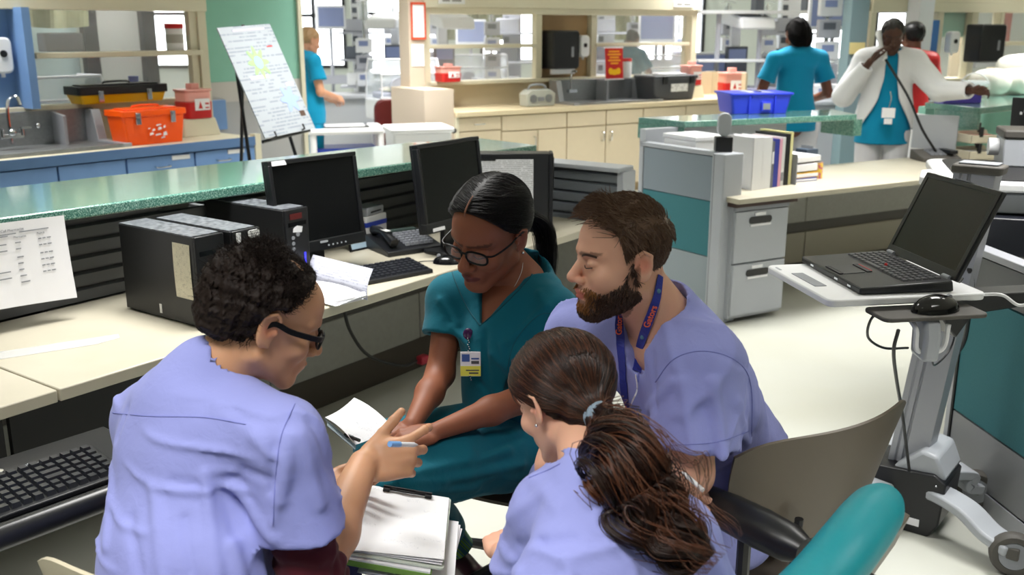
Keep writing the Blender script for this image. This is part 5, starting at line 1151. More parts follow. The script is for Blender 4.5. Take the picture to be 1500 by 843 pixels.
def leg_(ang_, L_, nm='leg'):
    c_, s_ = math.cos(ang_), math.sin(ang_); pts = [Vector((c_ * r, s_ * r, z)) for r, z in ((.04, .12), (.14, .15), (.26, .14), (L_ * .8, .10), (L_, .085))]
    l = mkobj(nm, strap(pts, .095, .034, (-s_, c_, 0), 6), M_lgrey, t, bev=.008)
    e = pts[-1]; mkobj('caster_fork', box(e.x - .02, e.x + .02, e.y - .03, e.y + .03, .06, .10), M_dpanel, l, bev=.005)
    mkobj('caster_wheel', xf(lathe([(.002, -.018), (.046, -.018), (.046, -.022), (.063, -.022), (.070, -.012), (.070, .012), (.063, .022), (.046, .022), (.046, .018), (.002, .018)], 28), (e.x, e.y, .070), ry=PI / 2, rz=-1.25), M_dpanel, l, smooth=True); mkobj('hub', xf(cyl(.044, -.0235, .0235, 24), (e.x, e.y, .070), ry=PI / 2, rz=-1.25), M_grey, l, smooth=True)
wh = W(1482, 815, .06); d_ = wh - cb_; a_w = math.atan2(d_.y, d_.x) + .66
leg_(a_w, d_.length); leg_(math.atan2(-.31, -.57) + .66, .56); leg_(math.atan2(.75, .30) + .66, .62); leg_(math.atan2(.1, .5) + .66, .30)
# work tray
tl, tn, tr_ = W(1122, 388, 1.045), W(1215, 440, 1.045), W(1415, 434, 1.045); ez = ((tn - tl) + Vector((0, 0, 0))).normalized(); trz = math.atan2(ez.y, ez.x)
wl_ = (tn - tl).length; wd_ = .40
tt_ = thing('work_tray', 'white work surface on the cart arm under the laptop', 'tray', (tl.x, tl.y, 1.02), trz)
mkobj('tray_board', prism(rrect(0, wl_, 0, wd_, .02), .006, .024), M_white, tt_, bev=.004); mkobj('gel_pad', box(.10, .23, .025, .055, .0242, .0255), M_grey, tt_); mkobj('emblem', prism(rrect(.03, .06, .012, .018, .002), .0242, .025), M_lgrey, tt_)
mkobj('mouse_shelf', prism(rrect(wl_ - .03, wl_ + .075, .10, .36, .02), -.014, -.004), M_dpanel, tt_, bev=.003); mkobj('arm_bracket', cat(prism([(.26, .0), (.40, .0), (.62, .0), (.62, -.03), (.42, -.05), (.38, -.11), (.33, -.05)], wl_ - .14, wl_ - .07, 'x')), M_black, tt_, bev=.004)
mkobj('scanner_holder', xf(prism([(-.04, 0), (.04, 0), (.045, .06), (.03, .10), (-.03, .10), (-.045, .06)], -.02, .02, 'y'), (wl_ + .035, .23, -.115), rz=-.2), M_lgrey, tt_, bev=.010); mkobj('scanner_hook', tube([(wl_ + .02, .19, -.02), (wl_ + .055, .19, -.04), (wl_ + .055, .20, -.09), (wl_ + .055, .26, -.09), (wl_ + .055, .27, -.03)], .006), M_white, tt_)
mkobj('cable_hook', tube([(wl_ - .03, .40, .012), (wl_ + .01, .43, .02), (wl_ + .03, .46, 0), (wl_ + .05, .48, .01)], .004), M_white, tt_)
# laptop
f0_, f1_ = W(1174, 379, 1.055), W(1259, 426, 1.055); le = (f1_ - f0_).normalized(); lrz = math.atan2(le.y, le.x); lw_ = .335
lp = thing('laptop', 'black open laptop on the white work tray', 'laptop', (f0_.x, f0_.y, 1.0455), lrz)
mkobj('base', prism([(0, .0), (0, .016), (.23, .026), (.235, .0)], 0, lw_, 'x'), M_black, lp, bev=.004)
tz_ = lambda y: .016 + .010 * y / .23 + .0004
kk = []
for r in range(6):
    n_ = 14; y0 = .118 + .0165 * r
    for c in range(n_):
        if r == 0 and 4 <= c < 8 and c != 4: continue
        x0 = .022 + c * .0208; w2 = .0208 * (4 if r == 0 and c == 4 else 1)
        kk.append(prism([(x0, y0), (x0 + w2 - .0025, y0), (x0 + w2 - .0025, y0 + .014), (x0, y0 + .014)], tz_(y0), tz_(y0) + .004, 'z', [(x0 + .002, y0 + .002), (x0 + w2 - .0045, y0 + .002), (x0 + w2 - .0045, y0 + .013), (x0 + .002, y0 + .013)]))
mkobj('keys', cat(*kk), mat('laptop key', '#35363c', .4), lp)
pad = lambda x0, x1, y0, y1, e: ([(x, y, tz_(y) + (e if k else -.001)) for k in (0, 1) for x, y in ((x0, y0), (x1, y0), (x1, y1), (x0, y1))], box(0, 1, 0, 1, 0, 1)[1])
mkobj('touchpad', pad(.125, .205, .022, .075, .0008), M_btop if False else mat('palm rest', '#2a2b2f', .4), lp); mkobj('touchpad_buttons', cat(pad(.125, .205, .082, .094, .002), pad(.125, .205, .010, .019, .002)), M_rubber, lp); mkobj('red_pointer', ball((.165, .150, tz_(.15) + .005), .004, 8), mat('pointer red', '#c41c1c', .6), lp); mkobj('red_stripe', pad(.13, .20, .0945, .096, .0022), mat('pointer red', '#c41c1c'), lp)
mkobj('hinge', cat(*[xf(cyl(.007, -.015, .015, 12), (x, .233, .026), ry=PI / 2) for x in (.035, lw_ - .035)]), M_grey, lp, smooth=True)
Rl = Matrix.Translation((0, .236, .024)) @ Matrix.Rotation(-.42, 4, 'X')
for nm, m_, mt, bv in (('lid', box(0, lw_, .0, .010, 0, .232), M_black, .003), ('bezel', cat(box(.004, lw_ - .004, -.003, 0, 0, .022), box(.004, lw_ - .004, -.003, 0, .218, .230), box(.004, .018, -.003, 0, .02, .22), box(lw_ - .018, lw_ - .004, -.003, 0, .02, .22)), M_black, .001), ('screen', box(.018, lw_ - .018, -.0012, 0, .022, .218), M_screen, 0), ('latch_bar', box(.13, .20, -.002, .009, .2321, .2345), M_grey, 0)):
    mkobj(nm, m_, mt, lp, bev=bv).matrix_local = Rl
mkobj('port_strip', cat(*[box(x, x + .018, -.0008, .001, .005, .010) for x in (.06, .20, .27)]), M_chrome, lp)
ms = tl + ez * (wl_ + .028) + Vector((-ez.y, ez.x, 0)) * .25
mo = thing('computer_mouse', 'glossy black mouse on the small shelf of the cart', 'mouse', (ms.x, ms.y, 1.0165), trz + .15)
mkobj('shell', (lambda b: ([(x * .036, y * .062, max(0, z) * .038) for x, y, z in b[0]], b[1]))(ball((0, 0, 0), 1, 12)), mat('piano black', '#09090b', .08), mo, smooth=True); mkobj('scroll_wheel', xf(cyl(.008, -.003, .003, 12), (0, .035, .028), ry=PI / 2), M_grey, mo)
def kcord(pts, r, label, m=M_cord, name='cable'): return single(name, tube([K(*p) for p in pts], r, 7), m, label, 'cord', smooth=True)
kcord([(1292, 452, 2.32), (1275, 470, 2.34), (1272, 495, 2.4), (1295, 510, 2.5), (1330, 510, 2.6)], .0035, 'thin black cable looping below the mouse shelf')
kcord([(1316, 484, 2.42), (1309, 515, 2.46), (1313, 555, 2.58), (1322, 610, 2.80), (1332, 690, 2.98)], .005, 'thick black cable hanging straight down below the scanner holder')
kcord([(1380, 455, 2.4), (1372, 490, 2.55), (1366, 520, 2.7), (1370, 535, 2.85), (1395, 505, 2.95), (1405, 440, 2.9)], .0030, 'thin black cable in front of the cart column')
kcord([(1420, 395, 3.0), (1424, 420, 3.05), (1418, 470, 3.1), (1412, 500, 3.15), (1398, 522, 3.2), (1385, 530, 3.22)], .008, 'thick black cable curving behind the cart column')
kcord([(1374, 408, 2.30), (1385, 400, 2.32), (1392, 415, 2.3), (1380, 425, 2.28), (1395, 428, 2.3), (1410, 408, 2.35)], .0028, 'short black laptop cable curled beside the hinge')
kcord([(1276, 671, 3.6), (1300, 674, 3.6), (1340, 664, 3.55), (1380, 658, 3.6), (1408, 644, 3.7)], .006, 'black cable lying on the floor beside the cart base')
# ------------------------------------------------------------ second cart at the right frame edge, with printer and open laptop seen from behind
c2_ = Vector((1.985, 3.70, 0)); r2 = -.30
t = thing('supply_cart', 'white rimmed supply cart with dark tray and drawer at the right edge', 'cart', c2_, r2)
mkobj('cart_body', box(-.02, .75, -.12, .38, .10, .84), M_dpanel, t, bev=.01)
mkobj('tray_rim', cat(prism(rrect(-.36, .80, -.26, .42, .08), 1.115, 1.15)), M_white, t, bev=.008); mkobj('tray_liner', prism(rrect(-.30, .76, -.21, .38, .05), 1.1505, 1.155), M_rubber, t)
mkobj('rim_step', prism([(-.42, -.08), (-.33, -.20), (-.33, .16), (-.40, .10)], 1.105, 1.14), M_white, t, bev=.006)
mkobj('drawer', box(-.27, .72, -.22, .3, 1.03, 1.105), M_lgrey, t, bev=.006); mkobj('drawer_gap', box(-.18, .76, -.19, .3, 1.105, 1.114), M_black, t)
mkobj('wire_bin', prism([(-.29, .88), (.7, .88), (.72, 1.025), (-.32, 1.025)], -.30, .2, 'y'), mat('black bin', '#10121c', .35), t, bev=.006)
t.scale = (1, 1, .965)
for x in (.02, .7):
    for y in (-.08, .34): mkobj('caster', xf(cyl(.05, -.015, .015, 18), (x, y, .05), ry=PI / 2), M_rubber, t)
pr = K(1478, 225, 3.95)
t = thing('label_printer', 'small grey printer with dark top on the right supply cart', 'printer', (pr.x + .09, pr.y, 1.115), r2); mkobj('housing', box(-.12, .16, -.1, .1, 0, .11), M_lgrey, t, bev=.006); mkobj('top_cover', box(-.125, .165, -.105, .105, .11, .145), M_dpanel, t, bev=.008); mkobj('maker_print', box(.0, .05, -.1065, -.1050, .122, .130), M_lgrey, t)
lb = K(1482, 165, 4.35)
t = thing('laptop', 'black laptop lid seen from behind at the right frame edge', 'laptop', (lb.x + .17, lb.y, 1.118), r2 - .3)
mkobj('lid', xf(box(-.15, .2, 0, .012, 0, .24), rx=.25), M_black, t, bev=.004); mkobj('base', box(-.15, .2, -.22, .02, 0, .02), M_black, t, bev=.004); mkobj('emblem', xf(cat(*[prism(rrect(-.115 + .016 * k, -.105 + .016 * k, .165 + .010 * k, .178 + .010 * k, .003), -.0015, -.0002, 'y') for k in range(3)]), rx=.25), M_white, t)
t = thing('paper_roll_holder', 'white roll holder at the right edge below the laptop lid', 'holder', K(1472, 208, 4.0) + Vector((0, 0, -.02)), r2); mkobj('roll', xf(cyl(.035, -.06, .06, 20), ry=PI / 2), M_white, t, smooth=True); mkobj('post', box(-.01, .01, .0, .02, -.07, .0), M_chrome, t)
# ------------------------------------------------------------ right partition
r0_ = Vector((1.66, 3.42, 0)); rr = math.atan2(-.985, .10)
t = thing('partition_screen', 'grey and teal office partition at the right frame edge', 'partition', r0_, rr)
mkobj('frame', cat(box(-.03, .0, -.03, .03, 0, .90), box(0, 1.5, -.03, .03, .875, .90), box(0, 1.5, -.03, .03, .0, .07)), M_alu, t, bev=.003); mkobj('frame_gasket', box(0, .012, -.031, .031, .06, .875), M_rubber, t)
mkobj('upper_panel', box(.014, 1.5, -.026, .026, .745, .87), mat('grey mesh fabric', '#6f7072', .7), t); mkobj('teal_panel', box(.014, 1.5, -.026, .026, .285, .738), M_teal, t); mkobj('lower_panel', box(.014, 1.5, -.026, .026, .075, .278), mat('grey steel panel', '#85868a', .4), t); mkobj('kick_strip', box(0, 1.5, -.027, .027, .0, .07), M_dpanel, t)
# ------------------------------------------------------------ chairs
def plastic_chair(loc, rz, label, mshell, arms=None, zs=0, bw=.245):
    t = thing('office_chair', label, 'chair', loc, rz)
    def bk(u, v): 
        a = (u - .5) * 2; w_ = bw * (1 - .10 * (1 - v) ** 2); return (a * w_, .20 + .07 * v - .085 * a * a * (.6 + .4 * v) , .53 + zs + .29 * v * (1 - .06 * a * a) + .015 * a * a + .10 * a ** 4 * (1 - v) - .035 * a ** 6 * v)
    mkobj('backrest', sheet(bk, 18, 12, .007), mshell, t, smooth=True)
    def st(u, v): a = (u - .5) * 2; return (a * (.235 - .02 * v * v), -.23 + .44 * v, .445 - .02 * math.sin(PI * v) - .015 * (1 - v) ** 3 * 2 + .022 * a * a)
    mkobj('seat', sheet(st, 14, 12, .010), mshell, t, smooth=True)
    for x in (-.13, .13): mkobj('back_support', tube([(x, -.02, .425), (x, .19, .43), (x, .232, .50), (x, .238, .62)], .0095), M_rubber, t, smooth=True)
    mkobj('gas_column', cyl(.028, .12, .43, 16), M_black, t, smooth=True); mkobj('seat_mechanism', box(-.14, .14, -.08, .10, .40, .43), M_black, t, bev=.006)
    for k in range(5):
        a = k * 2 * PI / 5 + .3; l = mkobj('leg', tube([(.03 * math.cos(a), .03 * math.sin(a), .13), (.16 * math.cos(a), .16 * math.sin(a), .105), (.27 * math.cos(a), .27 * math.sin(a), .075)], [.02, .015], 8), M_black, t, smooth=True)
        mkobj('caster_wheel', xf(cyl(.026, -.02, .02, 16), (.28 * math.cos(a), .28 * math.sin(a), .027), ry=PI / 2, rz=a), M_rubber, l, smooth=True)
    if arms:
        for ax_, ay_, aa_ in arms: 
            mkobj('arm_post', tube([(ax_ * .5, ay_ * .5, .425), (ax_ * .9, ay_ * .9, .44), (ax_, ay_, .50), (ax_, ay_, .665)], .014), M_black, t, smooth=True)
            o = lathe([(.002, -.15), (.022, -.145), (.036, -.11), (.042, -.04), (.044, .04), (.040, .11), (.026, .145), (.002, .15)], 24); o = ([(x2 * 1.02, z2, y2 * .92) for x2, y2, z2 in o[0]], [f[::-1] for f in o[1]])
            mkobj('arm_pad', xf(o, (ax_, ay_, .69), rz=aa_), mat('black arm pad', '#18191c', .33), t, smooth=True)
    return t
M_taupe = mat('taupe shell plastic', '#5f5548', .42)
b0, b1 = K(1090, 690, 2.12), K(1322, 560, 2.28)
rzb = -2.56; cbm = Vector((.60, 2.20, 0)); la = Matrix.Rotation(-rzb, 3, 'Z') @ (Vector((.47, 1.79, 0)) - cbm)
plastic_chair(cbm, rzb, 'taupe plastic shell chair under the bearded man', M_taupe, [(la.x, la.y, math.atan2(-.165, .12) - rzb - PI / 2)], 0, .285)
plastic_chair(Vector((.035, 2.62, 0)), -.42, 'taupe plastic shell chair under the woman in teal', M_taupe)
plastic_chair(Vector((-.50, 1.60, 0)), 2.89, 'light beige shell chair under the curly haired man', mat('light beige shell', '#b6ae98', .45), None, -.002, .26)
plastic_chair(Vector((.17, 1.10, 0)), 2.95, 'dark plastic chair under the woman with the long ponytail', M_rubber)
# teal vinyl chair nearest the camera at the right
tv = Vector((.50, 1.22, 0)); t = thing('padded_chair', 'teal vinyl padded chair nearest the camera, cut by the bottom edge', 'chair', tv, 0)
M_tv = mat('teal vinyl', '#0a8591', .42)
pts = [K(1294, 735, 1.55), K(1273, 762, 1.50), K(1244, 800, 1.44), K(1205, 848, 1.38), K(1150, 905, 1.30)]
pts = [p - tv for p in spline(pts, 6)]; rs = list(np.interp(np.linspace(0, 1, len(pts)), [0, .12, .3, .6, 1], [.034, .043, .047, .048, .048]))
b = Body()
for i in range(len(pts) - 1): b.add(capf(pts[i], pts[i + 1], rs[i], rs[i + 1], (.5, .6, .3), .80), .006 if i else 0)
lo, hi = bounds(pts, .09)
TEALSDF = (b, lo, hi, t)
mkobj('rear_shell', strap([p + Vector((.035, .005, -.055)) for p in pts], .075, .012, (.55, .35, .7), 6), M_taupe, t, bev=.003)
mkobj('seat', prism(rrect(-.62, -.16, -.32, .12, .08), .44, .52), M_tv, t, bev=.03); mkobj('back_frame', tube([pts[12] + Vector((.04, 0, -.06)), (.0, .05, .70), (-.10, .02, .46), (-.3, 0, .42)], .014), M_rubber, t, smooth=True)
mkobj('gas_column', cyl(.028, .1, .44, 16, -.38, -.1), M_black, t, smooth=True)
for k in range(5):
    a = k * 2 * PI / 5; mkobj('leg', tube([(-.38, -.1, .12), (-.38 + .27 * math.cos(a), -.1 + .27 * math.sin(a), .06)], [.02, .014]), M_black, t, smooth=True)
mkobj('lever', tube([(.02, .04, .60), (.03, .03, .3), (.0, .02, .05)], .008), M_rubber, t, smooth=True)
# ------------------------------------------------------------ people seated in front
M_skinL = skinmat('skin tan'); M_skinW = skinmat('skin deep brown', .56); M_skinB = skinmat('skin fair', .5); M_skinG = skinmat('skin light', .5)
M_scrub = fabric('periwinkle scrub cloth', '#9197d4'); M_tealc = fabric('dark teal scrub cloth', '#045a6b'); M_maroonc = fabric('maroon knit', '#4a1620'); M_navyc = fabric('navy trouser cloth', '#1e2258')
M_seam = mat('scrub stitching', '#767cc0', .9); M_tseam = mat('teal stitching', '#034955', .9)
M_hairL = mat('dark curly hair', '#1a110d', .65, spec=.18); M_hairW = mat('black hair', '#0a0708', .5, spec=.25); M_hairB = mat('brown short hair', '#59402f', .42); M_hairG = mat('dark brown hair', '#27150f', .34, spec=.5); M_beard = mat('brown beard hair', '#3a2318', .45); M_beard2 = mat('ginger moustache hair', '#8a5a2c', .45)
M_hairGlit = mat('highlight tinted hair', '#573322', .30)  # lighter brown that paints lit highlights into the hair
def toW(H, m): return (H.O + (np.asarray(m[0]) * H.s) @ H.R.T, m[1])
def trunk(b, J, cr, wr, pr, dep, infl=0, k=.05, shr=.062):
    "J: neck, chest, waist, pelvis, shL, shR; fwd = depth axis"
    ax = J['fwd']; b.add(capf(J['chest'], J['waist'], cr + infl, wr + infl, ax, dep), k); b.add(capf(J['waist'], J['pelvis'], wr + infl, pr + infl, ax, dep + .08), k)
    b.add(path([J['shL'], J['chest_top'], J['shR']], [shr + infl * .7, shr + .022 + infl, shr + infl * .7]), k)
def sleeve(b, sh, el, frac, r0, r1, k=.03):
    sh, el = A3(sh), A3(el); d = nrm(el - sh); e = sh + (el - sh) * frac
    s = Body(); s.add(cap(sh, e + d * .05, r0, r1 + (r1 - r0) * .2), 0); s.clip(e, d); b.add(s, k); return e, d
def cut_sleeve(b, e, d, r, depth=.07): b.sub(cap(e - d * min(depth, .035), e + d * .08, r * .74, r * .97), .003)
def limb(b, pts, rs, k=.02):
    for i in range(len(pts) - 1): b.add(cap(pts[i], pts[i + 1], rs[i], rs[i + 1]), k)
def legs(name, parent, m, chains, h=.010, dispf=None, k=.03, base=None, fl=None):
    b = Body()
    if base: b.add(base, 0)
    for pts, rs in chains:
        for i in range(len(pts) - 1): b.add(cap(pts[i], pts[i + 1], rs[i], rs[i + 1]), k)
    if fl: folds(b, fl)
    if dispf: b.disp(dispf)
    lo, hi = bounds([p for c in chains for p in c[0]], .16); return pmesh(name, sdf_mesh(b, lo, hi, h), m, parent)
def shoe(parent, ankle, d, m, nm='shoe', L_=.26):
    a = A3(ankle); d = nrm((d[0], d[1], 0)); s = np.array([-d[1], d[0], 0]); z = np.array([0, 0, 1.]); z0 = a[2]
    b = Body(); b.add(ell(a + d * .10 - z * (z0 - .045), (.10, .045, .042), np.stack([d, s, z], 1)), 0); b.add(ell(a - d * .02 - z * (z0 - .05), (.065, .038, .048), np.stack([d, s, z], 1)), .03)
    b.clip((0, 0, .012), (0, 0, -1)); lo, hi = bounds([a + d * .2, a - d * .1, (a[0], a[1], .1), (a[0], a[1], .0)], .07)
    o = pmesh(nm, sdf_mesh(b, lo, hi, .006), m, parent)
    sb = prism([tuple((a + d * (x * .125 + .055) + s * (y * .046))[:2]) for x, y in [(math.cos(q), math.sin(q)) for q in np.linspace(0, 2 * PI, 24, endpoint=False)]], 0.001, .018); mkobj('sole', sb, M_rubber, o); return o
# ============ the man at left, back to the camera, pen in his raised hand
fw = nrm((.84, .34, -.42)); HL = Head((0, 0, 0), fw, (.35, .1, .93), 1.0, jaw=1.13, nose=1.1, ear=1.18)
HL.O = A3(K(397, 484, 1.68)) - HL.R @ A3((.086, -.008, 0)); 
J = dict(shR=A3((-.405, 1.60, .945)), shL=A3((-.715, 1.83, .895)), chest_top=A3((-.575, 1.72, .945)), chest=A3((-.60, 1.70, .85)), waist=A3((-.605, 1.63, .66)), pelvis=A3((-.60, 1.57, .50)), fwd=(.55, .83, 0))
elR = A3((-.365, 1.60, .665)); wrR = A3(K(532, 680, 1.86)); elL = A3((-.68, 2.05, .70)); wrL = A3((-.44, 1.99, .675))
skull = HL.sdf(); bh = Body().add(skull, 0); nb = A3((-.575, 1.715, .995)); bh.add(cap(HL.w((0, -.028, -.055)), nb, .056, .062), .03); bh.add(cap(nb, nb - A3((0, 0, .05)), .06, .07), .03)
bh.add(path([J['shR'], J['chest_top'], J['shL']], [.045, .066, .045]), .05); lo, hi = bounds([HL.O, nb], .14); parts = [sdf_mesh(bh, lo, hi, .0028)]
ba = Body(); ba.add(cap(J['shR'], elR, .050, .043), 0); ba.add(cap(elR, elR * .6 + wrR * .4, .044, .046), .02); ba.add(capf(elR * .6 + wrR * .4, wrR, .046, .030, (0, 1, 0), .88), .02)
hd = nrm((.88, .30, .04)); tipsR = hand(ba, wrR, hd, (-.05, .86, -.5), 1, [(.25, .75, .5), (.9, 1.3, .7), (1.1, 1.4, .8), (1.2, 1.4, .8)], (.74, .05, .05, .02), 1.12, spread=[.42, .05, -.05, -.12]); 
lo, hi = bounds([J['shR'], elR, wrR, tipsR[0], tipsR[4]], .06); parts.append(sdf_mesh(ba, lo, hi, .0030))
ba = Body(); ba.add(cap(J['shL'], elL, .05, .042), 0); ba.add(cap(elL, wrL, .042, .027), .02); tipsL = hand(ba, wrL, (.95, -.25, .05), (.2, .3, .93), -1, [(.25, .3, .2)] * 4, (.5, .6), 1.0)
lo, hi = bounds([J['shL'], elL, wrL] + tipsL, .06); parts.append(sdf_mesh(ba, lo, hi, .004))
bt = Body(); trunk(bt, J, .150, .135, .145, .66); lo, hi = bounds([J[q] for q in ('shR', 'shL', 'pelvis')], .17); parts.append(sdf_mesh(bt, lo, hi, .012))
LM = person(parts, 'seated curly haired man in periwinkle scrubs, back to us, holding a pen', skin_col(HL, '#c39270', ear='#c47058'), M_skinL)
# scrub top
g = Body(); trunk(g, J, .150, .142, .165, .70, .018, .055, .052); g.add(cap(J['shL'], A3((-.735, 1.80, .70)), .062, .075), .05)
eR, dR = sleeve(g, J['shR'], elR, .60, .066, .084); eL, dL = sleeve(g, J['shL'], elL, .62, .064, .080)
g.add(capf((-.60, 1.62, .66), (-.60, 1.57, .40), .175, .20, (.55, .83, 0), .75), .05)
nu = nb + (HL.O - nb) * .30; g.add(cap(nu + A3((-.022, -.008, 0)), nb - A3((0, 0, .03)), .064, .078), .03); g.add(cap(nb + A3((-.03, 0, -.01)), J['shL'], .070, .050), .05); g.add(cap(nb + A3((.02, -.02, -.02)), J['shR'], .066, .050), .05)
cut_sleeve(g, eR, dR, .082); cut_sleeve(g, eL, dL, .082); up_n = nrm(HL.O - nb)
g.sub(cap(nu + A3((.002, 0, .014)), HL.O + A3((.03, .03, .0)), .056, .085), .006)
g.disp(wav(.0035, 16, 3, (1, 1, 2.4))); g.disp(crease(.0085, (26, 14, -9), 5, .1)); g.disp(crease(.007, (10, 30, 34), 6, .5, .25));  g.disp(wav(.0018, 34, 4, (1, 1, 1.6)))
F = lambda px, py, y: A3(K(px, py, y))
folds(g, [(402, 655, 396, 720, .009, -.016), (425, 640, 410, 735, .012, .010), (345, 715, 400, 790, .012, .013), (360, 690, 398, 705, .010, -.012), (385, 790, 430, 840, .013, .012), (300, 700, 318, 843, .012, .009), (225, 720, 240, 843, .013, .009), (250, 705, 330, 720, .008, -.005),
  (170, 640, 185, 600, .012, -.006), (155, 800, 165, 690, .014, .009), (340, 800, 352, 843, .012, .010), (270, 760, 280, 843, .010, -.008), (372, 640, 400, 670, .012, .006), (440, 640, 470, 740, .012, .008), (455, 620, 500, 720, .010, -.005), (190, 760, 205, 843, .012, -.007), (330, 730, 345, 780, .010, -.008), (318, 600, 380, 640, .016, .004), (398, 770, 420, 700, .008, .006), (300, 690, 345, 690, .007, .004)])
g.clip((0, 0, .42), (0, 0, -1)); lo, hi = bounds([J['shR'], J['shL'], (-.6, 1.57, .40), elR], .24)
top = pmesh('scrub_top', sdf_mesh(g, lo, hi, .0062), M_scrub, LM)
seam(g, [(152, 604), (220, 610), (300, 612), (360, 622)], .0010, M_seam, top)
seam(g, [(432, 592), (412, 640), (404, 700), (400, 770)], .0010, M_seam, top)
b = Body(); b.add(cap(J['shR'] * .5 + elR * .5, elR + nrm(elR - J['shR']) * .01, .060, .056), 0); b.add(cap(elR, elR * .80 + wrR * .20, .056, .050), .02); q = nrm(wrR - elR); b.clip(elR * .82 + wrR * .18, q); b.disp(wav(.0025, 60, 8)); b.disp(lambda P: .0012 * np.sin(P @ np.array([20, 10, 190.], np.float32)))
lo, hi = bounds([J['shR'], elR, wrR], .09); pmesh('undershirt_sleeve', sdf_mesh(b, lo, hi, .005), M_maroonc, LM, 'maroon undershirt sleeve')
hp = A3((-.60, 1.58, .50)); kR = A3((-.22, 1.84, .485)); kL = A3((-.42, 2.03, .48)); aR = A3((-.16, 1.92, .10)); aL = A3((-.40, 2.14, .10))
legs('trousers', LM, M_navyc, [([hp + A3((.07, -.05, 0)), kR], [.095, .062]), ([kR, aR], [.068, .048]), ([hp + A3((-.06, .05, 0)), kL], [.10, .072]), ([kL, aL], [.068, .048])], .010)
shoe(LM, aR, (.5, .8, 0), M_black); shoe(LM, aL, (.3, .9, 0), M_black)
# curly hair
def hair_regL(q):
    x, y, z = q[:, 0], q[:, 1], q[:, 2]; lim = np.interp(y, [-.11, -.06, -.035, -.02, .01, .03, .05, .075, .1], [-.06, -.055, -.045, .03, .044, .074, .110, .15, .16]); crown = (((x - .012) / .036) ** 2 + ((y - .022) / .040) ** 2 + ((z - .115) / .035) ** 2)
    return (z > lim - .004), crown
HS = Body().add(ell((0, -.016, .036), (.078, .102, .087)), 0).add(ell((0, .03, .045), (.062, .058, .052)), .02)
hsh = Body().add(ell((0, -.028, .034), (.099, .113, .094)), 0).add(ell((0, .006, .056), (.068, .056, .052)), .02)
hsh.add(ell((0, -.082, -.008), (.074, .055, .062)), .02)
hsh.disp(wav(.004, 110, 5)); hsh.disp(wav(.0028, 260, 6))
hsh.sub(lambda P: (P[:, 2] - np.interp(P[:, 1], [-.14, -.06, -.04, -.022, .005, .03, .05, .075, .09], [-.062, -.058, -.048, .030, .044, .078, .115, .15, .16])), .004)
hsh.sub(ell((.094, -.006, .0), (.024, .026, .040)), .005)
hsh.sub(ell((.012, .022, .136), (.040, .042, .026)), .012)
hair = pmesh('hair', toW(HL, sdf_mesh(hsh, (-.13, -.17, -.12), (.13, .13, .17), .0028)), M_hairL, LM)
r_ = np.random.RandomState(3)
rt = rand_roots(HS, (0, -.016, .036), .1, 15000, lambda q: hair_regL(q)[0], 2); rt = rt[np.linalg.norm((rt - A3((.082, -.006, 0))) / A3((1, 1, 1.35)), axis=1) > .031]; cr = hair_regL(rt)[1]; rt = rt[(cr > 1.1) | (r_.rand(len(rt)) < .22)]
nn_ = grad(HS, rt); cr = hair_regL(rt)[1]; Lh = (.015 + .009 * r_.rand(len(rt))) * np.clip(cr / 2.6, .35, 1) * np.interp(rt[:, 1], [-.02, .03, .07], [1, .8, .35]) * np.clip(np.linalg.norm(rt - A3((.08, .0, .01)), axis=1) / .05, .3, 1); tt = np.linspace(0, 1, 13)[None, :, None]
a1 = np.cross(nn_, r_.normal(0, 1, nn_.shape)); a1 /= np.linalg.norm(a1, axis=1, keepdims=True); a2 = np.cross(nn_, a1); ph_ = r_.rand(len(rt)) * 6.28; w_ = 2 * PI * (1.1 + .9 * r_.rand(len(rt))); rad = (.0022 + .0022 * r_.rand(len(rt)))
th = (ph_[:, None] + w_[:, None] * tt[0, :, 0])[:, :, None]
bend = r_.normal(0, .35, nn_.shape)[:, None, :] * Lh[:, None, None] * tt ** 2
P_ = rt[:, None] + nn_[:, None] * (tt * Lh[:, None, None]) + (a1[:, None] * np.cos(th) + a2[:, None] * np.sin(th)) * rad[:, None, None] * np.minimum(1, tt * 3) + bend
pmesh('curls', toW(HL, strands(P_, .00065)), M_hairL, hair)
glasses(HL, LM, mat('glossy black acetate', '#08080a', .4, spec=.2), rim=.0030, temple=.0050)
# pen in the raised hand
kn = A3(K(606, 652, 1.86)); pe = A3(K(571, 651, 1.80))
t = thing('ballpoint_pen', 'white and blue pen tucked in the raised hand of left man', 'pen', Vector(kn)); dv = Vector(pe - kn)
mkobj('barrel', tube([(0, 0, 0), dv * .62], .0052, 12, smooth=False), M_white, t, smooth=True); mkobj('cap', tube([dv * .60, dv], .0062, 12, smooth=False), mat('sky blue plastic', '#7fb0ea', .3), t, smooth=True); mkobj('tip', tube([(0, 0, 0), -dv * .18], [.0052, .001], 12, smooth=False), M_white, t, smooth=True)
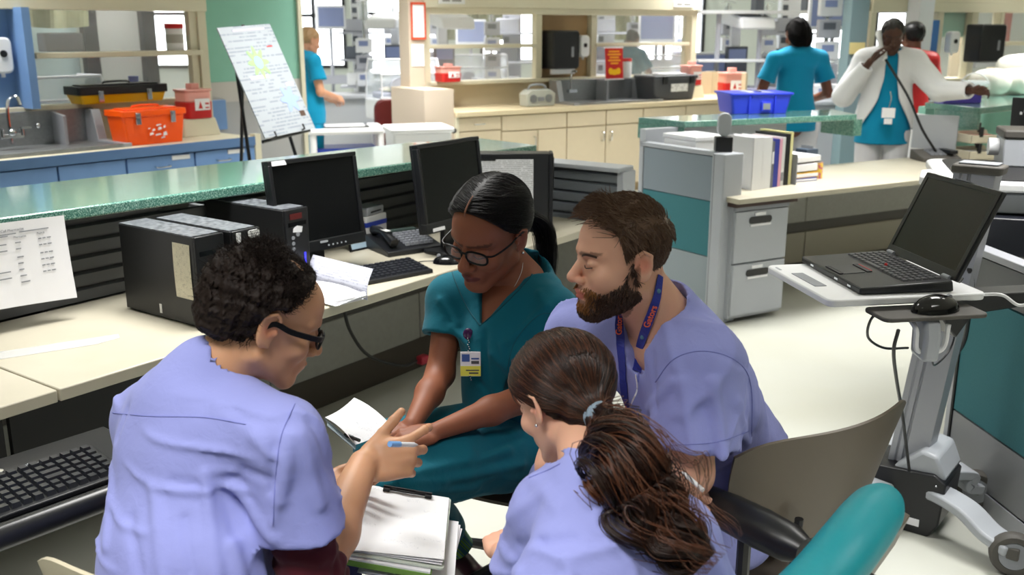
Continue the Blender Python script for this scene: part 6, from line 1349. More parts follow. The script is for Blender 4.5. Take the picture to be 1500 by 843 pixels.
# ============ the woman in teal
fw = nrm((-.52, -.72, -.33)); HW = Head((0, 0, 0), fw, (-.12, -.40, .9), 1.10, jaw=.98, nose=1.12, lip=1.35, brow=.8)
HW.O = A3(K(760, 350, 2.42)) - HW.R @ A3((-.086, -.008, 0))
J = dict(shR=A3((-.165, 2.56, .945)), shL=A3((.110, 2.43, .940)), chest_top=A3((.005, 2.52, .965)), chest=A3((-.005, 2.47, .84)), waist=A3((.01, 2.50, .66)), pelvis=A3((.02, 2.52, .54)), fwd=(-.42, -.9, 0))
elR = A3(K(645, 548, 2.47)); wrR = A3(K(604, 622, 2.26)); elL = A3(K(770, 583, 2.36)); wrL = A3(K(640, 632, 2.20))
bh = Body().add(HW.sdf(), 0); nb = A3((.035, 2.53, 1.005)); bh.add(cap(HW.w((0, -.024, -.06)), nb, .047, .050), .025); bh.add(path([J['shR'], J['chest_top'], J['shL']], [.045, .06, .045]), .05)
lo, hi = bounds([HW.O, nb, J['shR'], J['shL']], .10); parts = [sdf_mesh(bh, lo - .03, hi + .03, .0030)]
for sh, el, wr, sd, d_, n_, cu in [(J['shR'], elR, wrR, 1, (-.55, -.75, -.25), (-.2, .1, -1), [(.5, .6, .4)] * 4), (J['shL'], elL, wrL, -1, (-.85, -.35, -.05), (.1, .3, -1), [(.4, .5, .4)] * 4)]:
    ba = Body(); ba.add(cap(sh, el, .043, .036), 0); ba.add(cap(el, A3(el) * .6 + wr * .4, .037, .035), .02); ba.add(cap(A3(el) * .6 + wr * .4, wr, .035, .022), .02); tp = hand(ba, wr, d_, n_, sd, cu, (.5, .3), .92)
    lo, hi = bounds([sh, el, wr] + tp, .06); parts.append(sdf_mesh(ba, lo, hi, .0034))
bt = Body(); trunk(bt, J, .125, .115, .145, .68, shr=.045); lo, hi = bounds([J[q] for q in ('shR', 'shL', 'pelvis')], .16); parts.append(sdf_mesh(bt, lo, hi, .012))
WM = person(parts, 'seated woman in dark teal scrubs with glasses and badge, looking down', skin_col(HW, '#865038', lip='#5e2a2c', brow='#1a0f0c', ear='#6a3624'), M_skinW)
g = Body(); trunk(g, J, .125, .120, .145, .74, .014, .05, .046)
eR, dR = sleeve(g, J['shR'], elR, .50, .054, .068); eL, dL = sleeve(g, J['shL'], elL, .62, .056, .070)
g.add(cap(A3(HW.O) * .30 + nb * .70 + A3((.0, .03, -.01)), nb - A3((0, .0, .03)), .056, .068), .03); g.add(cap(nb + A3((.02, .02, .0)), J['shL'], .056, .046), .05); g.add(cap(nb + A3((-.02, .02, .0)), J['shR'], .054, .046), .05)
cut_sleeve(g, eR, dR, .062); cut_sleeve(g, eL, dL, .064)
# V neck
vf = nrm(J['fwd']); vb = A3(K(703, 473, 2.30)); n0 = A3(K(640 + 62, 392, 2.42))
vn = Body().add(cap(nb + A3((.0, -.01, .03)), A3(HW.O), .060, .10), 0)
v0_, v1_ = hit(g, [(737, 398), (704, 470)])
for q in np.linspace(0, 1, 14): c_ = v0_ * (1 - q) + v1_ * q; vn.add(cap(c_ + A3((.008, .035 - .02 * q, -.012)), c_ - A3((.03, .12, -.05)), .054 * (1 - q) + .004, .062 * (1 - q) + .006), .006)
g.sub(vn, .006)
g.disp(wav(.0028, 18, 13, (1, 1, 2.2))); g.disp(crease(.0080, (30, 10, -14), 15, .0)); g.disp(crease(.006, (-20, 10, 34), 16, .3, .25));  g.disp(wav(.0014, 40, 14))
folds(g, [(745, 500, 800, 450, .010, .008), (722, 520, 770, 565, .010, .009), (735, 505, 745, 560, .008, .008), (662, 480, 700, 520, .010, .008), (690, 545, 735, 600, .010, -.008), (660, 520, 680, 600, .010, .009), (770, 500, 830, 480, .008, -.006), (712, 490, 716, 600, .010, -.006), (645, 440, 668, 475, .010, .007), (700, 600, 745, 570, .009, .007), (790, 430, 815, 470, .012, .006), (775, 520, 830, 515, .010, .008)])
g.clip((0, 0, .50), (0, 0, -1)); lo, hi = bounds([J['shR'], J['shL'], J['pelvis'], elR, elL], .19)
top = pmesh('scrub_top', sdf_mesh(g, lo, hi, .0055), M_tealc, WM)
seam(g, [(703, 477), (684, 450), (668, 415), (660, 392)], .0016, M_tseam, top); seam(g, [(704, 477), (735, 450), (765, 420), (785, 395)], .0016, M_tseam, top)
seam(g, [(826, 462), (790, 462), (755, 500), (742, 545)], .0009, M_tseam, top); seam(g, [(742, 546), (780, 556)], .0008, M_tseam, top)
mkobj('sleeve_tag', box(-.008, .008, -.002, .002, -.009, .009), M_yellow, top).matrix_local = Matrix.Translation(Vector(hit(g, [(757, 548)])[0]))
hp = A3((.0, 2.47, .56)); kL = A3((-.29, 2.10, .605)); kR = A3((-.33, 2.34, .60)); aR = A3((-.20, 2.66, .20)); aL = A3((-.30, 2.28, .12))
lg = legs('trousers', WM, M_tealc, [([hp + A3((.0, -.07, 0)), (hp * .45 + kL * .55) + A3((0, 0, .012)), kL], [.100, .092, .074]), ([kL, aL], [.068, .055]), ([hp + A3((-.02, .06, 0)), kR], [.105, .074]), ([kR, aR], [.068, .062])], .0065,
   (lambda w1, w2, c3=crease(.003, (34, -44, 26), 35, .3, .3): lambda P: w1(P) + w2(P) + c3(P))(wav(.002, 22, 31, (2, 1, 1)), wav(.001, 50, 32)), fl=[(575, 672, 700, 636, .012, .009), (585, 700, 745, 660, .012, .009), (560, 712, 650, 705, .010, .008), (650, 705, 765, 682, .012, .008), (640, 650, 745, 622, .010, -.006), (545, 690, 575, 660, .010, .007), (600, 722, 700, 715, .010, .006), (690, 675, 765, 640, .009, -.006)])
sk_ = tube([Vector(aR + A3((-.03, -.06, .09))), Vector(aR), Vector(aR + A3((.04, .02, -.08)))], .047, 20); 
M_sock = mat('striped sock', '#3f6a2c', .9); nt = M_sock.node_tree; wv = nt.nodes.new('ShaderNodeTexWave'); wv.inputs['Scale'].default_value = 11; wv.bands_direction = 'DIAGONAL'; tc = nt.nodes.new('ShaderNodeTexCoord'); nt.links.new(tc.outputs['Object'], wv.inputs['Vector']); cr_ = nt.nodes.new('ShaderNodeValToRGB'); cr_.color_ramp.interpolation = 'CONSTANT'
e_ = cr_.color_ramp.elements; e_[0].color = lin('#2a5560'); e_[1].position = .3; e_[1].color = lin('#58803a'); x_ = e_.new(.62); x_.color = lin('#101a2c'); x_ = e_.new(.72); x_.color = lin('#2f5f98'); x_ = e_.new(.84); x_.color = lin('#58803a'); nt.links.new(wv.outputs['Color'], cr_.inputs[0]); nt.links.new(cr_.outputs['Color'], nt.nodes['Principled BSDF'].inputs['Base Color'])
mkobj('sock', sk_, M_sock, WM, smooth=True, label='striped green and blue sock'); 
M_plum = mat('plum leather', '#3a1326', .3); shoe(WM, aR + A3((.06, .02, -.11)), (.55, -.75, 0), M_plum); shoe(WM, aL, (-.3, -.8, 0), M_plum)
# hair
def hW(infl): return Body().add(ell((0, -.018, .036), (.0775 + infl, .100 + infl, .086 + infl)), 0).add(ell((0, .030, .045), (.060 + infl, .054 + infl, .052 + infl)), .02)
tie = A3((.0, -.118, .0)); hs = hW(.010); hs.add(cap((0, -.10, .01), tie, .035, .022), .03)
line = lambda P, s=1: P[:, 2] - np.interp(P[:, 1], [-.14, -.08, -.03, .0, .03, .055, .075, .10], [-.065, -.055, -.02, .020, .040, .072, .100, .13])
hs.sub(line, .006); hs.sub(cap((0, .03, .165), (0, .11, .105), .012), .012)
hm = pmesh('hair', toW(HW, sdf_mesh(hs, (-.12, -.17, -.12), (.12, .12, .16), .0028)), M_hairW, WM)
hf = hW(.010); hf.add(cap((0, -.10, .01), tie, .035, .022), .03)
rt = rand_roots(hf, (0, -.01, .04), .1, 9000, lambda q: (line(q) > -.002) & (np.abs(q[:, 0]) > .0025 * (q[:, 1] > 0)), 5)
def dW(P, i): d = tie - P; d = d / np.linalg.norm(d, axis=1, keepdims=True); s = np.stack([np.sign(P[:, 0]) * .9 * (P[:, 2] > .06) * (np.abs(P[:, 0]) < .05), 0 * P[:, 0], -.1 + 0 * P[:, 0]], 1); return d + s
pmesh('hair_strands', toW(HW, strands(flow(hf, rt, dW, 13, .0085, .0008, 0, .06, 2), .0007)), M_hairW, hm); tagpart = pmesh('hair_parting', toW(HW, strands(flow(hf, project(hf, np.array([[0.001 * k, .085 - .004 * j, .09] for k in (-1, 0, 1) for j in range(3)], np.float32), 0), lambda P, i: np.array([[0, -.4, 1.]]).repeat(len(P), 0), 7, .007, .0022, 0, 0, 3), .0011)), mat('scalp skin', '#8a5a44', .5), hm)
def pony(H, start, pts, n, spread, r0, seed, wave=0, wf=3, mats=None, name='ponytail', parent=None, m=None, steps=40, clump=10, sides=3):
    "bundle of strands along a world space path; clumps share a wave"
    r = np.random.RandomState(seed); P = np.array([tuple(p) for p in spline([Vector(p) for p in pts], 12)]); tq = np.linspace(0, 1, len(P)); u = np.linspace(0, 1, steps)
    Cc = np.stack([np.interp(u, tq, P[:, k]) for k in range(3)], 1); T = np.gradient(Cc, axis=0); T /= np.linalg.norm(T, axis=1, keepdims=True); a = np.cross(T, [.2, 1., .1]); a /= np.linalg.norm(a, axis=1, keepdims=True); b_ = np.cross(T, a)
    nc = max(1, n // clump); cx, cy = r.normal(0, .45, nc), r.normal(0, .45, nc); cph = r.rand(nc) * 6.28; cf = wf * (.8 + .4 * r.rand(nc)); ce = .72 + .28 * r.rand(nc); out = []
    sp = np.interp(u, np.linspace(0, 1, len(spread)), spread)
    ci = r.randint(0, nc, n); ox = r.normal(0, .16, n); oy = r.normal(0, .16, n); dx = r.normal(0, .10, n)
    X = (cx[ci] + ox)[:, None] * sp + (wave * np.sin(cph[ci][:, None] + cf[ci][:, None] * 6.28 * u) * np.minimum(1, u * 3)) + dx[:, None] * sp * u; Y = (cy[ci] + oy)[:, None] * sp + wave * np.cos(cph[ci][:, None] + cf[ci][:, None] * 6.28 * u) * np.minimum(1, u * 3) * .8
    Q = Cc[None] + a[None] * X[..., None] + b_[None] * Y[..., None]
    return pmesh(name, strands(Q, r0, sides=sides), m, parent)
tw = HW.w(tie); pp = [tw + A3((0, -.004, 0)), tw + A3((.035, .03, -.03)), A3(K(798, 338, 2.60)), A3(K(803, 380, 2.58)), A3(K(806, 415, 2.62))]
pony(HW, tw, pp, 1500, [.012, .026, .036, .032, .016], .0008, 4, .003, 1, m=M_hairW, parent=WM, clump=300)
glasses(HW, WM, MATS['glossy black acetate'], rim=.0027, wd=.027, hh=.0155)
for x in (-1, 1): ppart('eyelashes', tube([Vector(HW.w((x * .019, .0895, -.006))), Vector(HW.w((x * .032, .0915, -.0090))), Vector(HW.w((x * .047, .0835, -.006)))], .0011, 5), M_black, WM)
ppart('earring', ball(tuple(HW.w((-.088, -.004, -.034))), .0035), M_chrome, WM, 'small silver ear stud')
seam(bh, [(766, 385), (764, 398), (756, 416), (742, 436)], .0009, M_chrome, WM, name='necklace')
# badge with purple reel and bead chain
q0, q1 = hit(g, [(686, 488), (692, 528)]); q0 = q0 - A3((0, .006, 0)); q1 = q1 - A3((.004, .022, 0))
t = thing('name_badge', 'white and yellow name badge on a purple reel on the teal scrub top', 'badge', Vector(q1), .0)
mkobj('card', box(-.026, .026, -.001, .001, -.036, .030), M_paperw, t); mkobj('yellow_band', box(-.026, .026, -.0018, -.0011, -.035, -.008), mat('badge yellow', '#e4e05a', .5), t); mkobj('blue_emblem', cat(box(-.022, -.002, -.0018, -.0011, .004, .024), box(.002, .022, -.0018, -.0011, .010, .014)), mat('badge blue', '#3a5ca0', .5), t)
[mkobj('printed_row', box(*q_), mat('badge ink', '#4a4a50', .5), t) for q_ in ((-.012, .022, -.0021, -.0018, -.021, -.018), (-.004, .020, -.0021, -.0018, -.029, -.025), (.002, .022, -.0021, -.0018, -.002, .006))]
rl = Vector(q0) - Vector(q1); c_, s_ = 1, 0; rl = Vector((rl.x * c_ - rl.y * s_, rl.x * s_ + rl.y * c_, rl.z))
mkobj('badge_reel', ball(tuple(rl + Vector((0, -.003, 0))), (.0135, .006, .0155)), mat('purple reel', '#3b1846', .2), t, smooth=True)
mkobj('bead_chain', cat(*[ball(tuple(rl * (1 - k / 22) + Vector((.002 * math.sin(k * 2.1), -.004, -.045 * k / 22))), .0021, 6) for k in range(23)]), M_chrome, t, smooth=True)
# her folded notes
n0_, n1_, n2_, n3_ = (F(476, 612, 2.12), F(519, 583, 2.28), F(574, 624, 2.22), F(521, 652, 2.06))
single('note_paper', sheet(lambda u, v: Vector(n0_ * (1 - u) * (1 - v) + n3_ * u * (1 - v) + n1_ * (1 - u) * v + n2_ * u * v) + Vector((0, 0, .008 * math.sin(PI * u) - .006 * math.sin(PI * v))), 8, 8, .001), printed('notes print', '#f1f2f6', '#a7abb8', .007, .012, .5, 'xy', hand=True), 'printed note sheet held on the lap of the woman in teal', 'paper')
n4, n5 = F(479, 622, 2.10), F(520, 657, 2.05)
single('grey_folder', sheet(lambda u, v: Vector((n0_ * (1 - u) + n3_ * u) * (1 - v) + (n4 * (1 - u) + n5 * u) * v) + Vector((.0, .01 * math.sin(PI * v), -.004)), 6, 4, .002), mat('slate card', '#8a9aa3', .6), 'slate grey folded card under the note sheet', 'folder')
t = thing('ballpoint_pen', 'black pen lying at the corner of the note sheet', 'pen', Vector(F(518, 646, 2.07)) + Vector((0, 0, .006)), -.7)
mkobj('barrel', tube([(-.03, 0, 0), (.02, 0, 0)], .0042, 10, smooth=False), M_black2, t, smooth=True); mkobj('clip', box(-.03, .0, -.001, .001, .0045, .0055), M_chrome, t)
# ============ the bearded man at right of the circle
fw = nrm((-.945, -.25, -.015)); HB = Head((0, 0, 0), fw, (-.05, 0, .95), 1.0, jaw=1.04, nose=1.12, brow=1.25, ear=1.05, back=.009)
HB.O = A3(K(942, 390, 1.88)) - HB.R @ A3((-.087, -.008, 0))
J = dict(shL=A3((.385, 1.90, .985)), shR=A3((.155, 2.14, .965)), chest_top=A3((.315, 2.03, 1.005)), chest=A3((.385, 2.04, .885)), waist=A3((.475, 2.15, .70)), pelvis=A3((.50, 2.21, .54)), fwd=(-.62, -.45, -.45))
elL = A3((.365, 1.85, .765)); wrL = A3((.15, 1.80, .66)); elR = A3((.10, 1.98, .72)); wrR = A3((.270, 1.85, .715))
nb = A3((.335, 2.00, 1.03)); bh = Body().add(HB.sdf(), 0); bh.add(cap(HB.w((0, -.026, -.055)), nb, .060, .066), .03); bh.add(path([J['shR'], J['chest_top'], J['shL']], [.045, .07, .045]), .05)
lo, hi = bounds([HB.O, nb], .15); parts = [sdf_mesh(bh, lo, hi, .0028)]
for sh, el, wr, sd, d_, n_, cu in [(J['shL'], elL, wrL, -1, (-.8, .2, -.3), (.2, .2, -1), [(.5, .6, .4)] * 4), (J['shR'], elR, wrR, 1, (.97, -.16, .10), (.1, -.3, -.95), [(.15, .2, .15), (.4, .5, .4), (.7, .7, .5), (.8, .8, .5)])]:
    ba = Body(); ba.add(cap(sh, el, .052, .045), 0); ba.add(cap(el, A3(el) * .55 + wr * .45, .047, .042), .02); ba.add(cap(A3(el) * .55 + wr * .45, wr, .042, .027), .02); tp = hand(ba, wr, d_, n_, sd, cu, (.35, .5), 1.04)
    lo, hi = bounds([sh, el, wr] + tp, .07); parts.append(sdf_mesh(ba, lo, hi, .0034))
bt = Body(); trunk(bt, J, .150, .135, .14, .68); lo, hi = bounds([J[q] for q in ('shR', 'shL', 'pelvis')], .18); parts.append(sdf_mesh(bt, lo, hi, .012))
def bcol(V, q, c):
    beard = (np.interp(q[:, 1], [-.012, .008, .02, .045, .07, .09], [.012, .0, -.035, -.052, -.060, -.050]) - q[:, 2]) / .008; m = beard.clip(0, 1) * (q[:, 1] > -.004) * (q[:, 2] > -.13) * .6
    lipm = (np.abs(q[:, 0]) < .028) * (np.abs(q[:, 2] + .0685) < .011) * (q[:, 1] > .08); m = m * (1 - lipm); nose = (q[:, 1] > .085) * (q[:, 2] > -.05); m = m * (1 - nose)
    dk = np.array(lin('#4a2c1c')[:3]); c = c * (1 - m[:, None]) + dk * m[:, None]
    r = (((.03 - np.linalg.norm(q - np.array([0, .105, -.035]), axis=1)) / .02).clip(0, 1) * .25)[:, None]; return c * (1 - r) + np.array(lin('#d2705c')[:3]) * r
BM = person(parts, 'seated bearded man in periwinkle scrubs with a blue lanyard, leaning forward', skin_col(HB, '#d8a68e', lip='#b05a52', brow='#4a3020', ear='#cd6a58', extra=bcol), M_skinB)
g = Body(); trunk(g, J, .150, .145, .165, .74, .022, .06, .066)
eL, dL = sleeve(g, J['shL'], elL, .74, .078, .098, .05); eR, dR = sleeve(g, J['shR'], elR, .70, .07, .085)
g.add(capf((.48, 2.18, .68), (.51, 2.21, .48), .140, .145, (-.8, -.3, 0), .85), .05)
g.add(cap(A3(HB.O) * .30 + nb * .70 + A3((.02, .01, -.01)), nb + A3((.02, 0, -.03)), .068, .085), .03)
cut_sleeve(g, eL, dL, .092, .05); cut_sleeve(g, eR, dR, .08)
vn = Body().add(cap(nb + A3((-.012, -.0, .015)), A3(HB.O), .066, .10), 0); vb = nb + A3((-.10, -.085, -.125))
for q in np.linspace(0, 1, 5): vn.add(cap(nb * (1 - q) + vb * q + A3((-.01, -.01, .02 * (1 - q))), nb * (1 - q) + vb * q + A3((-.16, -.10, .09)), .046 * (1 - q) + .004, .05 * (1 - q) + .008), .01)
g.sub(vn, .006); g.disp(wav(.0032, 15, 23, (1, 1, 2.2))); g.disp(crease(.0085, (24, 18, -16), 25, .0)); g.disp(crease(.006, (-20, 20, 34), 26, .3, .25)); g.disp(wav(.0014, 38, 24))
folds(g, [(1000, 560, 1015, 660, .012, .010), (1045, 560, 1062, 668, .012, .012), (1030, 600, 1045, 668, .009, -.007), (1080, 590, 1095, 650, .012, .008), (1098, 560, 1104, 640, .010, -.013), (1110, 540, 1130, 600, .014, .008), (1110, 600, 1160, 560, .012, -.007), (1120, 650, 1168, 610, .012, .010), (1115, 680, 1170, 665, .010, -.008),
   (975, 480, 990, 540, .012, .006), (955, 520, 960, 600, .009, -.007), (1000, 470, 1060, 480, .014, .004), (1110, 700, 1150, 640, .012, .008), (1060, 520, 1100, 545, .010, -.004), (950, 600, 985, 560, .010, .007)])
g.clip((0, 0, .45), (0, 0, -1)); lo, hi = bounds([J['shR'], J['shL'], (.575, 2.12, .48), elL, nb], .24)
top = pmesh('scrub_top', sdf_mesh(g, lo, hi, .0058), M_scrub, BM)
seam(g, [(960, 560), (985, 528), (1020, 515), (1060, 520), (1090, 540), (1101, 575), (1101, 640)], .0011, M_seam, top); seam(g, [(955, 655), (1000, 652), (1050, 648), (1098, 632)], .0008, M_seam, top)
seam(g, [(955, 395), (962, 430), (948, 470), (938, 520), (935, 560)], .0018, M_seam, top); seam(g, [(972, 412), (968, 450), (958, 490)], .0010, M_seam, top)
legs('trousers', BM, M_scrub, [([A3((.50, 2.02, .55)), A3((.20, 1.80, .56))], [.10, .078]), ([A3((.20, 1.80, .56)), A3((.26, 1.98, .12))], [.072, .052]), ([A3((.50, 2.20, .55)), A3((.12, 2.22, .56))], [.10, .078]), ([A3((.12, 2.22, .56)), A3((.16, 2.36, .12))], [.072, .052])], .010)
shoe(BM, A3((.26, 1.98, .10)), (-.8, -.5, 0), M_black); shoe(BM, A3((.16, 2.36, .10)), (-1, 0, 0), M_black)
b = Body(); b.add(capf(nb + A3((.02, .01, -.03)), nb + A3((.035, .0, -.12)), .056, .08, (-.6, -.5, .4), .7), 0); lo, hi = bounds([nb, nb + A3((-.03, -.05, -.14))], .12); pmesh('undershirt', sdf_mesh(b, lo, hi, .006), mat('undershirt white', '#d6d6d2', .9), BM)
# hair
S1 = Body().add(ell((0, -.005, .036), (.0765, .089, .085)), 0).add(ell((0, .032, .043), (.060, .054, .050)), .02)
lineB = lambda P: P[:, 2] - np.interp(P[:, 1], [-.14, -.07, -.03, -.018, .0, .022, .036, .055, .075, .10], [-.055, -.050, -.03, .024, .026, .010, .056, .078, .096, .12])
hb = Body().add(ell((0, -.006, .043), (.080, .091, .089)), 0).add(ell((0, .038, .070), (.056, .056, .047)), .02); hb.disp(wav(.0020, 120, 9)); hb.sub(lineB, .004)
hm = pmesh('hair', toW(HB, sdf_mesh(hb, (-.12, -.16, -.1), (.12, .13, .17), .0028)), M_hairB, BM)
def dB(P, i):
    topz = np.clip((P[:, 2] - .065 + np.clip(P[:, 1] - .02, 0, .06) * 1.2) / .03, 0, 1)[:, None]; fwdv = np.array([.10, .85, .45]); side = np.stack([0 * P[:, 0], -.45 + 0 * P[:, 0], -.9 + 0 * P[:, 0]], 1)
    back = (P[:, 1] < -.03)[:, None] * np.array([0, -.2, .1]); return topz * (fwdv + back) + (1 - topz) * side
for nm, sel, st, rise, n_, sd_ in (('hair_strands', lambda q: (q[:, 2] > .060) & (q[:, 1] > .015), .0056, .66, 7500, 4), ('hair_strands', lambda q: (q[:, 2] > .055) & (q[:, 1] <= .025), .0036, .38, 9000, 5), ('hair_strands', lambda q: q[:, 2] <= .064, .0015, .20, 12000, 6)):
    rt = rand_roots(S1, (0, -.01, .04), .1, n_, lambda q: (lineB(q) > -.001) & sel(q), sd_); rr_ = np.random.RandomState(sd_)
    pmesh(nm, toW(HB, strands(flow(S1, rt, dB, 8, st, .003, rise, .30, sd_), .0008)), M_hairB, hm)
# beard
hs_l = lambda q: HB.sdf()(HB.O + (q * HB.s) @ HB.R.T) / HB.s
hd_ = HB.sdf(); loc_sdf = lambda q: hd_((HB.O + (q * HB.s) @ HB.R.T).astype(np.float32)) / HB.s
def keepb(q):
    x, y, z = q.T; lim = np.interp(y, [-.012, .008, .02, .045, .07, .09], [.014, .002, -.034, -.052, -.060, -.048]); k = (z < lim) & (y > np.interp(z, [-.08, -.05, -.02], [-.03, -.004, .004])) & (z > -.135)
    lips = (np.abs(x) < .026) & (z > -.086) & (z < -.058) & (y > .085); nose = (y > .088) & (z > -.052); soul = (np.abs(x) < .018) & (z > -.088) & (z < -.083) & (y > .09); neck = (y < .03) & (z < -.10); return k & ~lips & ~nose & ~neck & ~soul
rt = rand_roots(loc_sdf, (0, .02, -.05), .09, 16000, keepb, 8); bd = lambda P, i: np.stack([P[:, 0] * 3, .25 + 0 * P[:, 0], -.95 + 0 * P[:, 0]], 1)
pth = flow(loc_sdf, rt, bd, 6, .0026, .0005, .33, .32, 3); front = (rt[:, 1] + np.random.RandomState(1).normal(0, .006, len(rt)) > .074) & (rt[:, 2] > -.100)
bo = pmesh('beard', toW(HB, strands(pth[~front], .0008)), M_beard, BM); pmesh('moustache', toW(HB, strands(pth[front][:, :5], .0008)), M_beard2, bo, 'ginger brown moustache and lip beard')
for x in (-1,): ppart('eyelashes', tube([Vector(HB.w((x * .019, .0895, -.006))), Vector(HB.w((x * .032, .0915, -.0090))), Vector(HB.w((x * .047, .0835, -.006)))], .0013, 5), M_beard, BM)
ppart('eyebrow', strap([Vector(HB.w(p)) for p in ((-.016, .0945, .014), (-.032, .0905, .0185), (-.050, .0745, .0155))], .0048, .0012, tuple(HB.R[:, 2]), 5), M_beard, BM, smooth=False)
# lanyard
M_lan = mat('royal blue lanyard', '#24308f', .6); M_lano = mat('orange script', '#f0704a', .5)
gb = Body(); gb.add(g, 0); gb.add(bh, 0); gb.add(b, 0)
t = thing('lanyard', 'royal blue lanyard with orange lettering around the neck of bearded man', 'lanyard')
def band(pxs, w, nm):
    P = [tuple(p)[:2] for p in spline([Vector((x, y, 0)) for x, y in pxs], 8)]; Q = hit(gb, P); G_ = grad(gb, Q, .006); Q = Q + G_ * .003; V = []; m_ = len(Q); fr = []
    for i in range(m_):
        tv = Vector(Q[min(i + 1, m_ - 1)] - Q[max(i - 1, 0)]).normalized(); nv = Vector(G_[i]); sv = tv.cross(nv).normalized(); nv = sv.cross(tv).normalized(); fr.append((Vector(Q[i]), tv, nv, sv))
        V += [tuple(Vector(Q[i]) + sv * a_ * w / 2 + nv * b2 * .0008) for a_, b2 in ((-1, -1), (1, -1), (1, 1), (-1, 1))]
    F_ = [(i * 4 + j, i * 4 + (j + 1) % 4, i * 4 + 4 + (j + 1) % 4, i * 4 + 4 + j) for i in range(m_ - 1) for j in range(4)] + [(3, 2, 1, 0), tuple(range(4 * m_ - 4, 4 * m_))]
    mkobj(nm, (V, F_), M_lan, t); return fr
def word(fr, k, s_, size, flip=1):
    p, tv, nv, sv = fr[k]; cmr = Vector((0, 0, CAMH)) - p
    if nv.dot(cmr) < 0: nv = -nv
    yv = nv.cross(-tv * flip); o = text(s_, size, M_lano, t, (0, 0, 0), (0, 0, 0), 'lanyard_lettering', ext=.0002, bold=.0004)
    X_ = -tv * flip; p = p + nv * .0018; o.matrix_local = Matrix(((X_.x, yv.x, nv.x, p.x), (X_.y, yv.y, nv.y, p.y), (X_.z, yv.z, nv.z, p.z), (0, 0, 0, 1)))
fa = band([(966, 404), (960, 440), (948, 476), (938, 510), (932, 545)], .019, 'band')
fb = band([(905, 455), (908, 490), (912, 530), (916, 580), (926, 618)], .018, 'band')
word(fa, 13, 'Gators', .019); word(fa, 27, 'Gators', .017); word(fb, 5, 'Gators', .018); word(fb, 28, 'Gators', .017)
z0 = hit(gb, [(932, 548), (934, 570), (926, 590), (918, 612)]); mkobj('badge_cord', tube([Vector(q) + Vector((-.002, -.006, 0)) for q in z0], .0016, 6), M_white, t); mkobj('clasp', ball(tuple(Vector(z0[-1]) + Vector((0, -.008, 0))), (.004, .004, .008)), M_chrome, t, smooth=True)
for fx in (fa[5], fa[20]): mkobj('emblem', ball(tuple(fx[0] + fx[2] * (.001 if fx[2].y < 0 else -.001)), (.005, .0025, .005), 8), mat('emblem teal', '#4f7f9a', .5), t)
# white pen between the fingers below his sleeve
p0_ = A3(K(1004, 696, 1.76)); p1_ = A3(K(1030, 719, 1.72))
t = thing('marker_pen', 'slim white pen held in the fingers under bearded man sleeve', 'pen', Vector(p0_)); mkobj('barrel', tube([(0, 0, 0), Vector(p1_ - p0_)], .0045, 10, smooth=False), M_white, t, smooth=True); mkobj('tip', tube([(0, 0, 0), -Vector(p1_ - p0_) * .2], [.0045, .001], 10, smooth=False), M_white, t, smooth=True)
# ============ the woman with the long brown ponytail, back to the camera
fw = nrm((-.60, .68, -.42)); HG = Head((0, 0, 0), fw, (-.22, .25, .92), .93, jaw=.93, nose=.95)
HG.O = A3(K(778, 600, 1.60)) - HG.R @ A3((-.085, -.008, 0))
J = dict(shL=A3((.068, 1.50, .865)), shR=A3((.245, 1.38, .875)), chest_top=A3((.145, 1.445, .90)), chest=A3((.145, 1.36, .80)), waist=A3((.15, 1.24, .64)), pelvis=A3((.16, 1.16, .52)), fwd=(-.5, .8, -.3))
nb = A3((.130, 1.490, .945)); bh = Body().add(HG.sdf(), 0); bh.add(cap(HG.w((0, -.024, -.055)), nb, .046, .052), .025)
lo, hi = bounds([HG.O, nb], .13); parts = [sdf_mesh(bh, lo, hi, .0028)]
elL = A3((.035, 1.57, .665)); wrL = A3((-.02, 1.80, .615)); elR = A3((.34, 1.42, .66)); wrR = A3((.20, 1.62, .62))
for sh, el, wr, sd, d_ in [(J['shL'], elL, wrL, -1, (-.1, .95, -.1)), (J['shR'], elR, wrR, 1, (-.5, .8, -.1))]:
    ba = Body(); ba.add(cap(sh, el, .042, .036), 0); ba.add(cap(el, wr, .037, .023), .02); tp = hand(ba, wr, d_, (.2, 0, -1), sd, [(.4, .5, .4)] * 4, (.5, .3), .9); lo, hi = bounds([sh, el, wr] + tp, .06); parts.append(sdf_mesh(ba, lo, hi, .0036))
bt = Body(); trunk(bt, J, .125, .115, .13, .70, shr=.045); lo, hi = bounds([J[q] for q in ('shR', 'shL', 'pelvis')], .15); parts.append(sdf_mesh(bt, lo, hi, .012))
GM = person(parts, 'woman in periwinkle scrubs with long wavy brown ponytail, back to us', skin_col(HG, '#dca98f', ear='#d98a74'), M_skinG)
g = Body(); trunk(g, J, .130, .130, .150, .76, .020, .055, .050); eL, dL = sleeve(g, J['shL'], elL, .75, .062, .078, .04); eR, dR = sleeve(g, J['shR'], elR, .80, .066, .082, .05)
g.add(cap(A3(HG.O) * .38 + nb * .62 + A3((0, -.012, -.02)), nb + A3((0, -.01, -.03)), .054, .075), .03)
cut_sleeve(g, eL, dL, .07); cut_sleeve(g, eR, dR, .075); g.sub(cap(nb + A3((-.016, .018, .02)), A3(HG.O) + A3((-.04, .06, .02)), .050, .09), .006)
g.disp(wav(.0028, 17, 33, (1, 1, 2))); g.disp(crease(.007, (28, 14, -12), 45, .0));  g.disp(wav(.0014, 40, 34))
folds(g, [(745, 760, 800, 720, .012, .006), (760, 800, 840, 790, .010, -.006), (735, 800, 760, 843, .012, .008), (780, 700, 820, 745, .014, .006), (890, 760, 960, 843, .012, -.006), (1000, 760, 1060, 843, .012, .008), (820, 820, 900, 800, .009, .005)])
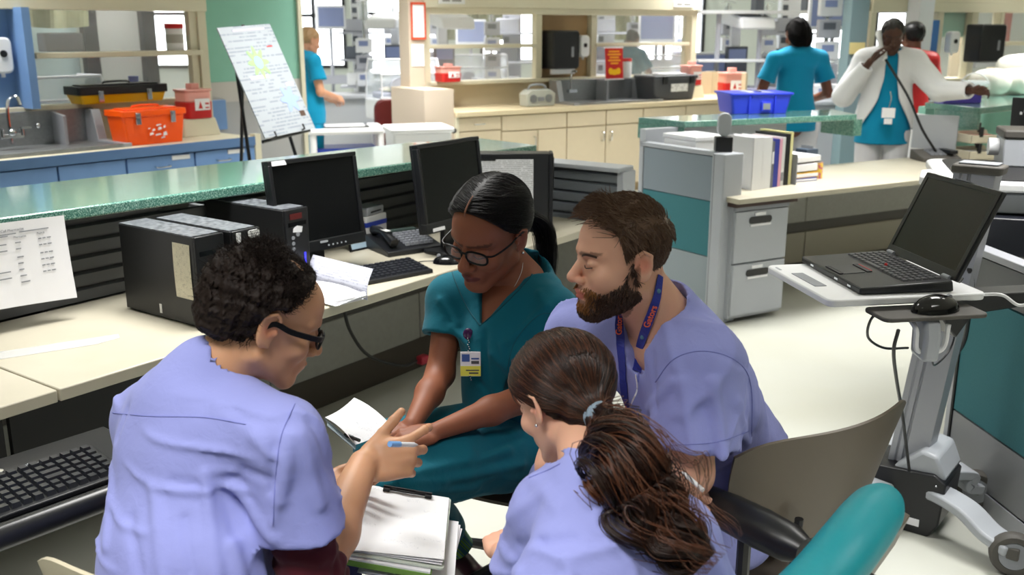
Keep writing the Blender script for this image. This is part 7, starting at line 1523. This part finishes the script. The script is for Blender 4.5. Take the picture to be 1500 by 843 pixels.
g.clip((0, 0, .42), (0, 0, -1)); lo, hi = bounds([J['shR'], J['shL'], J['pelvis'], elR, elL, nb], .19); top = pmesh('scrub_top', sdf_mesh(g, lo, hi, .0056), M_scrub, GM)
seam(g, [(775, 700), (800, 690), (820, 680)], .0016, M_scrub, top)
legs('trousers', GM, M_scrub, [([A3((.10, 1.18, .54)), A3((.03, 1.56, .56))], [.10, .075]), ([A3((.03, 1.56, .56)), A3((.06, 1.50, .12))], [.07, .05]), ([A3((.24, 1.18, .54)), A3((.22, 1.58, .56))], [.10, .075]), ([A3((.22, 1.58, .56)), A3((.22, 1.50, .12))], [.07, .05])], .012)
shoe(GM, A3((.06, 1.50, .10)), (-.1, 1, 0), M_black); shoe(GM, A3((.22, 1.50, .10)), (0, 1, 0), M_black)
tie = A3((.0, -.120, .005)); tie = (A3(K(880, 613, 1.53)) - HG.O) @ HG.R
def hG(i_): return Body().add(ell((0, -.016, .036), (.078 + i_, .102 + i_, .086 + i_)), 0).add(ell((0, .030, .045), (.060 + i_, .054 + i_, .052 + i_)), .02)
lineG = lambda P: P[:, 2] - np.interp(P[:, 1], [-.14, -.08, -.03, -.015, .0, .03, .055, .075, .10], [-.075, -.062, -.035, .010, .018, .025, .045, .062, .08])
hs = hG(.010); hs.add(cap(tie * .75, tie, .040, .020), .03); hs.sub(lineG, .006)
hm = pmesh('hair', toW(HG, sdf_mesh(hs, (-.13, -.18, -.12), (.13, .12, .16), .0028)), M_hairG, GM)
hf = hG(.010); hf.add(cap(tie * .75, tie, .040, .020), .03); rt = rand_roots(hf, (0, -.01, .04), .1, 10000, lambda q: lineG(q) > -.002, 15)
def dG(P, i): d = tie - P; return d / np.linalg.norm(d, axis=1, keepdims=True)
pmesh('hair_strands', toW(HG, strands(flow(hf, rt, dG, 14, .0085, .0008, 0, .07, 12), .0007)), M_hairG, hm); pmesh('hair_strands', toW(HG, strands(flow(hf, rt[::6], dG, 14, .0085, .0014, 0, .05, 13), .0008)), M_hairGlit, hm)
tw = HG.w(tie); ppart('hair_tie', cat(*[tube([Vector(tw) + Vector(HG.R @ A3((r_2 * math.cos(a), dy, r_2 * math.sin(a)))) for a in np.linspace(0, 2 * PI, 17)], .0055, 8) for dy, r_2 in ((.0, .019), (-.009, .020), (.008, .019))]), mat('slate hair elastic', '#7f91a2', .6), GM, 'slate blue hair elastic')
pp = [tw, A3(K(905, 640, 1.46)), A3(K(915, 680, 1.37)), A3(K(935, 720, 1.36)), A3(K(965, 765, 1.33)), A3(K(1000, 800, 1.30)), A3(K(1028, 830, 1.28))]
pony(HG, tw, pp, 2600, [.014, .034, .042, .046, .042, .030, .012], .0009, 21, .011, 2.9, m=M_hairG, parent=GM, clump=28, steps=56)
pony(HG, tw, pp, 1100, [.014, .036, .044, .048, .044, .032, .012], .0010, 22, .012, 2.9, name='ponytail_painted_highlights', m=M_hairGlit, parent=GM, clump=22, steps=56)  # locks tinted lighter as painted highlights on the ponytail
pony(HG, tw, [p + A3((.02 * k / 6, -.004, .006)) for k, p in enumerate(pp)], 70, [.014, .05, .07, .08, .075, .06, .04], .0007, 25, .012, 2.6, name='loose_strands', m=M_hairGlit, parent=GM, clump=2, steps=56)
ppart('earring', ball(tuple(HG.w((-.088, -.006, -.032))), .003), M_chrome, GM, 'small silver ear stud')
# ============ clipboard on the lap of the man at left, and the papers under it
cq = [Vector((0, 0, CAMH)) + (Vector(p) - Vector((0, 0, CAMH))) * .865 for p in ((-.39, 2.344, .485), (-.159, 2.347, .444), (-.178, 2.064, .422), (-.371, 2.06, .463))]
cex = ((cq[1] - cq[0]) + (cq[2] - cq[3])).normalized(); cey = (cq[0] - cq[3]) + (cq[1] - cq[2]); cey = (cey - cex * cey.dot(cex)).normalized(); cen = cex.cross(cey); cm = sum(cq, Vector()) / 4; cw_, ch_ = .192, .252
def boardM(dz, dx=0, dy=0, r=0): 
    o_ = cm + cen * dz + cex * dx + cey * dy; M_ = Matrix(((cex.x, cey.x, cen.x, o_.x), (cex.y, cey.y, cen.y, o_.y), (cex.z, cey.z, cen.z, o_.z), (0, 0, 0, 1))); return M_ @ Matrix.Rotation(r, 4, 'Z')
t = thing('clipboard', 'white topped clipboard resting on the lap of curly haired man', 'clipboard'); t.matrix_world = boardM(0)
mkobj('board', prism(rrect(-cw_ / 2 - .004, cw_ / 2 + .004, -ch_ / 2 - .006, ch_ / 2 + .01, .008), 0, .004), mat('clear green board', '#c4ccc0', .3), t)
for k in range(3): mkobj('sheet', xf(sheet(lambda u, v, k=k: (-cw_ / 2 + cw_ * u, -ch_ / 2 + ch_ * v, .0055 + .0022 * k + .004 * (1 - v) ** 3 * (1 + k) * u), 6, 6, .0008), rz=.012 * (k - 1)), printed('sketch print', '#f1f2f5', '#b4b8c2', .012, .02, .42, 'xy', hand=True) if k == 2 else M_paperw, t)
mkobj('clip', cat(box(-.055, .055, ch_ / 2 - .012, ch_ / 2 - .009, .012, .022), box(-.055, -.040, ch_ / 2 - .018, ch_ / 2 - .002, .010, .018), box(.040, .055, ch_ / 2 - .018, ch_ / 2 - .002, .010, .018), tube([(-.03, ch_ / 2 - .008, .016), (-.012, ch_ / 2 - .016, .018), (.012, ch_ / 2 - .016, .018), (.03, ch_ / 2 - .008, .016)], .0015)), M_rubber, t)
t = thing('notebook', 'green covered notebook under the clipboard on the left man lap', 'notebook'); t.matrix_world = boardM(-.018, -.006, -.006, -.02)
mkobj('cover', prism(rrect(-cw_ / 2, cw_ / 2 - .01, -ch_ / 2 - .01, ch_ / 2 - .02, .006), 0, .012), mat('leaf green cover', '#6f9a3f', .4), t); mkobj('pages', box(-cw_ / 2 + .002, cw_ / 2 - .013, -ch_ / 2 - .008, ch_ / 2 - .024, .012, .016), M_paperw, t)
t = thing('paper_stack', 'loose white sheets slipping out right of the clipboard', 'papers'); t.matrix_world = boardM(-.040, .030, -.012, -.09)
for k in range(3): mkobj('sheet_page', xf(box(-.09, .096, -.125, .11, .005 * k, .005 * k + .001), rz=.05 * k), M_paperw, t)

pmesh('back_pad', sdf_mesh(TEALSDF[0], TEALSDF[1], TEALSDF[2], .004), M_tv, TEALSDF[3])
# ------------------------------------------------------------ people in the background
M_sky = fabric('cyan blue scrub cloth', '#0a86ad'); M_wcoat = fabric('white jacket cloth', '#dedfe2'); M_skinP = skinmat('skin dark'); M_wt = fabric('white trouser cloth', '#d3d2d6')
def stand(x, y, yaw, H_, skin, label, top, trousers, hairm, hairk, armsR, armsL, topz=.84, build=1., pitch=0, coat=None, msk=None, lean=0):
    "standing figure; yaw = facing direction (0 looks along +y), arms = (elbow, wrist) offsets in the body frame"
    c_, s_ = math.cos(yaw), math.sin(yaw); f = A3((-s_, c_, 0)); r = A3((c_, s_, 0)); o = A3((x, y, 0)); k = H_ / 1.70
    B = lambda a, b_, z: o + r * a * k * build + f * (b_ + lean * (z / 1.7) ** 2) * k + A3((0, 0, z * k))
    Hd = Head(B(0, .045, 1.565), f * math.cos(pitch) + A3((0, 0, -math.sin(pitch))), (f[0] * .1, f[1] * .1, 1), k * .98)
    J = dict(shR=B(.165, 0, 1.385), shL=B(-.165, 0, 1.385), chest_top=B(0, 0, 1.41), chest=B(0, .01, 1.25), waist=B(0, .01, 1.05), pelvis=B(0, 0, .92), fwd=f)
    bh = Body().add(Hd.sdf(), 0); bh.add(cap(Hd.w((0, -.02, -.06)), B(0, 0, 1.40), .048 * k, .052 * k), .02); lo, hi = bounds([Hd.O, B(0, 0, 1.4)], .14); parts = [sdf_mesh(bh, lo, hi, .005)]
    bt = Body(); trunk(bt, J, .13, .12, .14, .66, shr=.05); lo, hi = bounds([J['shR'], J['shL'], J['pelvis']], .17); parts.append(sdf_mesh(bt, lo, hi, .016)); els = []
    for sd, (e, w_) in ((1, armsR), (-1, armsL)):
        sh = J['shR'] if sd > 0 else J['shL']; el, wr = B(*e), B(*w_); els.append(el); ba = Body(); ba.add(cap(sh, el, .045, .038), 0); ba.add(cap(el, wr, .038, .024), .02); tp = hand(ba, wr, nrm(wr - el), -r * sd * .6 + A3((0, 0, -.5)) + f * .2, sd, [(.4, .5, .3)] * 4, (.6, .3), .95 * k)
        lo, hi = bounds([sh, el, wr] + tp, .06); parts.append(sdf_mesh(ba, lo, hi, .006))
    P = person(parts, label, skin_col(Hd, skin, lip='#7a3c36' if skin > '#8' else '#3d1c18', brow='#1a100c'), msk)
    g = Body(); trunk(g, J, .135, .13, .165, .72, .014, .05, .055); g.add(capf(B(0, 0, .95), B(0, 0, topz), .175 * k, .195 * k, f, .72), .04)
    ends = [sleeve(g, J['shR'], els[0], .62, .062, .078), sleeve(g, J['shL'], els[1], .62, .062, .078)]
    g.sub(cap(B(0, .01, 1.44), Hd.O, .052 * k, .08), .01); g.disp(wav(.005, 16, 3, (1, 1, 2.5))); g.clip((0, 0, topz * k), (0, 0, -1)); lo, hi = bounds([J['shR'], J['shL'], B(0, 0, topz)] + els, .2)
    tp_ = pmesh('scrub_top', sdf_mesh(g, lo, hi, .011), top, P)
    lb = Body(); 
    for sd in (-1, 1): lb.add(cap(B(sd * .09, 0, .88), B(sd * .10, .01, .48), .105 * k, .075 * k), .02 if sd > 0 else 0); lb.add(cap(B(sd * .10, .01, .48), B(sd * .10, -.01, .08), .072 * k, .058 * k), .02)
    lo, hi = bounds([B(.1, 0, .95), B(-.1, 0, .08)], .14); pmesh('trousers', sdf_mesh(lb, lo, hi, .016), trousers, P)
    for sd in (-1, 1): shoe(P, B(sd * .10, -.01, .09), f, M_white)
    hb = Body().add(ell((0, -.016, .038), (.083, .104, .092)), 0)
    if hairk == 'long': hb.add(ell((0, -.05, -.03), (.100, .068, .11)), .03)
    if hairk == 'bun': hb.add(ell((0, -.085, .06), (.05, .05, .05)), .02)
    hb.disp(wav(.003, 90, 3)); hb.sub(lambda q: q[:, 2] - np.interp(q[:, 1], [-.14, -.06, -.02, .0, .04, .07, .1], [-.13 if hairk == 'long' else -.06, -.12 if hairk == 'long' else -.05, -.03, .02, .035, .06, .085]), .01)
    pmesh('hair', toW(Hd, sdf_mesh(hb, (-.13, -.17, -.16), (.13, .14, .16), .005)), hairm, P)
    return P, Hd, B, J, els, f, r
q = at(454, 9.3); stand(q.x - .03, q.y, -.95, 1.66, '#c99577', 'nurse in cyan scrubs with short fair hair standing at far left', M_sky, M_sky, mat('sandy hair', '#a5835c', .5), 'short', ((.21, .04, 1.10), (.12, .24, 1.04)), ((-.22, .04, 1.08), (-.12, .24, 1.02)), .80, .95, .3, msk=M_skinB)
q = at(1168, 7.9); P, Hd, B, J, els, f, r = stand(q.x, q.y, .25, 1.73, '#6b3d2b', 'nurse in cyan scrubs with long black hair, back to us', M_sky, M_wt, mat('matt black hair', '#0a0808', .8, spec=.1), 'long', ((.25, .02, 1.12), (.20, .24, 1.04)), ((-.25, .02, 1.12), (-.18, .24, 1.06)), .84, 1.18, .35, msk=M_skinP)
q = at(922, 12.6); stand(q.x, q.y, -.8, 1.62, '#6b4534', 'person in teal scrubs bending behind the right window bay', fabric('dark teal scrub cloth', '#04687a'), M_tealc, M_hairW, 'bun', ((.24, .12, 1.10), (.12, .34, 1.0)), ((-.24, .12, 1.10), (-.10, .34, 1.0)), .80, 1.1, .5, msk=M_skinP)
# nurse on the telephone behind the right desk
q = at(1302, 7.40)
P, Hd, B, J, els, f, r = stand(q.x, q.y, PI - .28, 1.72, '#4a2c20', 'nurse in white jacket over blue scrubs talking on the phone', M_sky, M_wt, mat('hair black band', '#100c0b', .5), 'short', ((.30, .06, 1.14), (.14, .18, 1.40)), ((-.33, .22, 1.20), (-.52, .46, 1.22)), .80, 1.0, .22, msk=M_skinP)
j = Body(); trunk(j, J, .145, .15, .18, .78, .030, .05, .066); j.add(capf(B(0, 0, 1.0), B(0, 0, .86), .19, .21, f, .85), .04)
for sh, el, wr in ((J['shR'], els[0], B(.14, .18, 1.40)), (J['shL'], els[1], B(-.52, .46, 1.22))):
    j.add(cap(sh, el, .092, .078), .04); w2 = el + (wr - el) * .86; s_ = Body(); s_.add(cap(el, w2 + nrm(wr - el) * .05, .076, .056), 0); s_.clip(w2, nrm(wr - el)); j.add(s_, .02); j.sub(cap(w2 - nrm(wr - el) * .03, wr, .034, .04), .003)
# open front: wedge cut along the facing side
op = Body(); 
for a_, z_, w_ in ((.0, 1.42, .035), (.0, 1.34, .035), (.0, 1.26, .038), (.0, 1.18, .050), (.0, 1.10, .068), (-.01, 1.02, .10), (-.02, .94, .14), (-.03, .86, .18)): pass
zz = np.linspace(1.43, .84, 26)
for z_ in zz: w_ = float(np.interp(z_, [.86, .94, 1.02, 1.10, 1.26, 1.42], [.19, .15, .11, .075, .045, .035])); op.add(cap(B(-.01, .06, z_), B(-.01, .5, z_), w_, w_), .012)
j.sub(op, .01); j.sub(cap(B(0, .01, 1.44), Hd.O, .062, .085), .01); j.disp(wav(.004, 15, 9, (1, 1, 2))); j.clip((0, 0, .92), (0, 0, -1)); lo, hi = bounds([B(.4, .3, 1.5), B(-.55, .5, 1.2), B(0, 0, .86), B(.3, -.2, 1), B(-.3, -.2, 1)], .14)
pmesh('jacket', sdf_mesh(j, lo, hi, .008), M_wcoat, P, 'open white jacket with long sleeves')
bc = B(.0, .20, 1.04); t = thing('name_badge', 'white name badge clipped on blue scrubs of phone nurse', 'badge', Vector(bc) + Vector((0, -.03, 0)), -.28); mkobj('card', box(-.045, .045, -.002, .002, -.035, .035), M_paperw, t); mkobj('lower_card', box(-.025, .03, -.004, 0, -.08, -.04), M_paperw, t); mkobj('clip_strap', tube([(0, -.0, .035), (.01, .01, .10), (.0, .03, .15)], .004, 6), M_chrome, t)
hp_ = Hd.w((.095, .0, -.01)); t = thing('telephone_handset', 'white telephone handset held at the ear of the phone nurse', 'handset', Vector(hp_)); dn = Vector(Hd.R @ A3((-.045, .12, -.11)))
mkobj('handle', tube([(0, 0, .04), dn * .5 + Vector((-.01, -.02, 0)), dn], [.021, .017, .021], 10), M_white, t, smooth=True); mkobj('earpiece', ball((.005, 0, .03), (.028, .028, .032)), M_white, t, smooth=True); mkobj('mouthpiece', ball(tuple(dn), (.022, .022, .024)), M_white, t, smooth=True)
m0 = Vector(hp_) + dn; ph2 = Rf(2.36, .58, .80)
single('handset_cord', tube([m0, m0.lerp(ph2, .25) + Vector((.04, -.12, -.10)), m0.lerp(ph2, .6) + Vector((.02, -.10, -.10)), ph2], .009, 6), M_cord, 'long dark handset cord hanging down to the grey phone', 'cord', smooth=True)
# person in red behind her
q = at(1338, 8.3); P, Hd, B, J, els, f, r = stand(q.x, q.y, .3, 1.70, '#5a3626', 'person in red top with black cap behind the phone nurse', mat('shiny red cloth', '#c5141c', .35, bump=(60, .6, .01)), M_black, M_hairW, 'short', ((.25, .02, 1.12), (.22, .2, 1.0)), ((-.25, .02, 1.12), (-.22, .2, 1.0)), .78, 1.0, .2, msk=M_skinP)
hc = Body().add(ell((0, -.01, .05), (.088, .108, .085)), 0); hc.clip((0, 0, .045), (0, 0, -1)); hc.add(ell((0, .13, .055), (.06, .06, .008)), .01); pmesh('cap', toW(Hd, sdf_mesh(hc, (-.13, -.15, 0), (.13, .22, .17), .005)), M_black, P, 'black peaked cap')
# ------------------------------------------------------------ light: ceiling troffers, daylight outside the windows
w = bpy.data.worlds.new('w'); S.world = w; w.use_nodes = True
w.node_tree.nodes['Background'].inputs[0].default_value = (.92, .96, 1, 1); w.node_tree.nodes['Background'].inputs[1].default_value = 6
M_diff = mat('troffer diffuser', '#fffdf6', .5, emit=1.0)
k = 0
for iy, y in enumerate((-2.0, .6, 3.2, 5.8, 8.4, 11.0, 14.0, 17)):
    for ix, x in enumerate((-6.5, -3.6, -.8, 2.0, 4.8, 7.8)):
        if y > 7 or abs(x) < 5:
            L_ = bpy.data.lights.new('lamp', 'AREA'); L_.shape = 'RECTANGLE'; L_.size = 1.2; L_.size_y = .6; L_.energy = LAMPW * (1.5 if y > 7 else {-2.0: .25, .6: .95}.get(y, 1.12)); L_.color = (1, .985, .955); L_.spread = 1.75
            o = bpy.data.objects.new('ceiling_lamp', L_); C.objects.link(o); o.location = (x, y, 2.72)
S.view_settings.view_transform = 'Standard'; S.view_settings.look = 'None'; S.view_settings.gamma = 1; S.view_settings.use_curve_mapping = False
S.view_settings.exposure = EXPO
S.cycles.max_bounces = 6; S.cycles.transparent_max_bounces = 12
